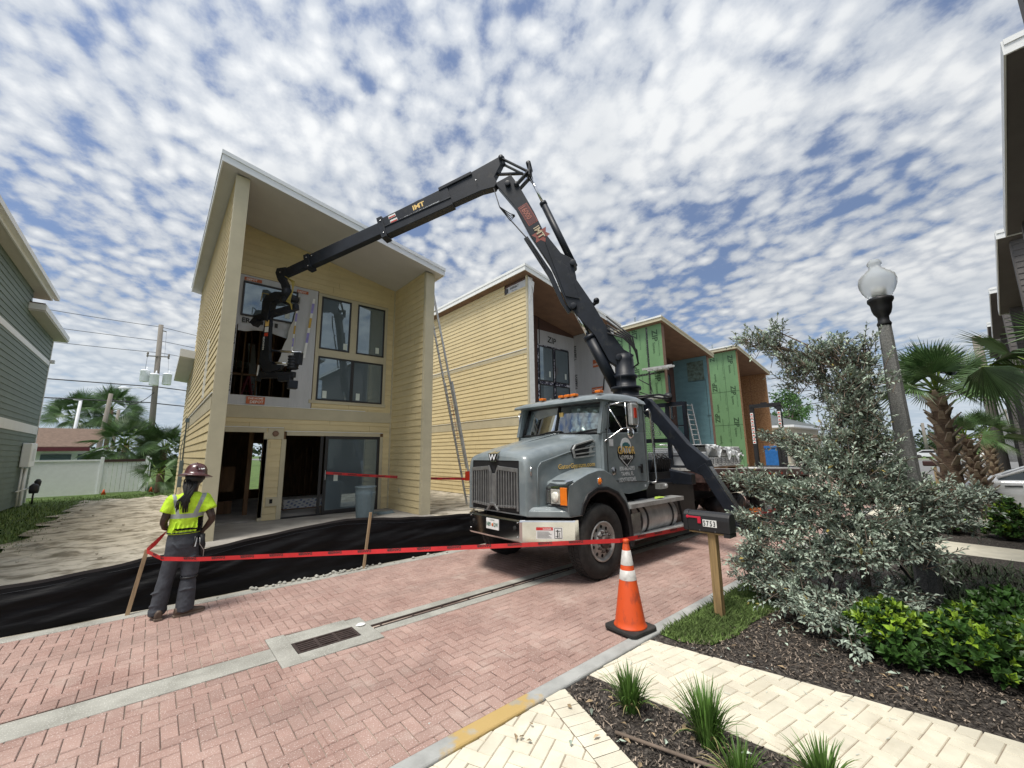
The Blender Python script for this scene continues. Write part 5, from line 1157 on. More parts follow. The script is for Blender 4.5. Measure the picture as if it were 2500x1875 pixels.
mb = MB(); mb.tube([(9.9, 4.3, .62), (11.3, 4.3, .62)], .2, 20); mb.lathe([(.2, 0), (.2, .02), (.05, .03), (0, .03)], (10.98, 4.12, .60), (0, -1, 0), 20); mb.tube([(11.1+.16*math.cos(t*.5), 4.05, .62+.16*math.sin(t*.5)) for t in range(0, 9)], .012); mb.build('air_tank', M['blk'], T)
# headboard of expanded metal
hb = MB(); X = 9.25
for y in (4.47, 4.9, 5.7, 6.35): hb.box(X-.04, X+.04, y-.04, y+.04, 1.45, 3.02)
for z in (1.5, 2.13, 2.98): hb.box(X-.038, X+.038, 4.51, 6.31, z-.05, z+.05)
hb.box(X-.02, X+.02, 4.51, 4.86, 2.45, 2.48)
hb.box(X-.02, X+.02, 4.51, 4.86, 1.75, 1.78)
hbo = hb.build('headboard', M['crane'], T)
mb = MB()
def mesh_panel(y0, y1, z0, z1):
    ny = int((y1-y0)/.055); nz = int((z1-z0)/.05)
    for j in range(nz):
        for i in range(ny):
            y = y0+(i+(j % 2)*.5)*.055; z = z0+j*.05
            if y+.055 > y1: continue
            mb.beam((X, y, z), (X, y+.0275, z+.022), .007, .007); mb.beam((X, y+.0275, z+.022), (X, y+.055, z), .007, .007)
mesh_panel(4.95, 5.66, 1.56, 2.08); mb.build('expanded_metal', M['chromed'], hbo); mb = MB(); mesh_panel(4.95, 5.66, 2.2, 2.9); mb.build('expanded_metal', M['chromed'], hbo)
mb = MB(); mb.lathe([(0, 0), (.09, .02), (.12, .08), (.06, .14), (0, .15)], (X, 4.82, 3.15), (-1, 0, 0), 16); mb.tube([(X, 4.82, 3.02), (X, 4.82, 3.1)], .015); mb.tube([(X-.03, 4.8, 2.95), (X-.05, 4.78, 2.75), (X-.05, 4.73, 2.6), (X-.05, 4.70, 2.7)], .008); mb.build('work_lamp', M['blk'], hbo)
mb = MB()
for k in range(7): mb.tube([(7.25+.06*k, 4.3, 1.45), (7.3+.07*k, 4.22, 1.75+.04*(k % 3)), (7.45+.08*k, 4.2, 1.72), (7.55+.06*k, 4.3, 1.4)], .016, 6)
mb.box(7.2, 7.85, 4.2, 4.5, 1.35, 1.48); mb.build('valve_bank', M['blk'], T)
mb = MB(); mb.box(7.25, 7.5, 4.1, 4.2, 1.18, 1.28); mb.lathe([(.04, 0), (.04, .03), (0, .03)], (7.45, 4.1, 1.23), (0, -1, 0), 12); mb.build('camera_housing', M['alu'], T)

# ================================================================ crane (one machine with its column, booms and grapple)
BX, BY = 8.0, 5.2
dirv = Vector((-.588, .8088, 0)); perp = Vector((dirv.y, -dirv.x, 0))
def S(s, z, o=0.0): return Vector((BX, BY, 0))+dirv*s+Vector((0, 0, z))+perp*o
CR = thing('loader_crane', 'black knuckle boom crane reaching from behind the cab into the upper window', 'crane', (BX, BY, 0))
def slab_sz(mb, pts, w, off=0.0, mi=0):     # plate outline in (s,z), thickness w across
    o = Vector((BX, BY, 0))+perp*(off-w/2); mb.prism(pts, o, dirv, (0, 0, 1), perp*w, mi)
mb = MB()
mb.lathe([(.37, 3.02), (.37, 3.10), (.29, 3.12), (.29, 3.25), (.34, 3.26), (.34, 3.33), (.24, 3.35), (.24, 3.52), (.27, 3.54), (.27, 3.60), (.22, 3.62), (.21, 3.95), (.18, 4.1), (0, 4.12)], (BX, BY, 0), n=28)
mb.lathe([(.30, 1.2), (.30, 3.02), (.40, 3.03)], (BX, BY, 0), n=24)
mb.box(BX-.5, BX+.75, BY-.55, BY+.55, 1.05, 1.7)
col = mb.build('column', M['crane'], CR)
# main boom : heavy curved plate then a box up to the elbow
mb = MB()
main = [(-.22, 4.05), (.10, 3.75), (.34, 3.95), (.62, 4.55), (1.10, 5.20), (1.22, 5.32), (1.28, 5.45), (1.52, 6.15), (1.66, 6.5), (2.16, 7.4), (2.52, 8.20), (2.98, 8.86), (3.02, 8.95), (2.60, 9.12), (2.38, 8.75), (2.0, 7.95), (1.78, 7.4), (1.36, 6.75), (1.07, 6.55), (1.00, 6.0), (.66, 5.4), (.40, 4.85), (.0, 4.2)]
slab_sz(mb, main, .24)
mb2 = mb.build('main_boom', M['crane'], CR, bevel=.012)
mb = MB()
slab_sz(mb, [(1.17, 5.25), (1.30, 5.45), (1.6, 6.3), (2.2, 7.35), (2.3, 7.3), (1.7, 6.2), (1.42, 5.5), (1.25, 5.2)], .10)
slab_sz(mb, [(.95, 5.5), (1.2, 6.35), (1.5, 6.6), (1.75, 7.1), (1.5, 6.3), (1.28, 5.6)], .30)
for q in ((1.10, 5.33), (1.07, 6.43), (2.68, 8.84), (.12, 4.0)):
    mb.tube([S(q[0], q[1], -.2), S(q[0], q[1], .2)], .075, 16)
mb.each('boom_plate', M['crane'], mb2, bevel=.006)
mb = MB()
for k in range(4):
    o = -.14-.012*k; mb.tube([S(3.05, 8.75, o), S(2.9, 8.2, o), S(2.62, 7.78+.06*k, o), S(2.5, 7.9, o)], .013, 6)
    mb.tube([S(2.62, 7.8, o), S(2.1, 7.1, o), S(1.75, 6.35, o)], .013, 6)
for k in range(5): mb.tube([S(.35, 4.6+.1*k, -.16), S(.0-.05*k, 4.45, -.2), S(-.28, 4.15-.05*k, -.15), S(-.3, 3.85, -.1), S(-.1, 3.7, -.05)], .02, 6)
mb.tube([S(.3, 4.2, .15), S(.45, 3.8, .2), S(.5, 3.3, .15)], .015, 6); mb.tube([S(-.3, 3.5, .0), S(-.55, 3.35, .05), S(-.6, 3.1, 0), S(-.3, 3.2, 0)], .012, 6)
mb.tube([(7.7, 4.9, 3.05), (8.2, 4.5, 3.1), (8.6, 4.45, 3.08), (8.7, 4.55, 3.04), (8.1, 4.65, 3.06), (7.75, 5.0, 3.0)], .022, 6)
mb.each('hose', M['blk'], CR)
mb = MB(); mb.tube([S(.66, 5.36, 0), S(.56, 5.44, 0)], .05, 8); mb.lathe([(.07, -.05), (.07, .05), (.04, .05), (.04, -.05)], S(.56, 5.46, 0), perp, 12); mb.build('lifting_eye', M['crane'], mb2)
# decals of the boom
def boom_text(par, txt, a, b, t0, h, m, off=-.124, sx=1.0, v=0.0, bold=.03):
    p, q = S(*a, off), S(*b, off); u = (q-p).normalized(); vv = perp.cross(u)
    if vv.z < 0: vv = -vv
    mb = MB(); mb.text(txt, p+u*t0+vv*v, u, vv, h, sx=sx, bold=bold); return mb.build('lettering', m, par)
a, b = (2.52, 8.36), (1.75, 6.85)
p, q = S(2.45, 8.22, -.122), S(1.62, 6.60, -.122); u = (q-p).normalized(); vv = perp.cross(u); vv = vv if vv.dot(dirv) < 0 else -vv
mb = MB(); e = lambda t, w, o=0: p+u*t+vv*w-perp*o
mb.add([e(.10, -.02), e(.72, -.02), e(.72, .24), e(.10, .24)], [(0, 1, 2, 3)], 0)
mb.add([e(.12, -.0, .002), e(.70, -.0, .002), e(.70, .22, .002), e(.12, .22, .002)], [(0, 1, 2, 3)], 1)
star = [(math.cos(k*math.pi/6)*(.24 if k % 2 == 0 else .14), math.sin(k*math.pi/6)*(.24 if k % 2 == 0 else .14)) for k in range(12)]
mb.add([e(1.1+x, .12+y, 0) for x, y in star], [tuple(range(12))], 0)
dc = mb.build('model_decal', [mat('decal_red', (.26, .06, .045), .6), mat('decal_brown', (.10, .02, .02), .5)], mb2)
mb = MB(); mb.text('16000', e(.15, .03, .006), u, vv, .20, sx=.86, bold=.03); mb.build('model_number', mat('decal_pink', (.34, .12, .09), .6), dc)
mb = MB(); mb.text('IMT', e(.84, .035, .006), u, vv, .23, sx=1.0, bold=.05); mb.build('lettering', M['blk'], dc)
mb = MB(); mb.text('IMT', e(.84, .04, .010), u, vv, .225, sx=1.0, bold=.015); mb.build('lettering', mat('decal_cream', (.55, .45, .30), .5), dc)
# lift cylinder and outer cylinder
def cyl(name, a, b, split, r0, r1, off=0.0):
    A, B = S(*a, off), S(*b, off); mB = MB(); m = A+(B-A)*split
    mB.tube([A, m], r0, 16); mB.lathe([(r0*1.12, -.06), (r0*1.12, .03), (0, .03)], m, (B-A), 16); c = mB.build(name, M['crane'], CR)
    r = MB(); r.tube([m, B], r1, 14); r.build('piston_rod', M['chrome'], c)
    return c
cyl('lift_cylinder', (.22, 3.35), (1.10, 5.33), .62, .13, .055)
cyl('outer_cylinder', (1.05, 6.40), (2.12, 9.08), .68, .085, .035, 0)
# elbow linkage
mb = MB()
for o in (-.12, .12):
    mb.beam(S(2.14, 9.12, o), S(2.88, 9.66, o), .03, .09, up=perp); mb.beam(S(2.14, 9.10, o), S(2.46, 8.78, o), .03, .13, up=perp)
    mb.beam(S(2.10, 9.35, o), S(2.10, 9.0, o), .04, .12, up=perp)
mb.beam(S(2.3, 9.18), S(3.02, 9.28), .05, .07, up=perp)
for q in ((2.12, 9.10), (2.86, 9.66), (2.45, 8.8), (2.12, 9.34)): mb.tube([S(*q, -.17), S(*q, .17)], .065, 14)
mb.build('linkage', M['crane'], CR)
# outer boom with three telescopic sections
def axis_pt(s, up): return None
E0, E1 = (3.0, 9.17), (9.56, 7.13)
def OB(t, v, o=0.0):    # t metres along outer boom from elbow, v across upward
    p, q = Vector(E0), Vector(E1); L = (q-p).length; d = (q-p)/L; n_ = Vector((-d.y, d.x)) if d.x > 0 else Vector((d.y, -d.x)); w = p+d*t+n_*v; return S(w.x, w.y, o)
def boxsec(mb, t0, t1, h0, h1, w, c0=0, c1=0, mi=0):
    mb.hexa([OB(t0, c0-h0, -w/2), OB(t1, c1-h1, -w/2), OB(t1, c1-h1, w/2), OB(t0, c0-h0, w/2), OB(t0, c0+h0, -w/2), OB(t1, c1+h1, -w/2), OB(t1, c1+h1, w/2), OB(t0, c0+h0, w/2)], mi)
mb = MB()
slab_sz(mb, [(2.78, 9.72), (2.92, 9.72), (4.36, 9.13), (4.34, 8.52), (3.42, 8.80), (3.05, 8.84), (2.98, 8.95), (3.05, 9.15), (2.86, 9.50)], .22)
boxsec(mb, 1.35, 3.55, .30, .27, .26, .03, .0)
boxsec(mb, .6, 1.6, .05, .05, .3, .38, .34); 
for t in (2.2, 1.5): boxsec(mb, t, t+.35, .03, .03, .16, .33, .31)
oa = mb.build('outer_boom', M['crane'], CR, bevel=.014)
mb = MB(); boxsec(mb, 3.5, 6.05, .185, .185, .20, .03, .03); e1 = mb.build('boom_extension', M['crane'], oa, bevel=.01)
mb = MB(); boxsec(mb, 5.9, 6.93, .13, .12, .15, .03, .03); e2 = mb.build('boom_extension', M['crane'], oa, bevel=.01)
mb = MB(); boxsec(mb, 3.38, 3.55, .33, .33, .31); boxsec(mb, 5.85, 6.02, .235, .235, .26, .02, .02); boxsec(mb, 1.35, 3.4, .02, .02, .30, -.05, -.02); mb.each('collar', M['crane'], oa, bevel=.01)
mb = MB()
for t, v in ((3.45, .2), (3.45, -.2), (5.93, .14), (5.93, -.14), (6.85, .05), (.55, .1), (5.75, .12)): mb.lathe([(.022, 0), (.02, .01), (0, .011)], OB(t, v, -.16 if t < 5 else -.135), -perp, 8)
mb.each('bolt_head', M['chrome'], oa)
boxp = OB(2.45, .05, -.133); u = (OB(1.2, 0)-OB(2.4, 0)).normalized(); vv = perp.cross(u); vv = vv if vv.z > 0 else -vv
mb = MB(); mb.text('IMT', boxp+vv*.02, u, vv, .20, sx=1.1, bold=.03); oo = mb.build('lettering', M['gold'], oa)
mb = MB(); mb.text('MATERIAL HANDLING SYSTEMS', boxp-u*.42-vv*.10, u, vv, .078, sx=1.08, bold=.01); mb.build('lettering', M['whl'], oa)
mb = MB()
for k in (0, 1): c = OB(3.2-.02*k, .14-.15*k, -.134); mb.quad(c, c+u*.22, c+u*.22+vv*.10, c+vv*.10, 0); mb.quad(c+u*.01-perp*.002+vv*.01, c+u*.21-perp*.002+vv*.01, c+u*.21-perp*.002+vv*.05, c+u*.01-perp*.002+vv*.05, 1)
mb.build('warning_sticker', [M['white'], M['redl']], oa)
# boom head, rotator and grapple
mb = MB()
slab_sz(mb, [(9.42, 7.36), (9.74, 7.36), (9.78, 7.22), (9.68, 6.98), (9.55, 6.82), (9.50, 6.66), (9.32, 6.66), (9.34, 6.80), (9.46, 7.02)], .16)
mb.tube([S(9.4, 6.7), S(9.4, 6.48)], .13, 14)
mb.build('boom_head', M['crane'], oa, bevel=.01)
GR = thing_part('grapple', CR)
mb = MB()
slab_sz(mb, [(9.25, 6.55), (9.7, 6.62), (10.0, 6.55), (10.12, 6.35), (10.12, 5.95), (9.9, 5.72), (9.84, 6.1), (9.80, 6.30), (9.6, 6.36), (9.3, 6.30)], .22)
mb.tube([S(9.15, 6.38, -.13), S(9.15, 6.38, .13)], .11, 14); mb.tube([S(9.40, 6.34, -.13), S(9.40, 6.34, .13)], .10, 14)
mb.beam(S(8.98, 6.12), S(10.42, 5.87), .18, .14, up=perp); mb.beam(S(10.3, 5.85), S(10.45, 5.7), .2, .2)
mb.build('rotator', M['crane'], GR, bevel=.012)
mb = MB()
slab_sz(mb, [(9.83, 5.95), (10.02, 5.95), (10.10, 4.55), (9.92, 4.25), (9.70, 4.22), (9.35, 4.30), (9.30, 4.42), (9.62, 4.44), (9.74, 4.58), (9.80, 5.0)], .10)
mb.build('mast', M['crane'], GR, bevel=.008)
mb = MB(); mb.text('KINSHOFER', S(9.965, 4.9, -.056), (0, 0, 1), -dirv*-1 if False else dirv, .075, sx=1.0, bold=.02); mb.build('lettering', M['whl'], GR)
mb = MB(); c = S(9.82, 5.55, -.056)
for z0, z1, mi in ((5.60, 5.78, 0), (5.42, 5.58, 1), (5.30, 5.40, 2)): mb.add([S(9.86, z0, -.056), S(9.99, z0, -.056), S(9.99, z1, -.056), S(9.86, z1, -.056)], [(0, 1, 2, 3)], mi)
mb.each('decal', [M['gold'], M['white'], M['redl']], GR)
mb = MB(); f = 1.05     # lifting forks carried towards the opening
fw = Vector((.62, -.78, 0)).normalized(); fr = Vector((.78, .62, 0)).normalized()
c = S(9.74, 4.52)
mb.tube([c+Vector((0, 0, .35)), c-dirv*1.02+Vector((0, 0, .22))], .035, 8); mb.tube([c, c-dirv*.55+Vector((0, 0, -.06))], .03, 8)
mb.each('push_bar', M['chrome'], GR)
mb = MB()
mb.lathe([(0, 0), (.11, .02), (.13, .1), (.13, .35), (.09, .4), (0, .4)], S(8.98, 4.25, -.0), (0, 0, 1), 12)
for k in range(5): mb.lathe([(.12, 0), (.15, .02), (.15, .05), (.12, .06)], S(8.98, 4.28+.08*k), (0, 0, 1), 12)
mb.beam(S(8.82, 4.75), S(8.84, 4.4), .16, .2); mb.beam(S(10.0, 4.15), S(8.9, 4.12), .12, .16); mb.beam(S(9.4, 4.02), S(8.98, 4.02), .14, .14)
mb.beam(S(10.02, 4.28), S(10.12, 4.0), .1, .1); mb.box(S(8.95, 0).x-.12, S(8.95, 0).x+.12, S(8.95, 0).y-.1, S(8.95, 0).y+.1, 3.72, 3.95)
mb.build('fork_carriage', M['crane'], GR, bevel=.02)
mb = MB(); mb.beam(S(10.08, 4.45, -.06), S(10.10, 4.15, -.06), .02, .035, up=perp); mb.build('level_strip', M['white'], GR)
mb = MB(); hy = mat('hose_yellow', (.30, .23, .05), .5)
for k in range(4):
    mb.tube([S(9.35, 7.02, -.1-.02*k), S(9.15-.03*k, 6.85, -.1), S(9.08, 6.55, -.12), S(9.25-.04*k, 6.25, -.14), S(9.05, 6.15-.05*k, -.13)], .014, 6)
mb.tube([S(9.9, 6.55, -.1), S(10.1, 6.6, -.14), S(10.15, 6.35, -.12)], .013, 6)
mb.each('hydraulic_hose', hy, GR)
# outriggers
OR = thing('crane_outrigger', 'black folding outrigger leg with white scuffed edge pressing on the near side pad', 'outrigger', (8.2, 2.8, 0)) if False else CR
for s in (-1, 1):
    X = 8.2; Y = lambda d: CY+s*d
    mb = MB()
    up_ = [(.18, 3.10), (.46, 3.04), (.70, 2.76), (1.27, 2.03), (1.64, 1.70), (1.68, 1.56), (1.52, 1.40), (1.22, 1.52), (.98, 1.98), (.62, 2.45), (.18, 2.86)]
    mb.prism([(CY+s*a, b) for a, b in up_], (X-.10, 0, 0), (0, 1, 0), (0, 0, 1), (.20, 0, 0))
    mb.prism([(CY+s*a, b) for a, b in [(.3, 1.60), (1.3, 1.42), (1.3, 1.22), (.3, 1.2)]], (X-.095, 0, 0), (0, 1, 0), (0, 0, 1), (.19, 0, 0))
    o = mb.build('outrigger_arm', M['crane'], CR, bevel=.012)
    mb = MB(); mb.beam((X, Y(1.52), 1.60), (X, Y(2.22), .40), .22, .20); mb.beam((X, Y(2.1), .62), (X, Y(2.42), .14), .18, .15); lg = mb.build('outrigger_leg', M['crane'], CR, bevel=.012)
    mb = MB(); mb.beam((X-.02, Y(1.655), 1.60), (X-.02, Y(2.225), .62), .16, .012); mb.build('scuffed_edge', M['chromed'], lg)
    mb = MB(); mb.lathe([(.16, .06), (.16, .09), (.07, .12), (.07, .2), (0, .2)], (X, Y(2.42), 0), n=16); mb.build('outrigger_foot', M['crane'], lg)
mb = MB(); mb.box(7.68, 8.45, 2.60, 3.12, .004, .058); tag(recenter(mb.build('outrigger_pad', mat('pad_black', (.035, .036, .036), .6, var=.3, scale=5), bevel=.006), (8.05, 2.86, .004)), 'black square outrigger pad lying on the brick road near the kerb', 'pad')
mb = MB(); mb.box(7.75, 8.6, 7.3, 7.95, .03, .08); tag(recenter(mb.build('outrigger_pad', M['blk'], bevel=.006), (8.15, 7.6, .03)), 'black outrigger pad on the far side of the truck', 'pad')
# ================================================================ people and small things
def organic(name, fill, voxel, m, parent, smooth=3, face_mat=None):
    mb = MB(); fill(mb); me = bpy.data.meshes.new('tmp'); me.from_pydata(mb.v, [], mb.f)
    ob = bpy.data.objects.new('tmp', me); COL.objects.link(ob)
    r = ob.modifiers.new('r', 'REMESH'); r.mode = 'VOXEL'; r.voxel_size = voxel
    s = ob.modifiers.new('s', 'SMOOTH'); s.iterations = smooth; s.factor = .5
    dg = bpy.context.evaluated_depsgraph_get(); e = ob.evaluated_get(dg).to_mesh()
    q = MB(); q.v = [tuple(v.co) for v in e.vertices]
    for p in e.polygons:
        q.f.append(list(p.vertices)); q.m.append(face_mat(p.center, p.normal) if face_mat else 0); q.s.append(True); q.t.append(.5)
    ob.evaluated_get(dg).to_mesh_clear(); bpy.data.objects.remove(ob); bpy.data.meshes.remove(me)
    return q.build(name, m, parent)
def ell(mb, rows, n=20, pw=1.0):
    secs = []
    for x, y, z, rx, ry in rows: secs.append([Vector((x+rx*math.cos(2*math.pi*k/n), y+ry*math.sin(2*math.pi*k/n), z)) for k in range(n)])
    mb.loft(secs, 0, False, closed=True, caps=True)
def ball(mb, c, r, sz=(1, 1, 1)):
    mb.add([], [])
    n, k = 14, 8; secs = []
    for i in range(1, k):
        a = math.pi*i/k; secs.append([Vector((c[0]+r*sz[0]*math.sin(a)*math.cos(2*math.pi*j/n), c[1]+r*sz[1]*math.sin(a)*math.sin(2*math.pi*j/n), c[2]-r*sz[2]*math.cos(a))) for j in range(n)])
    mb.loft(secs, 0, False, closed=True, caps=True)
P = thing('person', 'worker seen from behind in hard hat, lime safety shirt and grey trousers', 'person', (.40, 6.72, 0))
skin = mat('dark_skin', (.045, .024, .016), .45, var=.15)
def body(mb):
    ell(mb, [(.40, 6.72, .90, .14, .09), (.40, 6.72, 1.0, .135, .09), (.40, 6.71, 1.15, .14, .09), (.405, 6.71, 1.30, .15, .09), (.41, 6.71, 1.40, .12, .08), (.42, 6.72, 1.45, .06, .06), (.435, 6.725, 1.52, .052, .055), (.44, 6.73, 1.56, .055, .07)])
    ball(mb, (.450, 6.75, 1.635), .10, (.82, .98, 1.12)); ball(mb, (.475, 6.83, 1.60), .045, (1, 1, 1.1)); mb.tube([(.485, 6.835, 1.63), (.497, 6.87, 1.615), (.49, 6.85, 1.60)], [.012, .016, .012], 8)
    ball(mb, (.535, 6.75, 1.625), .022, (.5, 1, 1.4)); ball(mb, (.365, 6.75, 1.625), .022, (.5, 1, 1.4))
    mb.tube([(.555, 6.71, 1.375), (.60, 6.67, 1.27), (.648, 6.63, 1.14), (.652, 6.64, 1.10), (.615, 6.69, 1.02), (.575, 6.70, .965)], [.055, .050, .042, .040, .034, .026], 12)
    mb.tube([(.245, 6.71, 1.375), (.215, 6.70, 1.26), (.185, 6.70, 1.14), (.18, 6.73, 1.10), (.20, 6.83, 1.03), (.24, 6.88, 1.00)], [.055, .050, .042, .040, .034, .026], 12)
    ball(mb, (.560, 6.70, .945), .042, (.85, .55, 1.0)); ball(mb, (.265, 6.89, .99), .042, (.9, .55, .8))
    for k in range(4):
        mb.tube([(.575-.008*k, 6.680+.016*k, .925), (.560-.012*k, 6.668+.02*k, .885-.004*k), (.545-.012*k, 6.672+.02*k, .862)], [.0115, .0105, .009], 8)
    mb.tube([(.545, 6.68, .965), (.520, 6.655, .955), (.50, 6.65, .945)], [.014, .012, .010], 8)
    for k in range(4): mb.tube([(.28, 6.885+.002*k, 1.01-.017*k), (.315, 6.90, 1.005-.017*k), (.33, 6.885, .995-.017*k)], [.0115, .0105, .009], 8)
    mb.tube([(.265, 6.87, 1.02), (.28, 6.86, 1.045), (.295, 6.87, 1.055)], [.014, .012, .010], 8)
bd = organic('body', body, .0085, skin, P, 2)
vis = mat('lime_shirt', (.50, .76, .03), .75, var=.16, scale=9, bump=1.0, bscale=14)
band = mat('reflective_band', (.33, .35, .35), .5, var=.06)
def shirt(mb):
    ell(mb, [(.395, 6.72, .955, .172, .118), (.395, 6.72, 1.0, .172, .12), (.40, 6.715, 1.08, .168, .118), (.40, 6.71, 1.18, .170, .115), (.402, 6.71, 1.28, .178, .112), (.405, 6.71, 1.36, .175, .105), (.41, 6.71, 1.42, .135, .09), (.42, 6.715, 1.455, .075, .07)], 24)
    ball(mb, (.56, 6.71, 1.365), .078, (.9, .95, .95)); ball(mb, (.245, 6.71, 1.365), .078, (.9, .95, .95))
    mb.tube([(.55, 6.71, 1.37), (.60, 6.68, 1.29), (.632, 6.655, 1.225)], [.080, .074, .072], 14)
    mb.tube([(.25, 6.71, 1.37), (.215, 6.70, 1.29), (.193, 6.70, 1.22)], [.080, .074, .072], 14)
    for k in range(7):
        x = .26+.045*k; mb.tube([(x, 6.605+.04*abs(x-.4), .97), (x+.02, 6.600+.04*abs(x-.4), 1.03), (x+.03, 6.605, 1.10)], [.008, .014, .006], 6)
def smat(c, n):
    sleeve = c.x > .585 or c.x < .215
    if not sleeve and 1.150 < c.z-.10*(c.x-.4)*.2 < 1.200: return 1
    if not sleeve and c.z >= 1.2 and c.y < 6.76:
        xr = .475+max(0, c.z-1.2)*.33; xl = .30-max(0, c.z-1.2)*.22
        if abs(c.x-xr) < .024 or abs(c.x-xl) < .018: return 1
    if c.x > .505 and .98 < c.z < 1.15: return 2
    if 1.005 < c.z+.03*(c.x-.4) < 1.028 and c.x > .28: return 2
    return 0
organic('shirt', shirt, .009, [vis, band, M['black']], P, 2, smat)
trs = mat('grey_trousers', (.048, .053, .064), .85, var=.22, scale=7, bump=.7, bscale=14)
def trousers(mb):
    ell(mb, [(.395, 6.72, .98, .158, .108), (.395, 6.715, .92, .168, .118), (.40, 6.71, .84, .178, .125), (.40, 6.715, .74, .176, .118), (.40, 6.72, .69, .165, .11)], 24)
    ell(mb, [(.325, 6.72, .80, .10, .105), (.315, 6.72, .70, .098, .10), (.292, 6.725, .58, .090, .094), (.270, 6.73, .45, .082, .088), (.254, 6.73, .36, .082, .090), (.240, 6.735, .22, .086, .095), (.228, 6.74, .12, .082, .09), (.220, 6.74, .075, .086, .092), (.216, 6.74, .045, .080, .088)], 18)
    ell(mb, [(.475, 6.72, .80, .10, .105), (.480, 6.715, .70, .10, .10), (.485, 6.71, .58, .098, .098), (.487, 6.70, .47, .088, .092), (.482, 6.69, .43, .070, .075), (.480, 6.69, .38, .082, .088), (.478, 6.68, .25, .090, .095), (.475, 6.67, .13, .094, .098), (.475, 6.665, .06, .090, .094)], 18)
    for z, a in ((.10, .012), (.155, .010), (.07, .01), (.30, .007)):
        for cx, cy in ((.225, 6.74), (.477, 6.672)):
            mb.tube([(cx+.084*math.cos(t*.5), cy+.088*math.sin(t*.5), z+.015*math.sin(t*.9+z*40)) for t in range(13)], a, 6)
    mb.tube([(.28, 6.60, .86), (.34, 6.595, .80), (.37, 6.60, .76)], [.004, .012, .004], 6); mb.tube([(.55, 6.61, .70), (.47, 6.60, .66), (.42, 6.62, .64)], [.004, .012, .004], 6)
organic('trousers', trousers, .010, trs, P, 2)
mb = MB(); mb.tube([(.395+.168*math.cos(t*math.pi/12), 6.718+.118*math.sin(t*math.pi/12), .975) for t in range(25)], .016, 6, sq=.5); mb.tube([(.482+.082*math.cos(t*math.pi/8), 6.692+.086*math.sin(t*math.pi/8), .435) for t in range(17)], .012, 6)
mb.tube([(.56, 6.64, .93), (.585, 6.64, .80), (.58, 6.66, .68)], [.03, .03, .02], 8); mb.tube([(.50, 6.59, .92), (.49, 6.585, .80)], .012, 6); mb.box(.545, .60, 6.62, 6.68, .80, .93)
mb.each('tool_belt', M['blk'], P)
mb = MB(); mb.tube([(.545, 6.60, .90), (.55, 6.585, .82), (.60, 6.62, .74), (.60, 6.63, .66)], .004, 5); mb.beam((.515, 6.59, .90), (.505, 6.575, .80), .012, .01); mb.each('tool', M['alu'], P)
bootm = mat('brown_boot', (.09, .062, .045), .6, var=.3, scale=14)
def shoe(cx, cy, ang):
    c, s_ = math.cos(ang), math.sin(ang)
    def f(mb):
        secs = []
        for t, w, h0, h in ((-.11, .034, .0, .10), (-.09, .040, .0, .12), (-.02, .043, .0, .12), (.05, .046, .0, .085), (.11, .050, .0, .07), (.16, .044, .0, .058), (.20, .028, .0, .042)):
            r = []
            for k in range(12):
                a = 2*math.pi*k/12; u, v = w*math.cos(a), h0+h/2+h/2*math.sin(a)
                v = max(.012, v); r.append(Vector((cx+t*c-u*s_, cy+t*s_+u*c, v)))
            secs.append(r)
        mb.loft(secs, 0, False, closed=True, caps=True)
    return f
for cx, cy, a in ((.222, 6.74, R(98)), (.485, 6.665, R(12))):
    b = organic('boot', shoe(cx, cy, a), .008, bootm, P, 1)
    mb = MB(); c, s_ = math.cos(a), math.sin(a); pts = [(-.12, .036), (-.06, .042), (.05, .047), (.12, .052), (.18, .042), (.20, 0), (.18, -.042), (.12, -.052), (.05, -.047), (-.06, -.042), (-.12, -.036)]
    mb.prism([(cx+t*c-u*s_, cy+t*s_+u*c) for t, u in pts], (0, 0, .002), (1, 0, 0), (0, 1, 0), (0, 0, .022)); mb.build('sole', M['twig'], b)
hatm = mat('brown_hard_hat', (.085, .03, .03), .28, var=.25, scale=12, coat=.3)
mb = MB(); tilt = Vector((.10, .10, 1)).normalized(); hc = (.44, 6.75, 1.655)
mb.lathe([(.178, -.014), (.186, -.004), (.158, .008), (.122, .022), (.118, .05), (.112, .085), (.095, .120), (.066, .146), (.030, .158), (0, .160), (0, .154), (.06, .140), (.105, .09), (.112, .03), (.114, .012), (.150, -.004), (.178, -.014)], hc, tilt, 36)
ht = mb.build('hard_hat', hatm, P)
mb = MB(); mb.tube([(.44, 6.63, 1.755), (.44, 6.68, 1.80), (.445, 6.75, 1.818), (.455, 6.82, 1.80)], .010, 6, sq=.6); mb.build('ridge', hatm, ht)
mb = MB(); mb.add([(.485, 6.643, 1.735), (.525, 6.668, 1.738), (.520, 6.678, 1.752), (.482, 6.652, 1.750)], [(0, 1, 2, 3)]); mb.add([(.46, 6.635, 1.735), (.475, 6.640, 1.737), (.474, 6.644, 1.745), (.46, 6.64, 1.744)], [(0, 1, 2, 3)])
mb.build('hat_sticker', M['white'], ht)
mb = MB(); rd = random.Random(4)
for k in range(34):
    a = rd.uniform(-1, 1); x0 = .40+.07*a; y0 = 6.66+.02*abs(a); x1 = .345+rd.gauss(0, .032); zt = 1.60+rd.uniform(-.02, .02); ze = 1.27+rd.uniform(-.06, .09); r = rd.uniform(.006, .010)
    mb.tube([(x0, y0, zt), (x0-.01, 6.625, 1.53), ((x0+x1)/2, 6.60, 1.44), (x1, 6.582+rd.uniform(0, .012), 1.36), (x1+rd.uniform(-.012, .012), 6.585, ze)], [r*1.2, r, r, r, r*.6], 6)
mb.lathe([(.0, -.01), (.085, 0), (.098, .05), (.10, .09), (0, .1)], (.435, 6.735, 1.57), n=16)
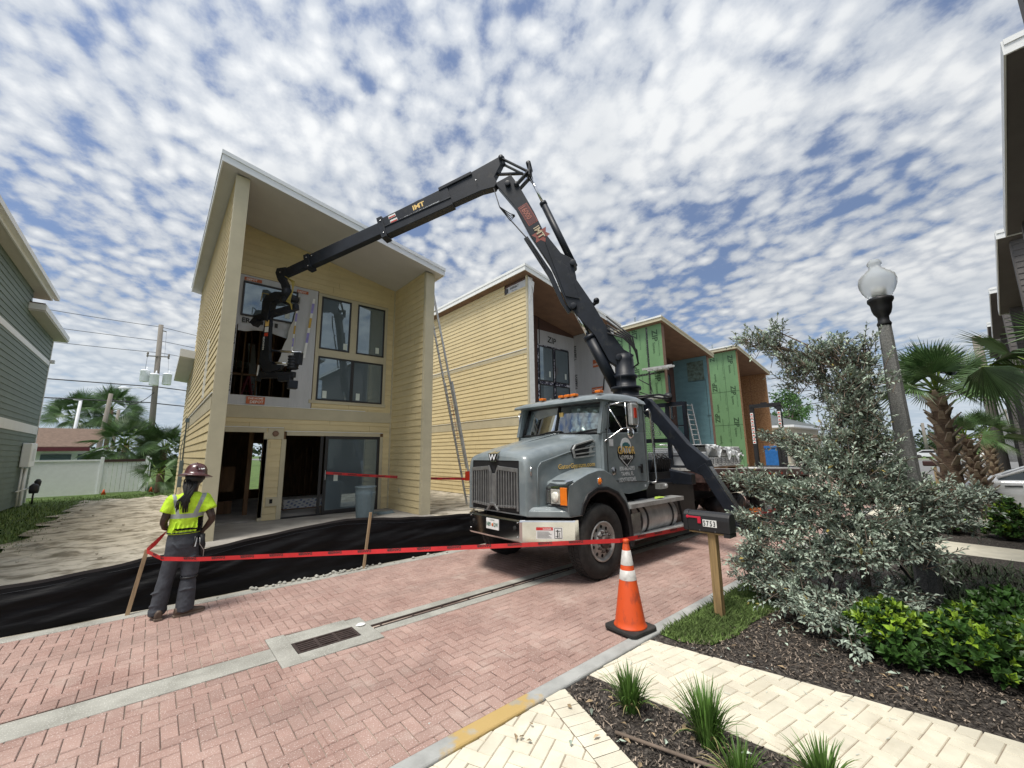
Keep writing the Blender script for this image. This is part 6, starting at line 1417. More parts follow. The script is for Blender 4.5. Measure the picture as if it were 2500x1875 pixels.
mb.tube([(.475, 6.82, 1.575), (.49, 6.83, 1.56), (.47, 6.82, 1.545)], [.02, .028, .01], 8)
mb.build('dreadlocks', mat('black_hair', (.010, .009, .009), .6), P)

# ---- silt fence, stakes, warning tape
mb = MB()
top = [(-6, .50), (-2.5, .50), (-1.125, .52), (-.744, .535), (-.32, .57), (.04, .62), (.3, .62), (.64, .63), (1.2, .70), (1.585, .74), (2.0, .78), (2.386, .81), (2.6, .82), (2.95, .80), (3.5, .74), (4.3, .68), (5.11, .65), (6.5, .66), (8, .68), (10, .64), (12.5, .62)]
def itp(x):
    for (a, b), (c, d) in zip(top, top[1:]):
        if a <= x <= c: return b+(d-b)*(x-a)/(c-a)
    return top[-1][1]
nx, nz = 420, 26; vs = []
for i in range(nx+1):
    x = -6+18.5*i/nx; h = itp(x)
    for j in range(nz+1):
        t = j/nz; bulge = .10*math.sin(math.pi*t)**.8*(.6+.4*math.sin(x*1.7+1)); w = .05*mn.noise(Vector((x*1.1+t*2.0, t*4-x*.8, 3)))+.020*mn.noise(Vector((x*1.2, t*9-x*2.4, 1)))+.012*mn.noise(Vector((x*2.2, t*22-x*5, 7)))
        vs.append((x, 7.24+.06*t-bulge*.3+w*(.3+math.sin(math.pi*min(1, t*1.1))), -.01+h*t+.012*mn.noise(Vector((x*3, 0, 0)))*t))
mb.add(vs, [(i*(nz+1)+j, (i+1)*(nz+1)+j, (i+1)*(nz+1)+j+1, i*(nz+1)+j+1) for i in range(nx) for j in range(nz)], 0, True)
sf = mb.build('silt_fence', M['black']); tag(recenter(sf, (3, 7.24, 0)), 'long sagging black fabric silt fence along the far kerb', 'fence')
mb = MB(); mb.loft([[(-6+18.5*i/200, 7.292-.004, itp(-6+18.5*i/200)-.035+.012*mn.noise(Vector(((-6+18.5*i/200)*3, 0, 0)))) for i in range(201)], [(-6+18.5*i/200, 7.285, itp(-6+18.5*i/200)+.002+.012*mn.noise(Vector(((-6+18.5*i/200)*3, 0, 0)))) for i in range(201)]], 0, True); mb.build('hem', mat('hem_fabric', (.028, .028, .030), .6), sf)
mb = MB(); mb.tube([(-6+18.5*i/160, 7.27-.02*math.sin(i), itp(-6+18.5*i/160)-.085+.01*math.sin(i*.3)) for i in range(160)], .0025, 4); mb.build('hem_cord', M['crane'], sf)
def stake(a, b, w, label):
    mb = MB(); mb.beam(a, b, w, w*.75, up=(0, 1, 0)); o = mb.build('wooden_stake', M['stake'], bevel=.003); tag(recenter(o, (a[0], a[1], 0)), label, 'stake', 'stakes of the silt fence'); return o
stake((-.05, 7.12, -.03), (.062, 7.17, .74), .042, 'leaning wooden stake beside the worker with red tape tied to its top')
stake((2.855, 7.12, -.03), (2.96, 7.17, .90), .042, 'leaning wooden stake in front of the black fence below the grey bin')
def ribbon(name, label, pts, w=.047, flip=False, txt=True, twist=None, sag=0.0, every=.34, th=.036):
    P_ = [Vector(p) for p in pts]; mb = MB(); L = [0]
    for a, b in zip(P_, P_[1:]): L.append(L[-1]+(b-a).length)
    tot = L[-1]; N = max(24, int(tot/.08))
    def at(s):
        s = max(0, min(tot, s))
        for i in range(len(P_)-1):
            if s <= L[i+1]+1e-9: t = (s-L[i])/max(1e-6, L[i+1]-L[i]); p = P_[i].lerp(P_[i+1], t); return p-Vector((0, 0, sag*4*(s/tot)*(1-s/tot)))
    def fr(s):
        p = at(s); d = (at(s+.02)-at(s-.02)).normalized(); n = d.cross(Vector((0, 0, 1))).normalized(); u = n.cross(d)
        a = twist(s/tot) if twist else .12*math.sin(s*1.3); return p, d, (u*math.cos(a)+n*math.sin(a)), (n*math.cos(a)-u*math.sin(a))
    rows = []
    for i in range(N+1): p, d, u, n = fr(tot*i/N); rows.append([p-u*w/2, p+u*w/2])
    mb.loft(rows, 0, False); rows2 = []
    o = mb.build(name, [M['red']]); tag(o, label, 'tape')
    if txt:
        s = .25
        while s < tot-.3:
            p, d, u, n = fr(s+.1)
            if n.y > 0: n = -n
            mb = MB()
            if flip: mb.text('DANGER', p+d*.13-u*(-.022)+n*.003, -d, -u, th, sx=1.1, bold=.03)
            else: mb.text('DANGER', p-d*.13-u*.022+n*.003, d, u, th, sx=1.1, bold=.03)
            s += every; mb.build('danger_print', M['ink'], o)
    recenter_keep(o, at(tot/2)); return o
def recenter_keep(o, c):
    c = Vector((c.x, c.y, c.z)); o.data.transform(Matrix.Translation(-c)); o.location = c
    for ch in o.children: ch.data.transform(Matrix.Translation(-c))
ribbon('barrier_tape', 'red danger tape stretched low from the leaning stake past the worker to the traffic cone', [(.062, 7.14, .72), (.20, 6.42, .735), (.5, 6.10, .735), (3.97, 2.77, .925)], flip=True, sag=.0)
ribbon('barrier_tape', 'short red tape rising from the stake to the waist of the worker', [(.06, 7.15, .73), (.13, 6.95, .84), (.22, 6.80, .99)], w=.05, txt=False, twist=lambda t: 2*t)
ribbon('barrier_tape', 'red danger tape running from the cone behind the black mailbox into the silver shrub', [(3.97, 2.77, .925), (5.0, 2.72, .90), (8.8, 2.62, .81), (10.6, 2.6, .8)], flip=True)
ribbon('barrier_tape', 'red danger tape from the sliding door handle of the yellow house to the ladder', [(4.26, 14.02, 1.32), (5.5, 13.7, 1.19), (7.2, 13.1, 1.04), (8.62, 12.5, .97)], w=.08, th=.06, every=.45)
# ---- traffic cone
K = thing('traffic_cone', 'scuffed orange traffic cone with two white collars on a black rubber base by the kerb', 'cone', (4.05, 2.75, 0))
mb = MB(); a = R(-5)
mb.prism([(-.205, -.17), (-.17, -.205), (.17, -.205), (.205, -.17), (.205, .17), (.17, .205), (-.17, .205), (-.205, .17)], (4.05, 2.75, .016), (math.cos(a), math.sin(a), 0), (-math.sin(a), math.cos(a), 0), (0, 0, .042)); mb.build('rubber_base', M['rubber'], K, bevel=.012)
mb = MB(); cr = lambda z: .165-.135*(z-.05)/.86
mb.lathe([(.175, .055), (.172, .068), (.160, .078), (cr(.12), .12), (cr(.88), .88), (.030, .895), (.036, .90), (.036, .925), (.028, .935), (.018, .935), (0, .93)], (4.05, 2.75, 0), n=36); cn = mb.build('cone_body', M['orange'], K)
for z0, z1 in ((.52, .62), (.67, .82)):
    mb = MB(); mb.lathe([(cr(z0)+.0015, z0), (cr(z1)+.0015, z1), (cr(z1)-.002, z1), (cr(z0)-.002, z0), (cr(z0)+.0015, z0)], (4.05, 2.75, 0), n=36); mb.build('collar', M['refl'], cn)
# ---- mailbox 5753
B = thing('mailbox', 'black mailbox numbered 5753 with a red flag on a wooden post by the road', 'mailbox', (5.10, 2.26, 0))
mb = MB(); mb.box(5.055, 5.145, 2.205, 2.295, -.02, .925); mb.build('post', M['post'], B, bevel=.005)
mb = MB(); mb.box(5.03, 5.17, 2.06, 2.50, .922, .938); mb.build('mount_board', M['post'], B)
def mbsec(y, s=1.0):
    pts = [(-.086, .945), (.086, .945), (.09, .955), (.092, 1.08), (.084, 1.125), (.06, 1.155), (.03, 1.168), (-.03, 1.168), (-.06, 1.155), (-.084, 1.125), (-.092, 1.08), (-.09, .955)]
    return [Vector((5.10+x*s, y, 1.05+(z-1.05)*s)) for x, z in pts]
bxm = mat('black_mailbox', (.014, .014, .016), .5, var=.15, bump=.08, bscale=200)
mb = MB(); mb.loft([mbsec(2.015, .94), mbsec(2.03, 1.0), mbsec(2.50, 1.0)], 0, False, closed=True, caps=True); mb.box(5.03, 5.17, 2.08, 2.49, .936, .946); bx = mb.build('box', bxm, B, bevel=.008)
mb = MB(); mb.loft([mbsec(2.50, 1.04), mbsec(2.545, 1.04), mbsec(2.56, .98)], 0, False, closed=True, caps=True); mb.build('door', bxm, B, bevel=.006)
mb = MB(); mb.box(5.01, 5.19, 2.02, 2.09, .905, .945); mb.build('base_lip', bxm, B)
fx = 5.10-.094
mb = MB(); mb.box(fx-.006, fx, 2.35, 2.50, 1.092, 1.112); mb.lathe([(.018, 0), (.018, .008), (0, .008)], (fx, 2.495, 1.102), (-1, 0, 0), 12); mb.box(fx-.007, fx, 2.335, 2.375, 1.035, 1.112); mb.build('flag', mat('red_flag', (.60, .02, .05), .4), B, bevel=.002)
mb = MB(); mb.box(fx-.002, fx, 2.155, 2.315, 1.005, 1.085); np_ = mb.build('number_plate', M['white'], B)
mb = MB()
for k, ch in enumerate('5753'): mb.text(ch, (fx-.004, 2.296-.038*k, 1.016), (0, -1, 0), (0, 0, 1), .082, sx=.72, center=True, bold=.02)
mb.build('house_number', M['ink'], np_)
mb = MB()
for y in (2.18, 2.36): mb.lathe([(.005, 0), (.004, .003), (0, .003)], (fx+.002, y, .957), (-1, 0, 0), 8)
mb.each('screw', M['chrome'], B)
# ---- lamp post
LPx, LPy = 7.55, .69
Lm = thing('street_lamp', 'aggregate lamp post with black fluted collar and frosted acorn globe with a finial', 'street lamp', (LPx, LPy, 0))
mb = MB(); mb.lathe([(.13, 0), (.125, .3), (.072, 3.60), (0, 3.61)], (LPx, LPy, 0), n=8, sm=False); mb.build('post', M['lamp'], Lm)
mb = MB(); mb.lathe([(.075, 3.58), (.082, 3.61), (.064, 3.65), (.064, 3.71), (.095, 3.76), (.112, 3.82), (.120, 3.90), (.145, 3.94), (.145, 3.98), (.11, 3.99), (0, 3.99)], (LPx, LPy, 0), n=32, flute=-.05); mb.build('collar', M['blk'], Lm)
gm = bpy.data.materials.new('frosted_globe'); gm.use_nodes = True; b = gm.node_tree.nodes['Principled BSDF']; b.inputs['Base Color'].default_value = (.80, .82, .82, 1); b.inputs['Roughness'].default_value = .38; b.inputs['Transmission Weight'].default_value = .7; b.inputs['IOR'].default_value = 1.1; b.inputs['Alpha'].default_value = .93
mb = MB(); mb.lathe([(.11, 3.99), (.14, 4.02), (.18, 4.09), (.207, 4.17), (.213, 4.23), (.20, 4.30), (.16, 4.35), (.12, 4.375), (.11, 4.40), (.08, 4.41), (.07, 4.44), (.066, 4.47), (.082, 4.49), (.08, 4.52), (.05, 4.56), (.0, 4.58)], (LPx, LPy, 0), n=32); mb.build('globe', gm, Lm)
mb = MB(); mb.lathe([(.06, 3.99), (.08, 4.05), (.075, 4.13), (.0, 4.16)], (LPx, LPy, 0), n=16); mb.build('bulb', M['white'], Lm)
# ---- extension ladder between the houses
LD = thing('extension_ladder', 'tall aluminium extension ladder leaning between the two yellow houses', 'ladder', (8.85, 12.5, 0))
def lad(name, p, q, y0, y1, par, m, rung=.305):
    mb = MB(); P0, Q0 = Vector((p[0], 0, p[1])), Vector((q[0], 0, q[1])); L = (Q0-P0).length; d = (Q0-P0)/L
    for y in (y0, y1): mb.beam(P0+Vector((0, y, 0)), Q0+Vector((0, y, 0)), .028, .075, up=(0, 1, 0) if False else (1, 0, 0))
    k = 1
    while k*rung < L: c = P0+d*(k*rung); mb.tube([c+Vector((0, y0, 0)), c+Vector((0, y1, 0))], .016, 6); k += 1
    return mb.build(name, m, par)
lad('base_section', (8.88, .03), (7.86, 4.45), 12.28, 12.76, LD, M['alu']); lad('fly_section', (8.55, 1.35), (7.02, 7.72), 12.32, 12.72, LD, M['alu'])
mb = MB(); mb.tube([(8.3, 12.5, 2.4), (8.05, 12.5, 3.5), (7.9, 12.5, 4.1)], .008, 5); mb.box(8.5, 8.75, 12.25, 12.34, .92, 1.25); mb.build('rope_and_foot', M['redl'], LD)
# ---- grey rubbish bin, green bin, debris
Bn = thing('rubbish_bin', 'tall grey plastic rubbish bin on the porch of the yellow house', 'bin', (5.02, 12.62, 0))
mb = MB(); mb.lathe([(.245, .015), (.25, .03), (.285, .62), (.30, .70), (.30, .74), (.29, .78), (.292, .88), (.31, .90), (.312, .93), (.295, .93), (.28, .90), (.24, .05), (0, .04)], (5.02, 12.62, 0), n=40); cnb = mb.build('bin_body', M['can'], Bn)
mb = MB()
for a in (0, math.pi*.55, math.pi): mb.beam((5.02+.285*math.cos(a-1.1), 12.62+.285*math.sin(a-1.1), .62), (5.02+.335*math.cos(a-1.1), 12.62+.335*math.sin(a-1.1), .76), .12, .03)
for k in range(6):
    a = -math.pi/2+(k-2.5)*.42; mb.beam((5.02+.25*math.cos(a), 12.62+.25*math.sin(a), .06), (5.02+.288*math.cos(a), 12.62+.288*math.sin(a), .64), .02, .01)
mb.each('handle', M['can'], Bn, bevel=.008)
mb = MB(); mb.text('BRUTE', (4.76, 12.38, .80), (.72, -.69, 0), (0, 0, 1), .05); 
mb = MB(); mb.box(5.35, 6.0, 13.1, 13.5, .015, .03); mb.box(5.5, 5.9, 12.7, 12.9, .015, .02); mb.hexa([(5.55, 12.9, .02), (6.1, 12.8, .02), (6.15, 13.1, .02), (5.6, 13.2, .02), (5.6, 12.95, .06), (6.05, 12.85, .05), (6.1, 13.05, .08), (5.62, 13.1, .03)])
tag(recenter(mb.build('scrap_boards', M['can']), (5.6, 13.1, .02)), 'flat scraps of grey board on the porch floor behind the rubbish bin', 'scrap')
mb = MB(); mb.lathe([(.27, .03), (.34, .75), (.37, .77), (.37, .80), (0, .86)], (9.25, 11.95, 0), n=20); mb.tube([(9.0, 11.7, .12), (9.0, 11.82, .12)], .1)
tag(recenter(mb.build('green_bin', mat('dark_green_plastic', (.02, .06, .035), .5)), (9.25, 11.95, 0)), 'dark green plastic bin standing in the sand beyond the front of the truck', 'bin')
mb = MB(); rd = random.Random(8); mb.box(3.5, 5.6, 15.9, 17.1, .05, .09, 1)
for k in range(12): mb.box(3.5+rd.uniform(0, .03), 5.55+rd.uniform(0, .05), 15.9, 17.1, .09+k*.025, .112+k*.025, 0)
for k in range(16):
    for j in range(9): 
        if (k*3+j*5) % 7 < 3: mb.box(3.55+.125*k+.012*j, 3.62+.125*k+.012*j, 15.893, 15.897, .1+j*.032, .122+j*.032, 2)
tag(recenter(mb.build('drywall_stack', [M['white'], M['wood'], mat('blue_print', (.08, .15, .35), .6)]), (4.5, 16.5, .05)), 'stack of plasterboard with printed edges lying inside the open sliding door', 'plasterboard')
mb = MB(); mb.beam((2.55, 17, 3.62), (2.35, 17.4, 6.0), .26, .05); tag(recenter(mb.build('leaning_board', M['fascia']), (2.5, 17, 3.6)), 'pale board leaning upright inside the upper opening behind the grapple', 'board')
mb = MB(); mb.beam((2.0, 16.5, 3.62), (2.25, 16.5, 4.7), .05, .05); mb.beam((2.45, 16.5, 3.62), (2.25, 16.5, 4.7), .05, .05); mb.beam((2.0, 17, 3.62), (2.25, 16.8, 4.7), .05, .05); mb.beam((2.5, 17, 3.62), (2.25, 16.8, 4.7), .05, .05)
for z in (3.85, 4.1, 4.35): mb.beam((2.05, 16.5, z), (2.42, 16.5, z), .04, .02)
tag(recenter(mb.build('step_ladder', mat('red_fibreglass', (.30, .02, .03), .4)), (2.25, 16.7, 3.6)), 'red step ladder inside the upper opening of the yellow house', 'ladder')
rd = random.Random(15); mb = MB()
for k in range(70):
    x = 1.25+1.7*rd.random()**1.2 if k > 18 else rd.uniform(.5, 4.6); y = 7.13+rd.uniform(-.05, .08); s = rd.uniform(.008, .032)
    mb.lathe([(0, 0), (s*rd.uniform(.7, 1), s*.3), (s, s*.8), (s*.5, s*1.3), (0, s*1.4)], (x, y, .004), (rd.uniform(-.3, .3), rd.uniform(-.3, .3), 1), 6, sm=False)
stuff(mb.build('gravel', M['conc']), 'loose pale stones along the foot of the black silt fence', 'gravel')
mb = MB(); rd = random.Random(77)
for k in range(60):
    x, y = rd.uniform(1.6, 9.5), rd.uniform(2.7, 4.4); s = rd.uniform(.004, .012); a = rd.uniform(0, 3)
    mb.add([(x, y, .004), (x+s*2*math.cos(a), y+s*2*math.sin(a), .005), (x+s*math.cos(a+1), y+s*math.sin(a+1), .007)], [(0, 1, 2)])
for k in range(40):
    x, y = rd.uniform(3.1, 4.3), rd.uniform(.6, 2.45); a = rd.uniform(0, 3); s = rd.uniform(.02, .06); mb.beam((x, y, .006), (x+s*math.cos(a), y+s*math.sin(a), .008), .003, .002)
stuff(mb.build('litter', M['paper']), 'tiny pale scraps and dry bits strewn on the brick road and cream path', 'litter')
mb = MB(); mb.lathe([(.03, 0), (.05, .012), (.02, .022), (0, .024)], (1.955, 4.87, .003), n=9, sm=False); mb.box(1.9, 2.0, 4.86, 4.89, .003, .014); tag(recenter(mb.build('crushed_cup', M['white'], bevel=.003), (1.955, 4.87, .003)), 'small crushed white wrapper beside the drain grate', 'litter')
mb = MB(); mb.tube([(2.55, 1.9, .02), (2.75, 1.2, .025), (3.0, .6, .02)], .012, 8); tag(recenter(mb.build('irrigation_pipe', M['twig']), (2.75, 1.2, 0)), 'thin brown irrigation pipe half buried in the mulch between the paths', 'pipe')
# ---- load on the truck and lift mast behind it
pz = 1.432
W1 = thing('wrapped_pallet', 'pallet of white printed cartons under torn plastic wrap on the truck bed', 'pallet', (10.9, 4.9, pz-.02))
mb = MB()
for x in (10.1, 10.8, 11.5): mb.box(x, x+.12, 4.3, 5.5, 1.39, 1.46)
mb.box(9.95, 11.95, 4.3, 5.5, 1.46, 1.485); mb.build('pallet_base', M['wood'], W1)
mb = MB(); rd = random.Random(2)
for k in range(8):
    for j in range(2):
        x = 9.98+.24*k; z = 1.487+.25*j
        if k < 2 and j == 1: continue
        mb.box(x+rd.uniform(0, .015), x+.23, 4.32+rd.uniform(0, .03), 5.4, z, z+.235)
ct = mb.build('cartons', M['white'], W1, bevel=.006)
mb = MB()
for k in range(8):
    for j in range(2):
        x = 10.0+.24*k; z = 1.50+.25*j
        if k < 2 and j == 1: continue
        for q in range(4): mb.box(x+.02, x+.08+.06*rd.random(), 4.312, 4.316, z+.03+q*.045, z+.045+q*.045)
        mb.box(x+.15, x+.20, 4.312, 4.316, z+.06, z+.18)
mb.build('carton_print', mat('grey_print', (.22, .22, .23), .6), ct)
mb = MB(); nx, ny = 40, 12; vs = []
for i in range(nx+1):
    for j in range(ny+1):
        x = 9.7+i*.057; t = j/ny; z = 2.03-.25*(i/nx)**2 if t < .4 else 2.03-.25*(i/nx)**2-(t-.4)*(.2+.7*abs(mn.noise(Vector((i*.2, 0, 5)))))
        y = 5.5-t*3.0 if t < .4 else 4.28-.03*(t-.4)
        vs.append((x+.05*mn.noise(Vector((i*.3, j*.5, 0))), y+.04*mn.noise(Vector((i*.5, j*.4, 9))), z+.05*mn.noise(Vector((i*.4, j*.5, 4)))))
mb.add(vs, [(i*(ny+1)+j, (i+1)*(ny+1)+j, (i+1)*(ny+1)+j+1, i*(ny+1)+j+1) for i in range(nx) for j in range(ny) if not (j > 7 and (i // 5) % 2)], 0, True)
pw = glass_mat('plastic_wrap', (.85, .9, .92), .25); mb.build('plastic_wrap', mat('milky_wrap', (.86, .90, .92), .3, var=.15, scale=9), W1)
mb = MB(); mb.box(9.42, 9.88, 4.3, 5.6, 1.49, 1.85); mb.box(9.5, 9.8, 4.5, 5.5, 1.85, 1.95); tag(recenter(mb.build('white_cartons', M['fascia'], bevel=.01), (9.8, 4.9, 1.48)), 'grey white carton block on the truck bed right behind the headboard', 'carton')
mb = MB(); mb.hexa([(12.2, 4.06, 1.388), (16.2, 4.06, 1.245), (16.2, 4.45, 1.245), (12.2, 4.45, 1.388), (12.2, 4.06, 1.425), (16.2, 4.06, 1.282), (16.2, 4.45, 1.282), (12.2, 4.45, 1.425)]); tag(recenter(mb.build('boards', M['white'], bevel=.004), (14, 4.2, 1.38)), 'long white boards lying along the edge of the truck bed', 'board')
FM = thing('forklift', 'black truck mounted forklift mast with red and white striped uprights behind the truck bed', 'forklift', (17.4, 5.2, 0))
mb = MB()
for y in (4.72, 5.62): mb.box(16.95, 17.10, y-.06, y+.06, .35, 3.45)
mb.beam((17.02, 4.66, 3.50), (17.02, 5.68, 3.50), .14, .14); mb.beam((17.02, 4.7, 3.3), (17.02, 4.9, 3.48), .1, .08); mb.box(16.98, 17.06, 5.1, 5.3, 3.55, 3.62)
mb.box(17.10, 17.22, 4.85, 4.95, .35, 2.6); mb.build('mast', M['blk'], FM)
mb = MB()
for y in (4.72, 5.62):
    for k in range(9): mb.box(16.944, 16.949, y-.05, y+.05, 2.1+.13*k, 2.1+.13*(k+1)-.02, 0 if k % 2 else 0)
    for k in range(9): mb.box(16.938, 16.943, y-.03, y+.03, 2.13+.13*k, 2.17+.13*k, 1)
mb.each('reflective_patch', [M['white'], M['redl']], FM)
mb = MB(); mb.box(17.3, 18.9, 4.5, 5.9, .5, 1.25); mb.box(17.7, 17.8, 4.5, 4.6, 1.25, 2.4); mb.box(18.6, 18.7, 4.5, 4.6, 1.25, 2.4); mb.box(17.6, 18.8, 4.45, 5.9, 2.4, 2.46); mb.build('chassis', M['blk'], FM, bevel=.03)
for y in (4.3, 6.1):
    mb = MB(); mb.lathe([(0, -.1), (.38, -.1), (.40, -.06), (.40, .06), (.38, .1), (0, .1)], (17.3, y, .40), (0, 1, 0), 24); mb.build('wheel', M['rubber'], FM)
mb = MB(); mb.box(30.6, 31.6, 8.6, 9.6, 0, 1.95); mb.box(30.57, 31.63, 8.57, 9.63, 1.95, 2.1); mb.box(30.58, 30.6, 8.75, 9.4, .2, 1.8)
tag(recenter(mb.build('portable_toilet', mat('blue_plastic', (.02, .14, .42), .45), bevel=.03), (31.1, 9.1, 0)), 'blue portable toilet cabin beyond the striped forklift mast', 'toilet')
SL = thing('step_ladder', 'short aluminium ladder standing in front of the teal wrapped porch wall', 'ladder', (26.0, 11.9, 0))
mb = MB()
for x in (25.55, 26.45): mb.beam((x, 11.6, 0), (x, 12.3, 4.9), .05, .10, up=(1, 0, 0))
for k in range(15): mb.tube([(25.55, 11.6+.7*k/15+.03, .32*k+.3), (26.45, 11.6+.7*k/15+.03, .32*k+.3)], .025, 6)
mb.build('rails', M['alu'], SL)
for z, y in ((6.6, 12.6), (4.9, 12.9)):
    mb = MB(); mb.beam((21.2, y, z), (21.7, y-1.6, z+.05), .06, .12); mb.beam((21.75, y, z), (21.95, y-1.6, z+.05), .06, .12)
    for k in range(5): mb.tube([(21.25+.1*k, y-.32*k, z+.02), (21.78+.04*k, y-.32*k, z+.02)], .02, 5)
    mb.beam((21.9, y-.8, z-.05), (22.1, y-.8, z-.05), .8, .03)
    tag(recenter(mb.build('scaffold_plank', M['alu']), (21.6, y-.8, z)), 'upper aluminium walk plank bracketed on the green sheathed wall' if z > 6 else 'lower aluminium walk plank bracketed on the green sheathed wall', 'plank', 'walk planks on the green wall')

# ---- parked white car in the driveway (front towards the road)
def car(label, X, Y, m, ln=4.3, w=1.78, h=1.47):
    c = thing('parked_car', label, 'car', (X+w/2, Y-ln/2+.9, 0)); f = Y+.88
    def row(dy, pts): return [Vector((X+w/2+a*w/2, f-dy, z)) for a, z in pts]
    def sec(dy, zl, zb, zt, tw, roofw=None):
        p = [(-.97, zl), (-1.0, (zl+zb)/2), (-.985, zb-.08), (-.93, zb), (-tw, zt), (-tw*.6, zt+.02), (tw*.6, zt+.02), (tw, zt), (.93, zb), (.985, zb-.08), (1.0, (zl+zb)/2), (.97, zl)]
        return row(dy, p)
    mb = MB()
    S_ = [sec(.0, .35, .62, .66, .6), sec(.06, .22, .72, .78, .72), sec(.35, .20, .86, .92, .78), sec(.8, .20, .95, 1.02, .78), sec(1.15, .20, .99, 1.07, .78)]
    mb.loft(S_, 0, True)
    mb.loft([sec(1.15, .20, .99, 1.07, .78), sec(3.3, .20, 1.04, 1.06, .80), sec(3.95, .22, 1.04, 1.05, .78), sec(4.2, .35, .95, .98, .7), sec(4.3, .5, .8, .82, .6)], 0, True)
    mb.add(S_[0], [tuple(range(12))])
    body = mb.build('body', m, c)
    mb = MB(); gh = [(1.1, 1.03, .80), (1.9, 1.40, .66), (2.5, h-.01, .64), (3.3, 1.42, .62), (4.0, 1.06, .70)]
    mb.loft([row(dy, [(-.91 if i in (0, 4) else -.88, 1.0), (-tw, z), (tw, z), (.91 if i in (0, 4) else .88, 1.0)]) for i, (dy, z, tw) in enumerate(gh)], 0, False); mb.build('greenhouse', mat('car_glass', (.02, .03, .035), .04, spec=.8), c)
    mb = MB()
    for s in (-1, 1): mb.tube([row(dy, [(s*(tw+.03), z+.01)])[0] for dy, z, tw in gh], .045, 8); mb.tube([row(2.45, [(s*.91, 1.0)])[0], row(2.5, [(s*.66, h)])[0]], .03, 6)
    mb.loft([row(dy, [(-tw-.02, z+.012), (0, z+.04), (tw+.02, z+.012)]) for dy, z, tw in gh[1:4]], 0, True); mb.build('roof', m, body)
    for s in (-1, 1):
        mb = MB(); mb.hexa([(X+w/2+s*(w/2+.02), f-1.75, 1.0), (X+w/2+s*(w/2+.16), f-1.72, 1.02), (X+w/2+s*(w/2+.16), f-1.62, 1.02), (X+w/2+s*(w/2+.02), f-1.6, 1.0), (X+w/2+s*(w/2+.02), f-1.75, 1.10), (X+w/2+s*(w/2+.16), f-1.72, 1.14), (X+w/2+s*(w/2+.16), f-1.62, 1.14), (X+w/2+s*(w/2+.02), f-1.6, 1.1)]); mb.build('wing_mirror', M['blk'], c, bevel=.02)
        for dy in (.88, 3.45):
            cx = X+w/2+s*(w/2-.01); mb = MB(); mb.lathe([(0, -.05), (.375, -.05), (.375, .012), (0, .012)], (cx, f-dy, .36), (s, 0, 0), 28); mb.build('wheel_arch', M['dark'], c)
            mb = MB(); mb.lathe([(.22, -.18), (.31, -.18), (.325, -.14), (.325, .0), (.31, .03), (.22, .025), (.22, -.18)], (cx, f-dy, .325), (s, 0, 0), 32); wh = mb.build('wheel', M['rubber'], c)
            mb = MB(); mb.lathe([(.22, .02), (.20, .028), (.19, .0), (0, .0), (0, -.02), (.22, -.02), (.22, .02)], (cx, f-dy, .325), (s, 0, 0), 28)
            for k in range(5):
                a = 2*math.pi*k/5+.3; mb.beam((cx+s*.022, f-dy+.03*math.cos(a), .325+.03*math.sin(a)), (cx+s*.022, f-dy+.20*math.cos(a), .325+.20*math.sin(a)), .05, .02, up=(1, 0, 0))
            mb.build('rim', M['alu'], wh)
        mb = MB(); mb.tube([(X+w/2+s*(w/2+.002), f-1.72, .25), (X+w/2+s*(w/2+.004), f-1.70, .8), (X+w/2+s*(w/2-.03), f-1.62, 1.0)], .006, 4); mb.tube([(X+w/2+s*(w/2+.002), f-1.2, .86), (X+w/2+s*(w/2+.002), f-1.5, .87)], .012, 4); mb.build('door_gap', M['dark'], body)
        mb = MB(); mb.hexa([(X+w/2+s*.60, f-.02, .62), (X+w/2+s*.86, f-.30, .66), (X+w/2+s*.86, f-.34, .66), (X+w/2+s*.60, f-.08, .62), (X+w/2+s*.60, f-.04, .72), (X+w/2+s*.86, f-.34, .80), (X+w/2+s*.86, f-.38, .80), (X+w/2+s*.60, f-.1, .72)]); mb.build('headlight', M['lens'], c)
        mb = MB(); mb.box(X+w/2+s*.55-.14, X+w/2+s*.55+.14, f-4.31, f-4.2, .82, .92); mb.build('tail_light', M['redl'], c)
    return c
car('white hatchback parked in the driveway behind the green round shrub', 17.0, .10, mat('white_car_paint', (.72, .74, .76), .25, var=.02, coat=.6))
car('dark car parked beyond the white hatchback, only its rear corner in view', 26.5, -1.2, mat('black_car_paint', (.02, .02, .024), .2, var=.05, coat=.7))
# ================================================================ plants
def leaf(mb, p, d, n, L, w, t, mi=0, fold=.25):
    d = d.normalized(); s = d.cross(n)
    if s.length < 1e-3: s = d.cross(Vector((1, 0, 0)))
    s.normalize(); n = s.cross(d)
    m = p+d*L*.55; tip = p+d*L-n*L*.08
    l_, r_ = m+s*w/2+n*w*fold, m-s*w/2+n*w*fold
    mb.add([p, r_, tip, l_, m-n*0.0], [(0, 1, 4), (0, 4, 3), (4, 1, 2), (3, 4, 2)], mi, False, t)
def rv(rd, s=1.0): return Vector((rd.gauss(0, s), rd.gauss(0, s), rd.gauss(0, s)))
C0 = Vector((0, 0, 1.9))
def ray(x, y): return _f+_rt*((x-1250)/991.7)-_up*((y-937.5)/991.7)
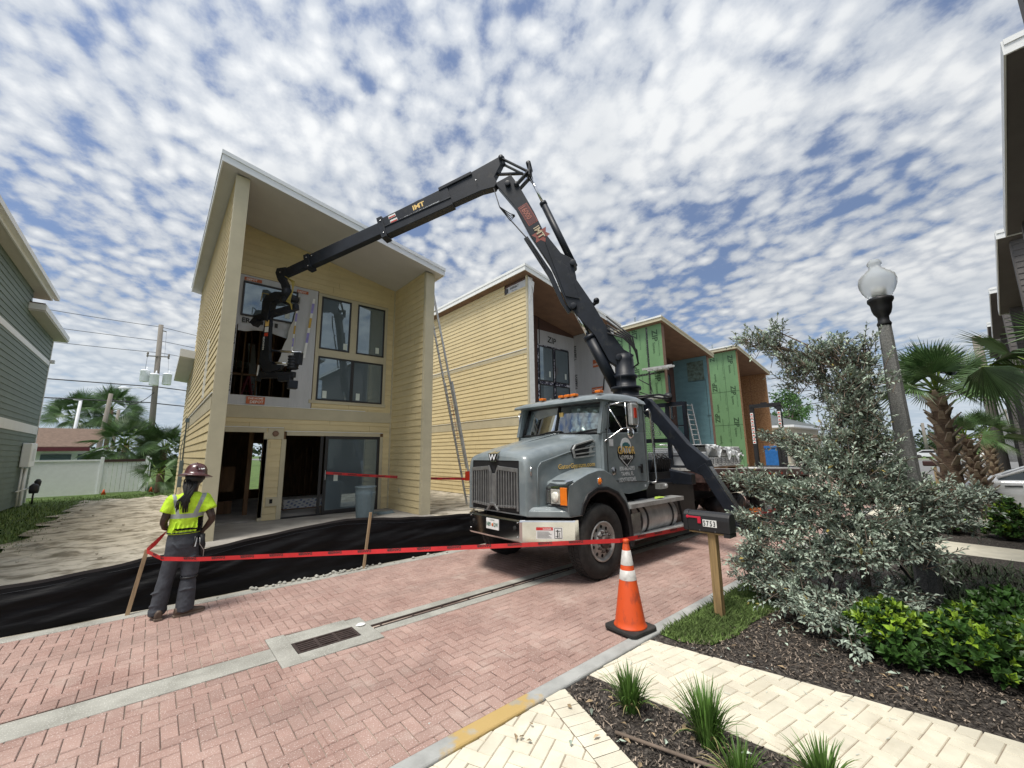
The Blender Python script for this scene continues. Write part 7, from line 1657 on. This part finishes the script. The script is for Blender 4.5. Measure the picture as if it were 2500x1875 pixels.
# silver buttonwood: each limb given by where its leaf mass stands
def silver():
    rd = random.Random(21); base = Vector((6.62, 1.15, 0)); o = thing('silver_shrub', 'large silver leaved buttonwood shrub growing in the mulch in front of the lamp post', 'shrub', base)
    cl = [(6.67,2.16,3.51,0.11),(6.74,1.97,3.46,0.15),(6.82,1.8,3.34,0.19),(6.8,1.76,3.59,0.1),(6.88,1.66,3.13,0.19),(6.93,1.51,2.97,0.19),(7.0,1.62,2.85,0.15),(7.02,1.4,3.15,0.17),(7.02,1.24,3.21,0.19),(7.16,1.13,3.17,0.21),(7.12,1.38,2.83,0.12),(7.17,1.38,2.61,0.07),(7.18,1.02,3.01,0.21),(7.3,0.88,3.27,0.09),(7.3,0.93,3.03,0.14),(7.08,1.17,2.75,0.25),(7.18,0.95,2.74,0.25),(7.1,1.07,2.48,0.27),(7.22,0.98,2.44,0.2),(6.99,1.2,2.31,0.23),(7.06,1.03,2.22,0.27),(7.2,0.95,2.13,0.16),(6.89,1.22,2.02,0.24),(6.99,1.02,1.93,0.26),(7.15,0.92,1.84,0.16),(6.73,1.29,1.77,0.24),(6.76,2.0,2.06,0.08),(6.79,1.85,2.01,0.11),(6.81,1.71,1.94,0.15),(6.87,1.55,1.83,0.18),(6.74,1.67,1.79,0.12),(6.62,1.42,1.61,0.24),(6.74,1.18,1.61,0.26),(6.99,0.97,1.56,0.26),(7.12,0.84,1.55,0.18),(6.13,2.28,1.45,0.1),(6.17,2.11,1.44,0.14),(6.23,1.95,1.38,0.17),(6.26,1.77,1.41,0.13),(6.23,1.71,1.22,0.19),(6.19,1.87,1.25,0.13),(6.37,1.57,1.29,0.24),(6.31,1.55,1.03,0.23),(6.11,2.29,0.91,0.09),(6.15,2.12,0.9,0.16),(6.2,1.96,0.84,0.2),(6.26,1.76,0.86,0.21),(6.37,1.31,1.28,0.25),(6.6,1.1,1.27,0.25),(6.84,0.9,1.27,0.25),(7.18,0.72,1.29,0.23),(7.51,0.58,1.28,0.21),(7.99,0.43,1.22,0.19),(8.48,0.27,1.22,0.17),(8.95,0.13,1.16,0.12),(8.37,0.26,1.15,0.16),(6.25,1.35,0.95,0.24),(6.48,1.15,0.94,0.24),(6.57,0.93,0.96,0.24),(6.94,0.74,0.97,0.22),(7.28,0.57,0.99,0.21),(7.78,0.4,0.99,0.17),(8.07,0.31,0.89,0.1),(5.98,2.06,0.62,0.19),(6.06,1.88,0.52,0.21),(5.95,2.15,0.34,0.21),(6.11,1.68,0.62,0.23),(6.1,1.42,0.63,0.22),(6.19,1.2,0.66,0.23),(6.28,0.98,0.68,0.23),(6.63,0.8,0.72,0.19),(6.97,0.65,0.66,0.18),(5.88,1.96,0.28,0.21),(5.9,1.66,0.34,0.22),(5.5,1.65,0.2,0.17),(5.4,1.38,0.2,0.17),(5.29,1.16,0.2,0.17),(5.75,1.05,0.2,0.17),(6.1,0.87,0.2,0.17),(6.46,0.75,0.2,0.17),(6.14,1.68,0.2,0.17),(5.89,1.35,0.2,0.17),(6.45,1.19,0.2,0.17),(6.88,0.99,0.2,0.17),(5.07,1.02,0.12,0.07)]
    fol = MB(); stem = MB()
    trunkp = [base, base+Vector((.0, .0, .5)), base+Vector((.15, .0, 1.2)), base+Vector((.35, -.08, 2.0)), base+Vector((.45, -.1, 2.6)), base+Vector((.45, 0, 3.0))]
    stem.tube(trunkp, [.05, .045, .038, .03, .022, .012], 8)
    for (cx_, cy_, cz_, r) in cl:
        c = Vector((cx_, cy_, cz_)); r *= .93; n = 900*r*r+6
        k = min(trunkp, key=lambda q: (q-c).length+max(0, q.z-c.z+.1)*1.5); mid = k.lerp(c, .55)+Vector((0, 0, .05)); 
        stem.tube([k, mid, c+(c-k).normalized()*r*.5], [.018, .012, .006], 6)
        out = (c-(base+Vector((.25, 0, c.z*.75+.2)))).normalized()
        for t in range(int(n)):
            p = c+Vector((rd.gauss(0, .48), rd.gauss(0, .48), rd.gauss(0, .44)))*r; d = (out*.7+Vector((rd.gauss(0, .6), rd.gauss(0, .6), rd.gauss(.35, .55)))).normalized()
            L = rd.uniform(.10, .25) if rd.random() < .8 else rd.uniform(.2, .36); q = p+d*L
            stem.tube([p-d*.12, p+d*L*.5, q], [.005, .004, .002], 4, cap=False)
            tone = min(1, max(0, .5+.22*rd.gauss(0, 1)+.1*(c.z-1.5)*.1)); nl = rd.randint(9, 14); a0 = rd.uniform(0, 6.28); sd = d.cross(rv(rd)).normalized(); up2 = d.cross(sd)
            for i in range(nl):
                f = i/nl; a = a0+i*2.2; b = p+d*L*(.05+.95*f); side = sd*math.cos(a)+up2*math.sin(a); ld = side*(1.0-.55*f)+d*(.35+.8*f)+Vector((0, 0, .1))+rv(rd, .12)
                Ls = rd.uniform(.055, .090)*(1-.25*f); leaf(fol, b, ld, Vector((0, 0, 1))+rv(rd, .35), Ls, Ls*rd.uniform(.38, .48), min(1, max(0, tone+rd.gauss(0, .17))), 1 if rd.random() < .012 else 0)
    fo = fol.build('foliage', [M['silver'], mat('yellow_leaf', (.34, .27, .08), .5)], o, tint=True); stem.build('trunk', M['twig'], o)
    st = MB(); st.beam((5.8, 1.45, .1), (6.2, 1.35, .5), .03, .02); st.beam((6.9, .55, .0), (6.65, .95, .75), .035, .02); st.build('support_strap', M['blk'], o)
silver()
def green_shrub(label, c, rx, ry, h, n, seed, young=.25, grp=None, cat='shrub'):
    rd = random.Random(seed); c = Vector(c); o = thing('green_shrub', label, cat, c, grp); mb = MB(); st = MB()
    for k in range(n):
        a = rd.uniform(0, 6.28); u = rd.random()**.5; zf = rd.random(); p = c+Vector((rx*u*math.cos(a)*(1-.35*zf), ry*u*math.sin(a)*(1-.35*zf), .05+(h-.08)*zf*(1-.35*u*u)))
        d = Vector((math.cos(a)*u*.8, math.sin(a)*u*.8, .9)).normalized()+rv(rd, .2); d.normalize(); yg = rd.random() < young*(.4+zf); q = p+d*.07
        if k % 3 == 0: st.tube([c+Vector((rx*.15*math.cos(a), ry*.15*math.sin(a), 0)), c.lerp(p, .6)+Vector((0, 0, .03)), q], [.006, .005, .003], 4, cap=False)
        sd = d.cross(rv(rd)).normalized(); u2 = d.cross(sd)
        for i in range(rd.randint(6, 9)):
            b = a+i*2.4; f = i/9; ld = (sd*math.cos(b)+u2*math.sin(b))*(1-.5*f)+d*(.4+.9*f); L = rd.uniform(.06, .095)*(.85 if yg else 1); leaf(mb, p+d*.07*f, ld, d+rv(rd, .2), L, L*.58, min(1, max(0, rd.gauss(.5, .25))), 1 if yg and f > .3 else 0)
    mb.build('foliage', [M['gleaf'], M['lleaf']], o, tint=True); st.build('stem', M['twig'], o); return o
GG = 'clusia hedge plants beside the cream path'
green_shrub('bright green leafy shrub at the near end of the hedge beside the silver shrub', (5.35, .82, 0), .36, .34, .46, 330, 31, .45, GG)
green_shrub('glossy green shrub second in the hedge along the cream path', (5.55, .28, 0), .42, .38, .46, 430, 32, .35, GG)
green_shrub('glossy green shrub at the right edge of the picture, last of the hedge', (5.65, -.22, 0), .42, .36, .48, 430, 33, .35, GG)
green_shrub('darker green shrub behind the hedge at the right edge', (6.4, .05, 0), .45, .35, .50, 300, 34, .12, GG)
green_shrub('small rounded bright green shrub in front of the white car', (13.5, -.12, 0), .36, .36, .86, 380, 35, .35, 'rounded shrubs before the driveway')
green_shrub('small green shrub half hidden behind the silver leaves before the driveway', (13.6, .75, 0), .4, .4, .72, 260, 36, .25, 'rounded shrubs before the driveway')
mb = MB(); rd = random.Random(9)
for k in range(2600):
    x, y = rd.uniform(7.4, 9.9), rd.uniform(-.9, 1.0); h = rd.uniform(.05, .16)*(1+.8*math.sin(x*2)*math.sin(y*3+1)); a = rd.uniform(0, 6.28)
    leaf(mb, Vector((x, y, .0)), Vector((math.cos(a), math.sin(a), rd.uniform(.6, 2))), Vector((0, 0, 1)), abs(h)+.04, .018, rd.random())
stuff(mb.build('ground_cover', M['dleaf'], tint=True), 'low grey green ground cover behind the silver shrub', 'ground cover')
# strap leaved clumps
def clump(label, c, n, h, seed, r=.05):
    rd = random.Random(seed); mb = MB(); c = Vector(c)
    for k in range(n):
        a = rd.uniform(0, 6.28); lean = min(1.7, abs(rd.gauss(.62, .42))); L = h*rd.uniform(.6, 1.1); w = rd.uniform(.0042, .008); b = c+Vector((math.cos(a), math.sin(a), 0))*rd.random()*r; o = Vector((math.cos(a), math.sin(a), 0)); s = Vector((-math.sin(a), math.cos(a), 0))
        prev = None; rows = []
        for i in range(6):
            t = i/5; th = lean*(.35+.9*t*t); p = b if i == 0 else p+(o*math.sin(th)+Vector((0, 0, math.cos(th))))*L/5; ww = w*(1-t**2.2)+.0004; rows.append([p-s*ww, p+Vector((0, 0, -ww*.5)), p+s*ww])
        vs = [v for r_ in rows for v in r_]; fs = [(i*3+j, i*3+j+1, (i+1)*3+j+1, (i+1)*3+j) for i in range(5) for j in range(2)]
        t_ = min(1, max(0, rd.gauss(.5, .28))); mb.add(vs, fs, 1 if lean > 1.1 and rd.random() < .4 else 0, True, t_)
    o = mb.build('liriope_plant', [M['strap'], mat('dry_blade', (.30, .25, .12), .7)], tint=True); tag(recenter(o, c), label, 'plant', 'strap leaved plants in the mulch strip'); return o
clump('grassy clump nearest the kerb between the two cream paths', (2.86, 1.98, 0), 190, .30, 41, .06)
clump('second grassy clump from the kerb, tall and dark', (2.93, 1.44, 0), 220, .36, 42, .07)
clump('third grassy clump, cut by the bottom edge of the picture', (2.70, 1.16, 0), 120, .26, 43, .05)
clump('grassy clump at the bottom right on the edge of the cream path', (3.02, .84, 0), 150, .27, 44, .05)
# palms
def fan(mb, base, d, L, n=34, spread=2.5, seed=0, droop=.28, w=.019, tone=.5, roll=1.0):
    rd = random.Random(seed); d = d.normalized(); s = d.cross(Vector((0, 0, 1)))
    if s.length < .01: s = Vector((1, 0, 0))
    s.normalize(); nrm = s.cross(d); ro = rd.uniform(-roll, roll); s = s*math.cos(ro)+nrm*math.sin(ro); nrm = s.cross(d)
    for i in range(n):
        a = spread*(i/(n-1)-.5)*2*.62; ld = (d*math.cos(a)+s*math.sin(a)).normalized(); LL = L*(.72+.28*math.cos(a))*rd.uniform(.9, 1.05); cup = nrm*(.10*abs(math.sin(a)))
        p0 = base; p1 = base+(ld+cup)*LL*.5; p2 = base+(ld+cup*.5)*LL-Vector((0, 0, droop*LL*rd.uniform(.4, 1.3)*.6)); sd = ld.cross(nrm).normalized(); ww = w*L
        t = min(1, max(0, tone+rd.gauss(0, .15)))
        mb.add([p0, p1-sd*ww, p1+sd*ww, p2, p1-nrm*ww*.9], [(0, 1, 4), (0, 4, 2), (1, 3, 4), (4, 3, 2)], 0, False, t)
def fan_palm(label, base, th, r0, r1, nf, fl, seed, boots=True, grp=None, petL=None, lean=(0, 0), up=.2, tone=.5, extra=()):
    rd = random.Random(seed); base = Vector(base); o = thing('fan_palm', label, 'palm', base, grp); top = base+Vector((lean[0], lean[1], th)); mb = MB()
    k = 14; mb.tube([base.lerp(top, i/k)+Vector((0, 0, 0)) for i in range(k+1)], [r0+(r1-r0)*(i/k)+.012*(i % 2) for i in range(k+1)], 14); tr = mb.build('trunk', M['ptrunk'], o)
    if boots:
        mb = MB()
        for i in range(52):
            f = .30+.68*i/52; c = base.lerp(top, f); a = i*2.4; rr = r0+(r1-r0)*f; od = Vector((math.cos(a), math.sin(a), 0)); q = c+od*rr*.8; L = rd.uniform(.16, .30)*(r0/.2)
            mb.beam(q, q+od*L*.75+Vector((0, 0, L*.8)), r0*.62, .05, w2=r0*.34, h2=.02)
        mb.build('leaf_boots', M['boot'], o)
    mb = MB(); st = MB()
    for i in range(nf):
        a = i*2.399+rd.uniform(-.2, .2); el = up+1.2*(1-1.7*(i/nf))+rd.uniform(-.15, .15); d = Vector((math.cos(a)*math.cos(el), math.sin(a)*math.cos(el), math.sin(el))); PL = (petL or fl*.8)*rd.uniform(.85, 1.15); e = top+d*PL-Vector((0, 0, .12*PL)); st.tube([top, top+d*PL*.5, e], [.022, .016, .012], 5)
        fan(mb, e, (d+Vector((0, 0, -.25))).normalized(), fl*rd.uniform(.85, 1.1), seed=seed*100+i, tone=tone+rd.uniform(-.15, .15))
    for (e, d, L) in extra: e = Vector(e); st.tube([top, top.lerp(e, .5)+Vector((0, 0, .1)), e], [.03, .02, .016], 6); fan(mb, e, Vector(d), L, 34, 2.0, seed+999, .45, .024, tone)
    mb.build('crown', M['palm'], o, tint=True); st.build('petioles', M['lleaf'], o); return o
fan_palm('cabbage palm with rough booted trunk and spiky crown right of the lamp post', (14.3, .60, 0), 3.20, .21, .14, 30, .88, 61, lean=(-.1, -.02), up=.75, petL=.62, tone=.5)
fan_palm('palm leaning in from the right edge, one long bent leaf across the dark houses', (11.6, -1.05, 0), 3.0, .16, .12, 8, .9, 62, up=.5, petL=.8, extra=(((10.2, -.25, 3.22), (.25, -.9, .35), 1.1), ((10.25, -.16, 3.2), (.3, -.35, -.8), .9)))
fan_palm('smaller forked palm with pale trunk behind the first palm', (17.0, .10, 0), 2.1, .18, .10, 9, .55, 63, lean=(-.5, .22), up=.6, petL=.35, tone=.7)
fan_palm('low palm beyond the forked one, seen above the white car', (22.5, -.1, 0), 2.3, .16, .12, 14, .75, 64, up=.3, petL=.5, tone=.4)
G2 = 'fan palms behind the white fence'
fan_palm('wide fan palm just behind the white fence, left of the yellow house', (-1.3, 34.2, 0), 2.6, .2, .16, 34, 1.25, 65, boots=False, up=.1, petL=1.1, grp=G2, tone=.45)
fan_palm('fan palm behind the fence closest to the yellow house', (.5, 34.4, 0), 2.4, .2, .16, 30, 1.2, 66, boots=False, up=.1, petL=1.0, grp=G2, tone=.3)
fan_palm('far palms clump left of the utility pole above the brown roof', (-6.0, 58, 0), 6.0, .2, .16, 30, 1.7, 67, boots=False, up=.3, petL=1.4, grp=G2, tone=.5)
fan_palm('taller far palm left of the utility pole', (-3.6, 57, 0), 6.6, .2, .16, 30, 1.7, 68, boots=False, up=.3, petL=1.4, grp=G2, tone=.55)
fan_palm('small drooping palm at the corner of the yellow house', (.35, 29.6, 0), 1.0, .12, .1, 12, .8, 69, boots=False, up=-.1, petL=.6, grp=G2, tone=.6)
# trees
def crown(mb, c, R_, n, seed, sz=.3, tone=.4, mi=0):
    rd = random.Random(seed); c = Vector(c)
    for k in range(n):
        v = rv(rd).normalized()*rd.random()**.4; p = c+Vector((v.x*R_[0], v.y*R_[1], v.z*R_[2]))
        if mn.noise(p*(.9/sz*.3)) < -.12: continue
        leaf(mb, p, rv(rd), rv(rd), sz*rd.uniform(.6, 1.3), sz*.5, min(1, max(0, tone+rd.gauss(0, .22))), mi)
T1 = thing('broadleaf_tree', 'open branched green tree beyond the last house shell', 'tree', (77, 20, 0))
mb = MB(); mb.tube([(77, 20, 0), (76.5, 20, 3), (77, 20, 6)], [.4, .3, .2], 8)
for q in ((73, 20, 9), (76, 19, 10), (80, 20, 8.5), (82, 21, 8), (85, 20, 9.3), (72.5, 20, 6)): mb.tube([(77, 20, 5), ((77+q[0])/2, 20, (5+q[2])/2+.4), q], [.2, .12, .06], 6)
mb.build('trunk', M['twig'], T1); mb = MB()
for i, (x, z, r) in enumerate(((73, 9.6, 2.2), (76, 10.2, 2.0), (79, 9, 2.4), (82.5, 8.7, 2.2), (85.5, 9.4, 1.6), (72.5, 6.6, 1.8), (80, 7, 1.8))): crown(mb, (x, 20, z), (r, r, r*.75), 420, 70+i, .55, .6)
mb.build('crown', M['gleaf'], T1, tint=True)
mb = MB(); rd = random.Random(99)
for k in range(46):
    x = 130+rd.uniform(-8, 30); y = -30+k*2.4; crown(mb, (x, y, 2.8), (4, 2.6, 3.0+rd.random()), 150, 200+k, 1.3, .35)
stuff(mb.build('distant_woods', M['dleaf'], tint=True), 'dark line of distant trees across the street at the right', 'trees')
mb = MB()
for k in range(16): crown(mb, (-40+k*5.2, 95, 2.2), (4.5, 3, 2.6), 120, 400+k, 1.2, .3)
stuff(mb.build('rear_woods', M['dleaf'], tint=True), 'low dark vegetation far behind the white fence', 'trees')

# ================================================================ background buildings, poles, wires, fence
F = thing('vinyl_fence', 'long white vinyl fence panel across the lawn left of the yellow house', 'fence', (-2.5, 31.1, 0))
mb = MB(); mb.box(-12, -2.08, 31.05, 31.12, .0, 1.72); mb.box(-12, -2.08, 31.02, 31.15, 1.72, 1.80); mb.build('panel', M['vinyl'], F)
mb = MB(); mb.box(-2.08, -1.94, 31.0, 31.16, 0, 1.92); mb.box(-.28, -.14, 30.9, 31.06, 0, 1.95); mb.each('post', M['vinyl'], F, bevel=.01)
mb = MB()
for k in range(9): mb.box(-1.93+.183*k, -1.93+.183*(k+1)-.012, 31.04, 31.08, .05, 1.66)
mb.box(-1.93, -.30, 31.0, 31.04, 1.66, 1.80, 1); mb.build('gate_boards', [M['vinyl'], mat('brown_rail', (.06, .03, .03), .7)], F)
mb = MB()
for k in range(7): mb.box(-.10, -.06, 31.2+1.2*k, 31.2+1.2*k+1.1, .05, 1.75)
mb.box(-.12, -.04, 31, 40, 1.75, 1.85); mb.build('side_panel', M['vinyl'], F)
for x, y in ((-1.75, 30.4), (.1, 30.6)):
    mb = MB(); mb.lathe([(.10, 0), (.02, .26), (0, .27)], (x, y, .0), n=12); tag(recenter(mb.build('marker_cone', M['orange']), (x, y, 0)), 'tiny orange marker at the foot of the white fence gate' if x < 0 else 'tiny orange marker on the lawn beside the end of the white fence', 'marker')
HB = thing('bungalow', 'low bungalow with brown shingle roof behind the white fence', 'house', (-4.5, 42, 0))
mb = MB(); mb.box(-12, -2.6, 41, 48, 0, 2.5); mb.build('wall', M['vinyl'], HB)
mb = MB(); mb.hexa([(-12.5, 40.2, 2.55), (-3.4, 40.2, 2.55), (-2.2, 44, 3.95), (-12.5, 44, 3.95), (-12.5, 40.2, 2.65), (-3.4, 40.2, 2.65), (-2.4, 44, 4.05), (-12.5, 44, 4.05)]); mb.build('roof', M['shingle'], HB)
mb = MB(); mb.box(-12.5, -3.3, 40.15, 40.22, 2.35, 2.6); mb.build('fascia', mat('maroon', (.12, .02, .03), .6), HB)
for x in (-3.9, -3.2, -5.6):
    w = MB(); w.box(x, x+.45 if x > -5 else x+1.4, 40.9, 40.99, 1.6, 2.15); w.build('window', M['glass'], HB)
B2 = thing('hip_roof_building', 'beige building with grey hipped roof far behind the forklift mast', 'building', (66, 16, 0))
mb = MB(); mb.box(58, 72.5, 15.5, 27, -.1, 4.5); mb.build('wall', mat('beige_wall', (.46, .42, .34), .7), B2)
mb = MB(); mb.add([(56.5, 14.4, 4.7), (74.5, 14.4, 4.7), (74.5, 28, 4.7), (56.5, 28, 4.7), (63, 21, 7.2), (68, 21, 7.2)], [(0, 1, 5, 4), (1, 2, 5), (2, 3, 4, 5), (3, 0, 4)]); mb.build('roof', mat('green_grey_roof', (.09, .10, .10), .6), B2)
mb = MB(); mb.box(56.5, 74.5, 14.35, 28, 4.45, 4.7); mb.build('eaves', M['fascia'], B2)
mb = MB(); mb.box(60.5, 61.9, 15.42, 15.5, .3, 1.9); mb.build('window', M['white'], B2)
B3 = thing('white_building', 'long low white building right of the hip roofed one', 'building', (80, 16, 0))
mb = MB(); mb.box(73, 92, 17, 27, -.1, 4.1); mb.box(72.8, 92.2, 16.8, 27.2, 4.1, 4.35); mb.build('wall', M['vinyl'], B3)
def pole(label, x, y, h, r=.15, lean=0, grp='wooden utility poles'):
    o = thing('utility_pole', label, 'pole', (x, y, 0), grp); mb = MB(); mb.tube([(x, y, 0), (x+lean, y, h)], [r*1.15, r*.8], 10); mb.build('pole', M['pole'], o); return o
up_ = pole('tall wooden utility pole with three transformers left of the yellow house', -.22, 50, 14.3, .24, -.43)
mb = MB(); mb.beam((-1.30, 49.8, 11.15), (.20, 49.8, 11.25), .09, .09); mb.tube([(-.6, 49.9, 13.75), (-.2, 49.9, 13.7)], .05, 6)
for x in (-1.30, .20): mb.lathe([(.05, -.2), (.09, -.1), (.05, 0), (.09, .1), (.04, .3), (0, .32)], (x, 49.8, 11.25), n=8)
mb.build('crossarm', M['pole'], up_)
for x, y, z in ((-1.30, 49.6, 8.7), (.28, 49.6, 8.55), (-.62, 49.1, 8.35)):
    mb = MB(); mb.lathe([(.30, 0), (.34, .05), (.34, .95), (.37, .97), (.30, 1.08), (0, 1.1)], (x, y, z), n=18); mb.lathe([(.05, 0), (.07, .1), (.03, .3), (0, .3)], (x+.1, y, z+1.08), n=6); mb.tube([(x, y, z+.9), (-.42, 49.95, z+.9)], .03, 5); mb.build('transformer', M['vinyl'], up_)
mb = MB(); mb.tube([(-.4, 50, 8.0), (-1.6, 49.9, 8.15), (-2.2, 49.8, 8.05)], .04, 6); mb.lathe([(0, -.35), (.13, -.2), (.16, .1), (.05, .45), (0, .5)], (-2.6, 49.8, 8.0), (1, 0, 0), 10); mb.build('street_light', M['fascia'], up_)
mb = MB()
for h in (2, 4): mb.tube([(-.35, 49.7, 11.1), (-.35, 49.7, 9.6)], .012, 4)
mb.tube([(-1.3, 49.7, 11.1), (-1.32, 49.6, 9.85)], .012, 4); mb.tube([(.2, 49.7, 11.1), (.3, 49.6, 9.7)], .012, 4); mb.tube([(-.2, 49.9, 13.7), (-.1, 49.8, 11.3)], .012, 4); mb.each('jumper', M['wire'], up_)
pole('leaning bare wooden pole in front of the far palms', -3.35, 45, 6.9, .17, .35)
pole('short dark pole between the leaning pole and the tall one', -2.7, 48, 5.9, .14, .12)
sp = thing('security_light_pole', 'slim pale pole with a flat lamp arm left of the leaning pole', 'pole', (-4.65, 45, 0)); mb = MB(); mb.tube([(-4.75, 45, 0), (-4.60, 45, 6.2)], .10, 8); mb.beam((-5.0, 45, 6.28), (-4.5, 45, 6.24), .15, .05); mb.build('pole', M['fascia'], sp)
def wire(label, a, b, sag, r=.022):
    a, b = Vector(a), Vector(b); mb = MB(); mb.tube([a.lerp(b, t/16)-Vector((0, 0, sag*4*(t/16)*(1-t/16))) for t in range(17)], r, 4); o = mb.build('power_line', M['wire']); tag(recenter(o, a.lerp(b, .5)), label, 'wire', 'overhead wires')
wire('topmost overhead wire at the head of the tall pole', (-26, 50, 15.9), (-.6, 50, 14.1), .5); wire('topmost overhead wire leaving the tall pole to the right', (-.6, 50, 14.1), (22, 50, 12.2), .3)
wire('second overhead wire left of the tall pole', (-26, 50, 13.9), (-.55, 50, 12.75), .4); wire('second overhead wire right of the tall pole', (-.55, 50, 12.75), (22, 50, 11.5), .3)
wire('third overhead wire left of the tall pole', (-26, 50, 12.4), (-.5, 50, 11.6), .4); wire('third overhead wire right of the tall pole', (-.5, 50, 11.6), (22, 50, 10.8), .3)
wire('thick overhead cable below the transformers', (-26, 50, 8.75), (-.4, 50, 8.35), .1, .045); wire('thick overhead cable running right from below the transformers', (-.3, 50, 8.35), (22, 50, 7.3), .2, .045)
wire('lowest overhead cable above the fan palms', (-26, 50, 7.0), (-.35, 50, 6.85), .1, .045); wire('lowest overhead cable right of the tall pole', (-.3, 50, 6.8), (22, 50, 6.4), .3, .045)
wire('drooping service drop between the leaning pole and the tall pole', (-3.0, 45, 6.6), (-.4, 50, 8.0), .9, .035)
pole('tall wooden pole behind the palms near the right edge', 45, -.70, 9.9, .3, 0); pole('small far wooden pole across the street at the right', 100, 6.5, 6, .25, 0); pole('slim far pole by the right hand row of dark houses', 90, -2.6, 7, .2, 0)
st = thing('steel_pole', 'pale steel transmission pole far away near the right edge', 'pole', (80, -2.0, 0)); mb = MB(); mb.tube([(80, -2.0, 0), (80, -1.4, 12.0)], [.75, .25], 12); mb.beam((80, -2.6, 11.3), (80, -.8, 11.4), .1, .15); mb.beam((80, -2.6, 10), (80, -.8, 10.1), .1, .15); mb.build('pole', M['alu'], st)
wire('long cable crossing behind the lamp post and the palm', (90, 40, 9.3), (60, -6, 9.8), 1.0, .05); wire('upper cable over the hip roofed building', (110, 50, 18), (90, 4, 18), 1.0, .05)
# far mailbox, far cars
FMb = thing('mailbox', 'small dark mailbox on a brown post far along the road left of the palm', 'mailbox', (30, 1.85, 0)); mb = MB(); mb.box(29.95, 30.08, 1.72, 1.84, 0, .92); mb.build('post', M['stake'], FMb); mb = MB(); mb.box(29.9, 30.12, 1.55, 2.2, .93, 1.20); mb.build('box', mat('maroon_box', (.05, .02, .02), .5), FMb, bevel=.05)
for k, (x, y, m) in enumerate(((92, 9.5, M['white']), (95, 3.2, M['can']), (93, -1.5, M['white']), (96, 6.0, M['fascia']))):
    o = thing('distant_car', ['white car far across the verge behind the lamp post', 'blue grey car far across the verge behind the palm trunk', 'white car far across the verge beside the steel pole', 'pale car far across the verge between the palm trunks'][k], 'car', (x, y, 0), 'cars across the street')
    mb = MB(); mb.prism([(-2.1, .3), (-2.1, .8), (-1.3, .95), (-.7, 1.4), (.8, 1.4), (1.5, .95), (2.1, .85), (2.1, .3)], (x, y, 0), (0, 1, 0), (0, 0, 1), (1.7, 0, 0)); mb.build('body', m, o, bevel=.05)
    mb = MB(); mb.prism([(-1.2, .95), (-.68, 1.33), (.76, 1.33), (1.35, .95)], (x-.01, y, 0), (0, 1, 0), (0, 0, 1), (1.72, 0, 0)); mb.build('windows', M['frame'], o)
    mb = MB()
    for yy in (-1.3, 1.3): mb.lathe([(0, 0), (.33, 0), (.33, .2), (0, .2)], (x-.02, y+yy, .33), (1, 0, 0), 16)
    mb.each('wheel', M['rubber'], o)

rd = random.Random(55); mb = MB()
for k in range(170):
    if k % 3: x, y = rd.uniform(4.3, 6.3), rd.uniform(-.3, 2.0)
    else: x, y = rd.uniform(1.9, 3.0), rd.uniform(.2, 2.4)
    if x > 3.0 and (x-4.01) < (2.45-y)*.19+.05: continue
    a = rd.uniform(0, 6.28); leaf(mb, Vector((x, y, .016)), Vector((math.cos(a), math.sin(a), rd.uniform(-.05, .3))), Vector((0, 0, 1))+rv(rd, .3), rd.uniform(.03, .08), .028, rd.random(), 0 if rd.random() < .7 else 1)
for k in range(60):
    x, y = rd.uniform(4.4, 6.0), rd.uniform(.3, 2.0); a = rd.uniform(0, 3.1)
    if (x-4.01) < (2.45-y)*.19+.1: continue
    L = rd.uniform(.08, .22); mb.tube([(x, y, .02), (x+L*.5*math.cos(a), y+L*.5*math.sin(a), .03), (x+L*math.cos(a+.2), y+L*math.sin(a+.2), .018)], .0025, 4, 2)
stuff(mb.build('fallen_leaves', [mat('dry_leaf', (.30, .22, .13), .8, var=.4, scale=9, tint=.5), M['silver'], M['twig']], tint=True), 'dry fallen leaves and twigs scattered over the mulch', 'leaf litter')
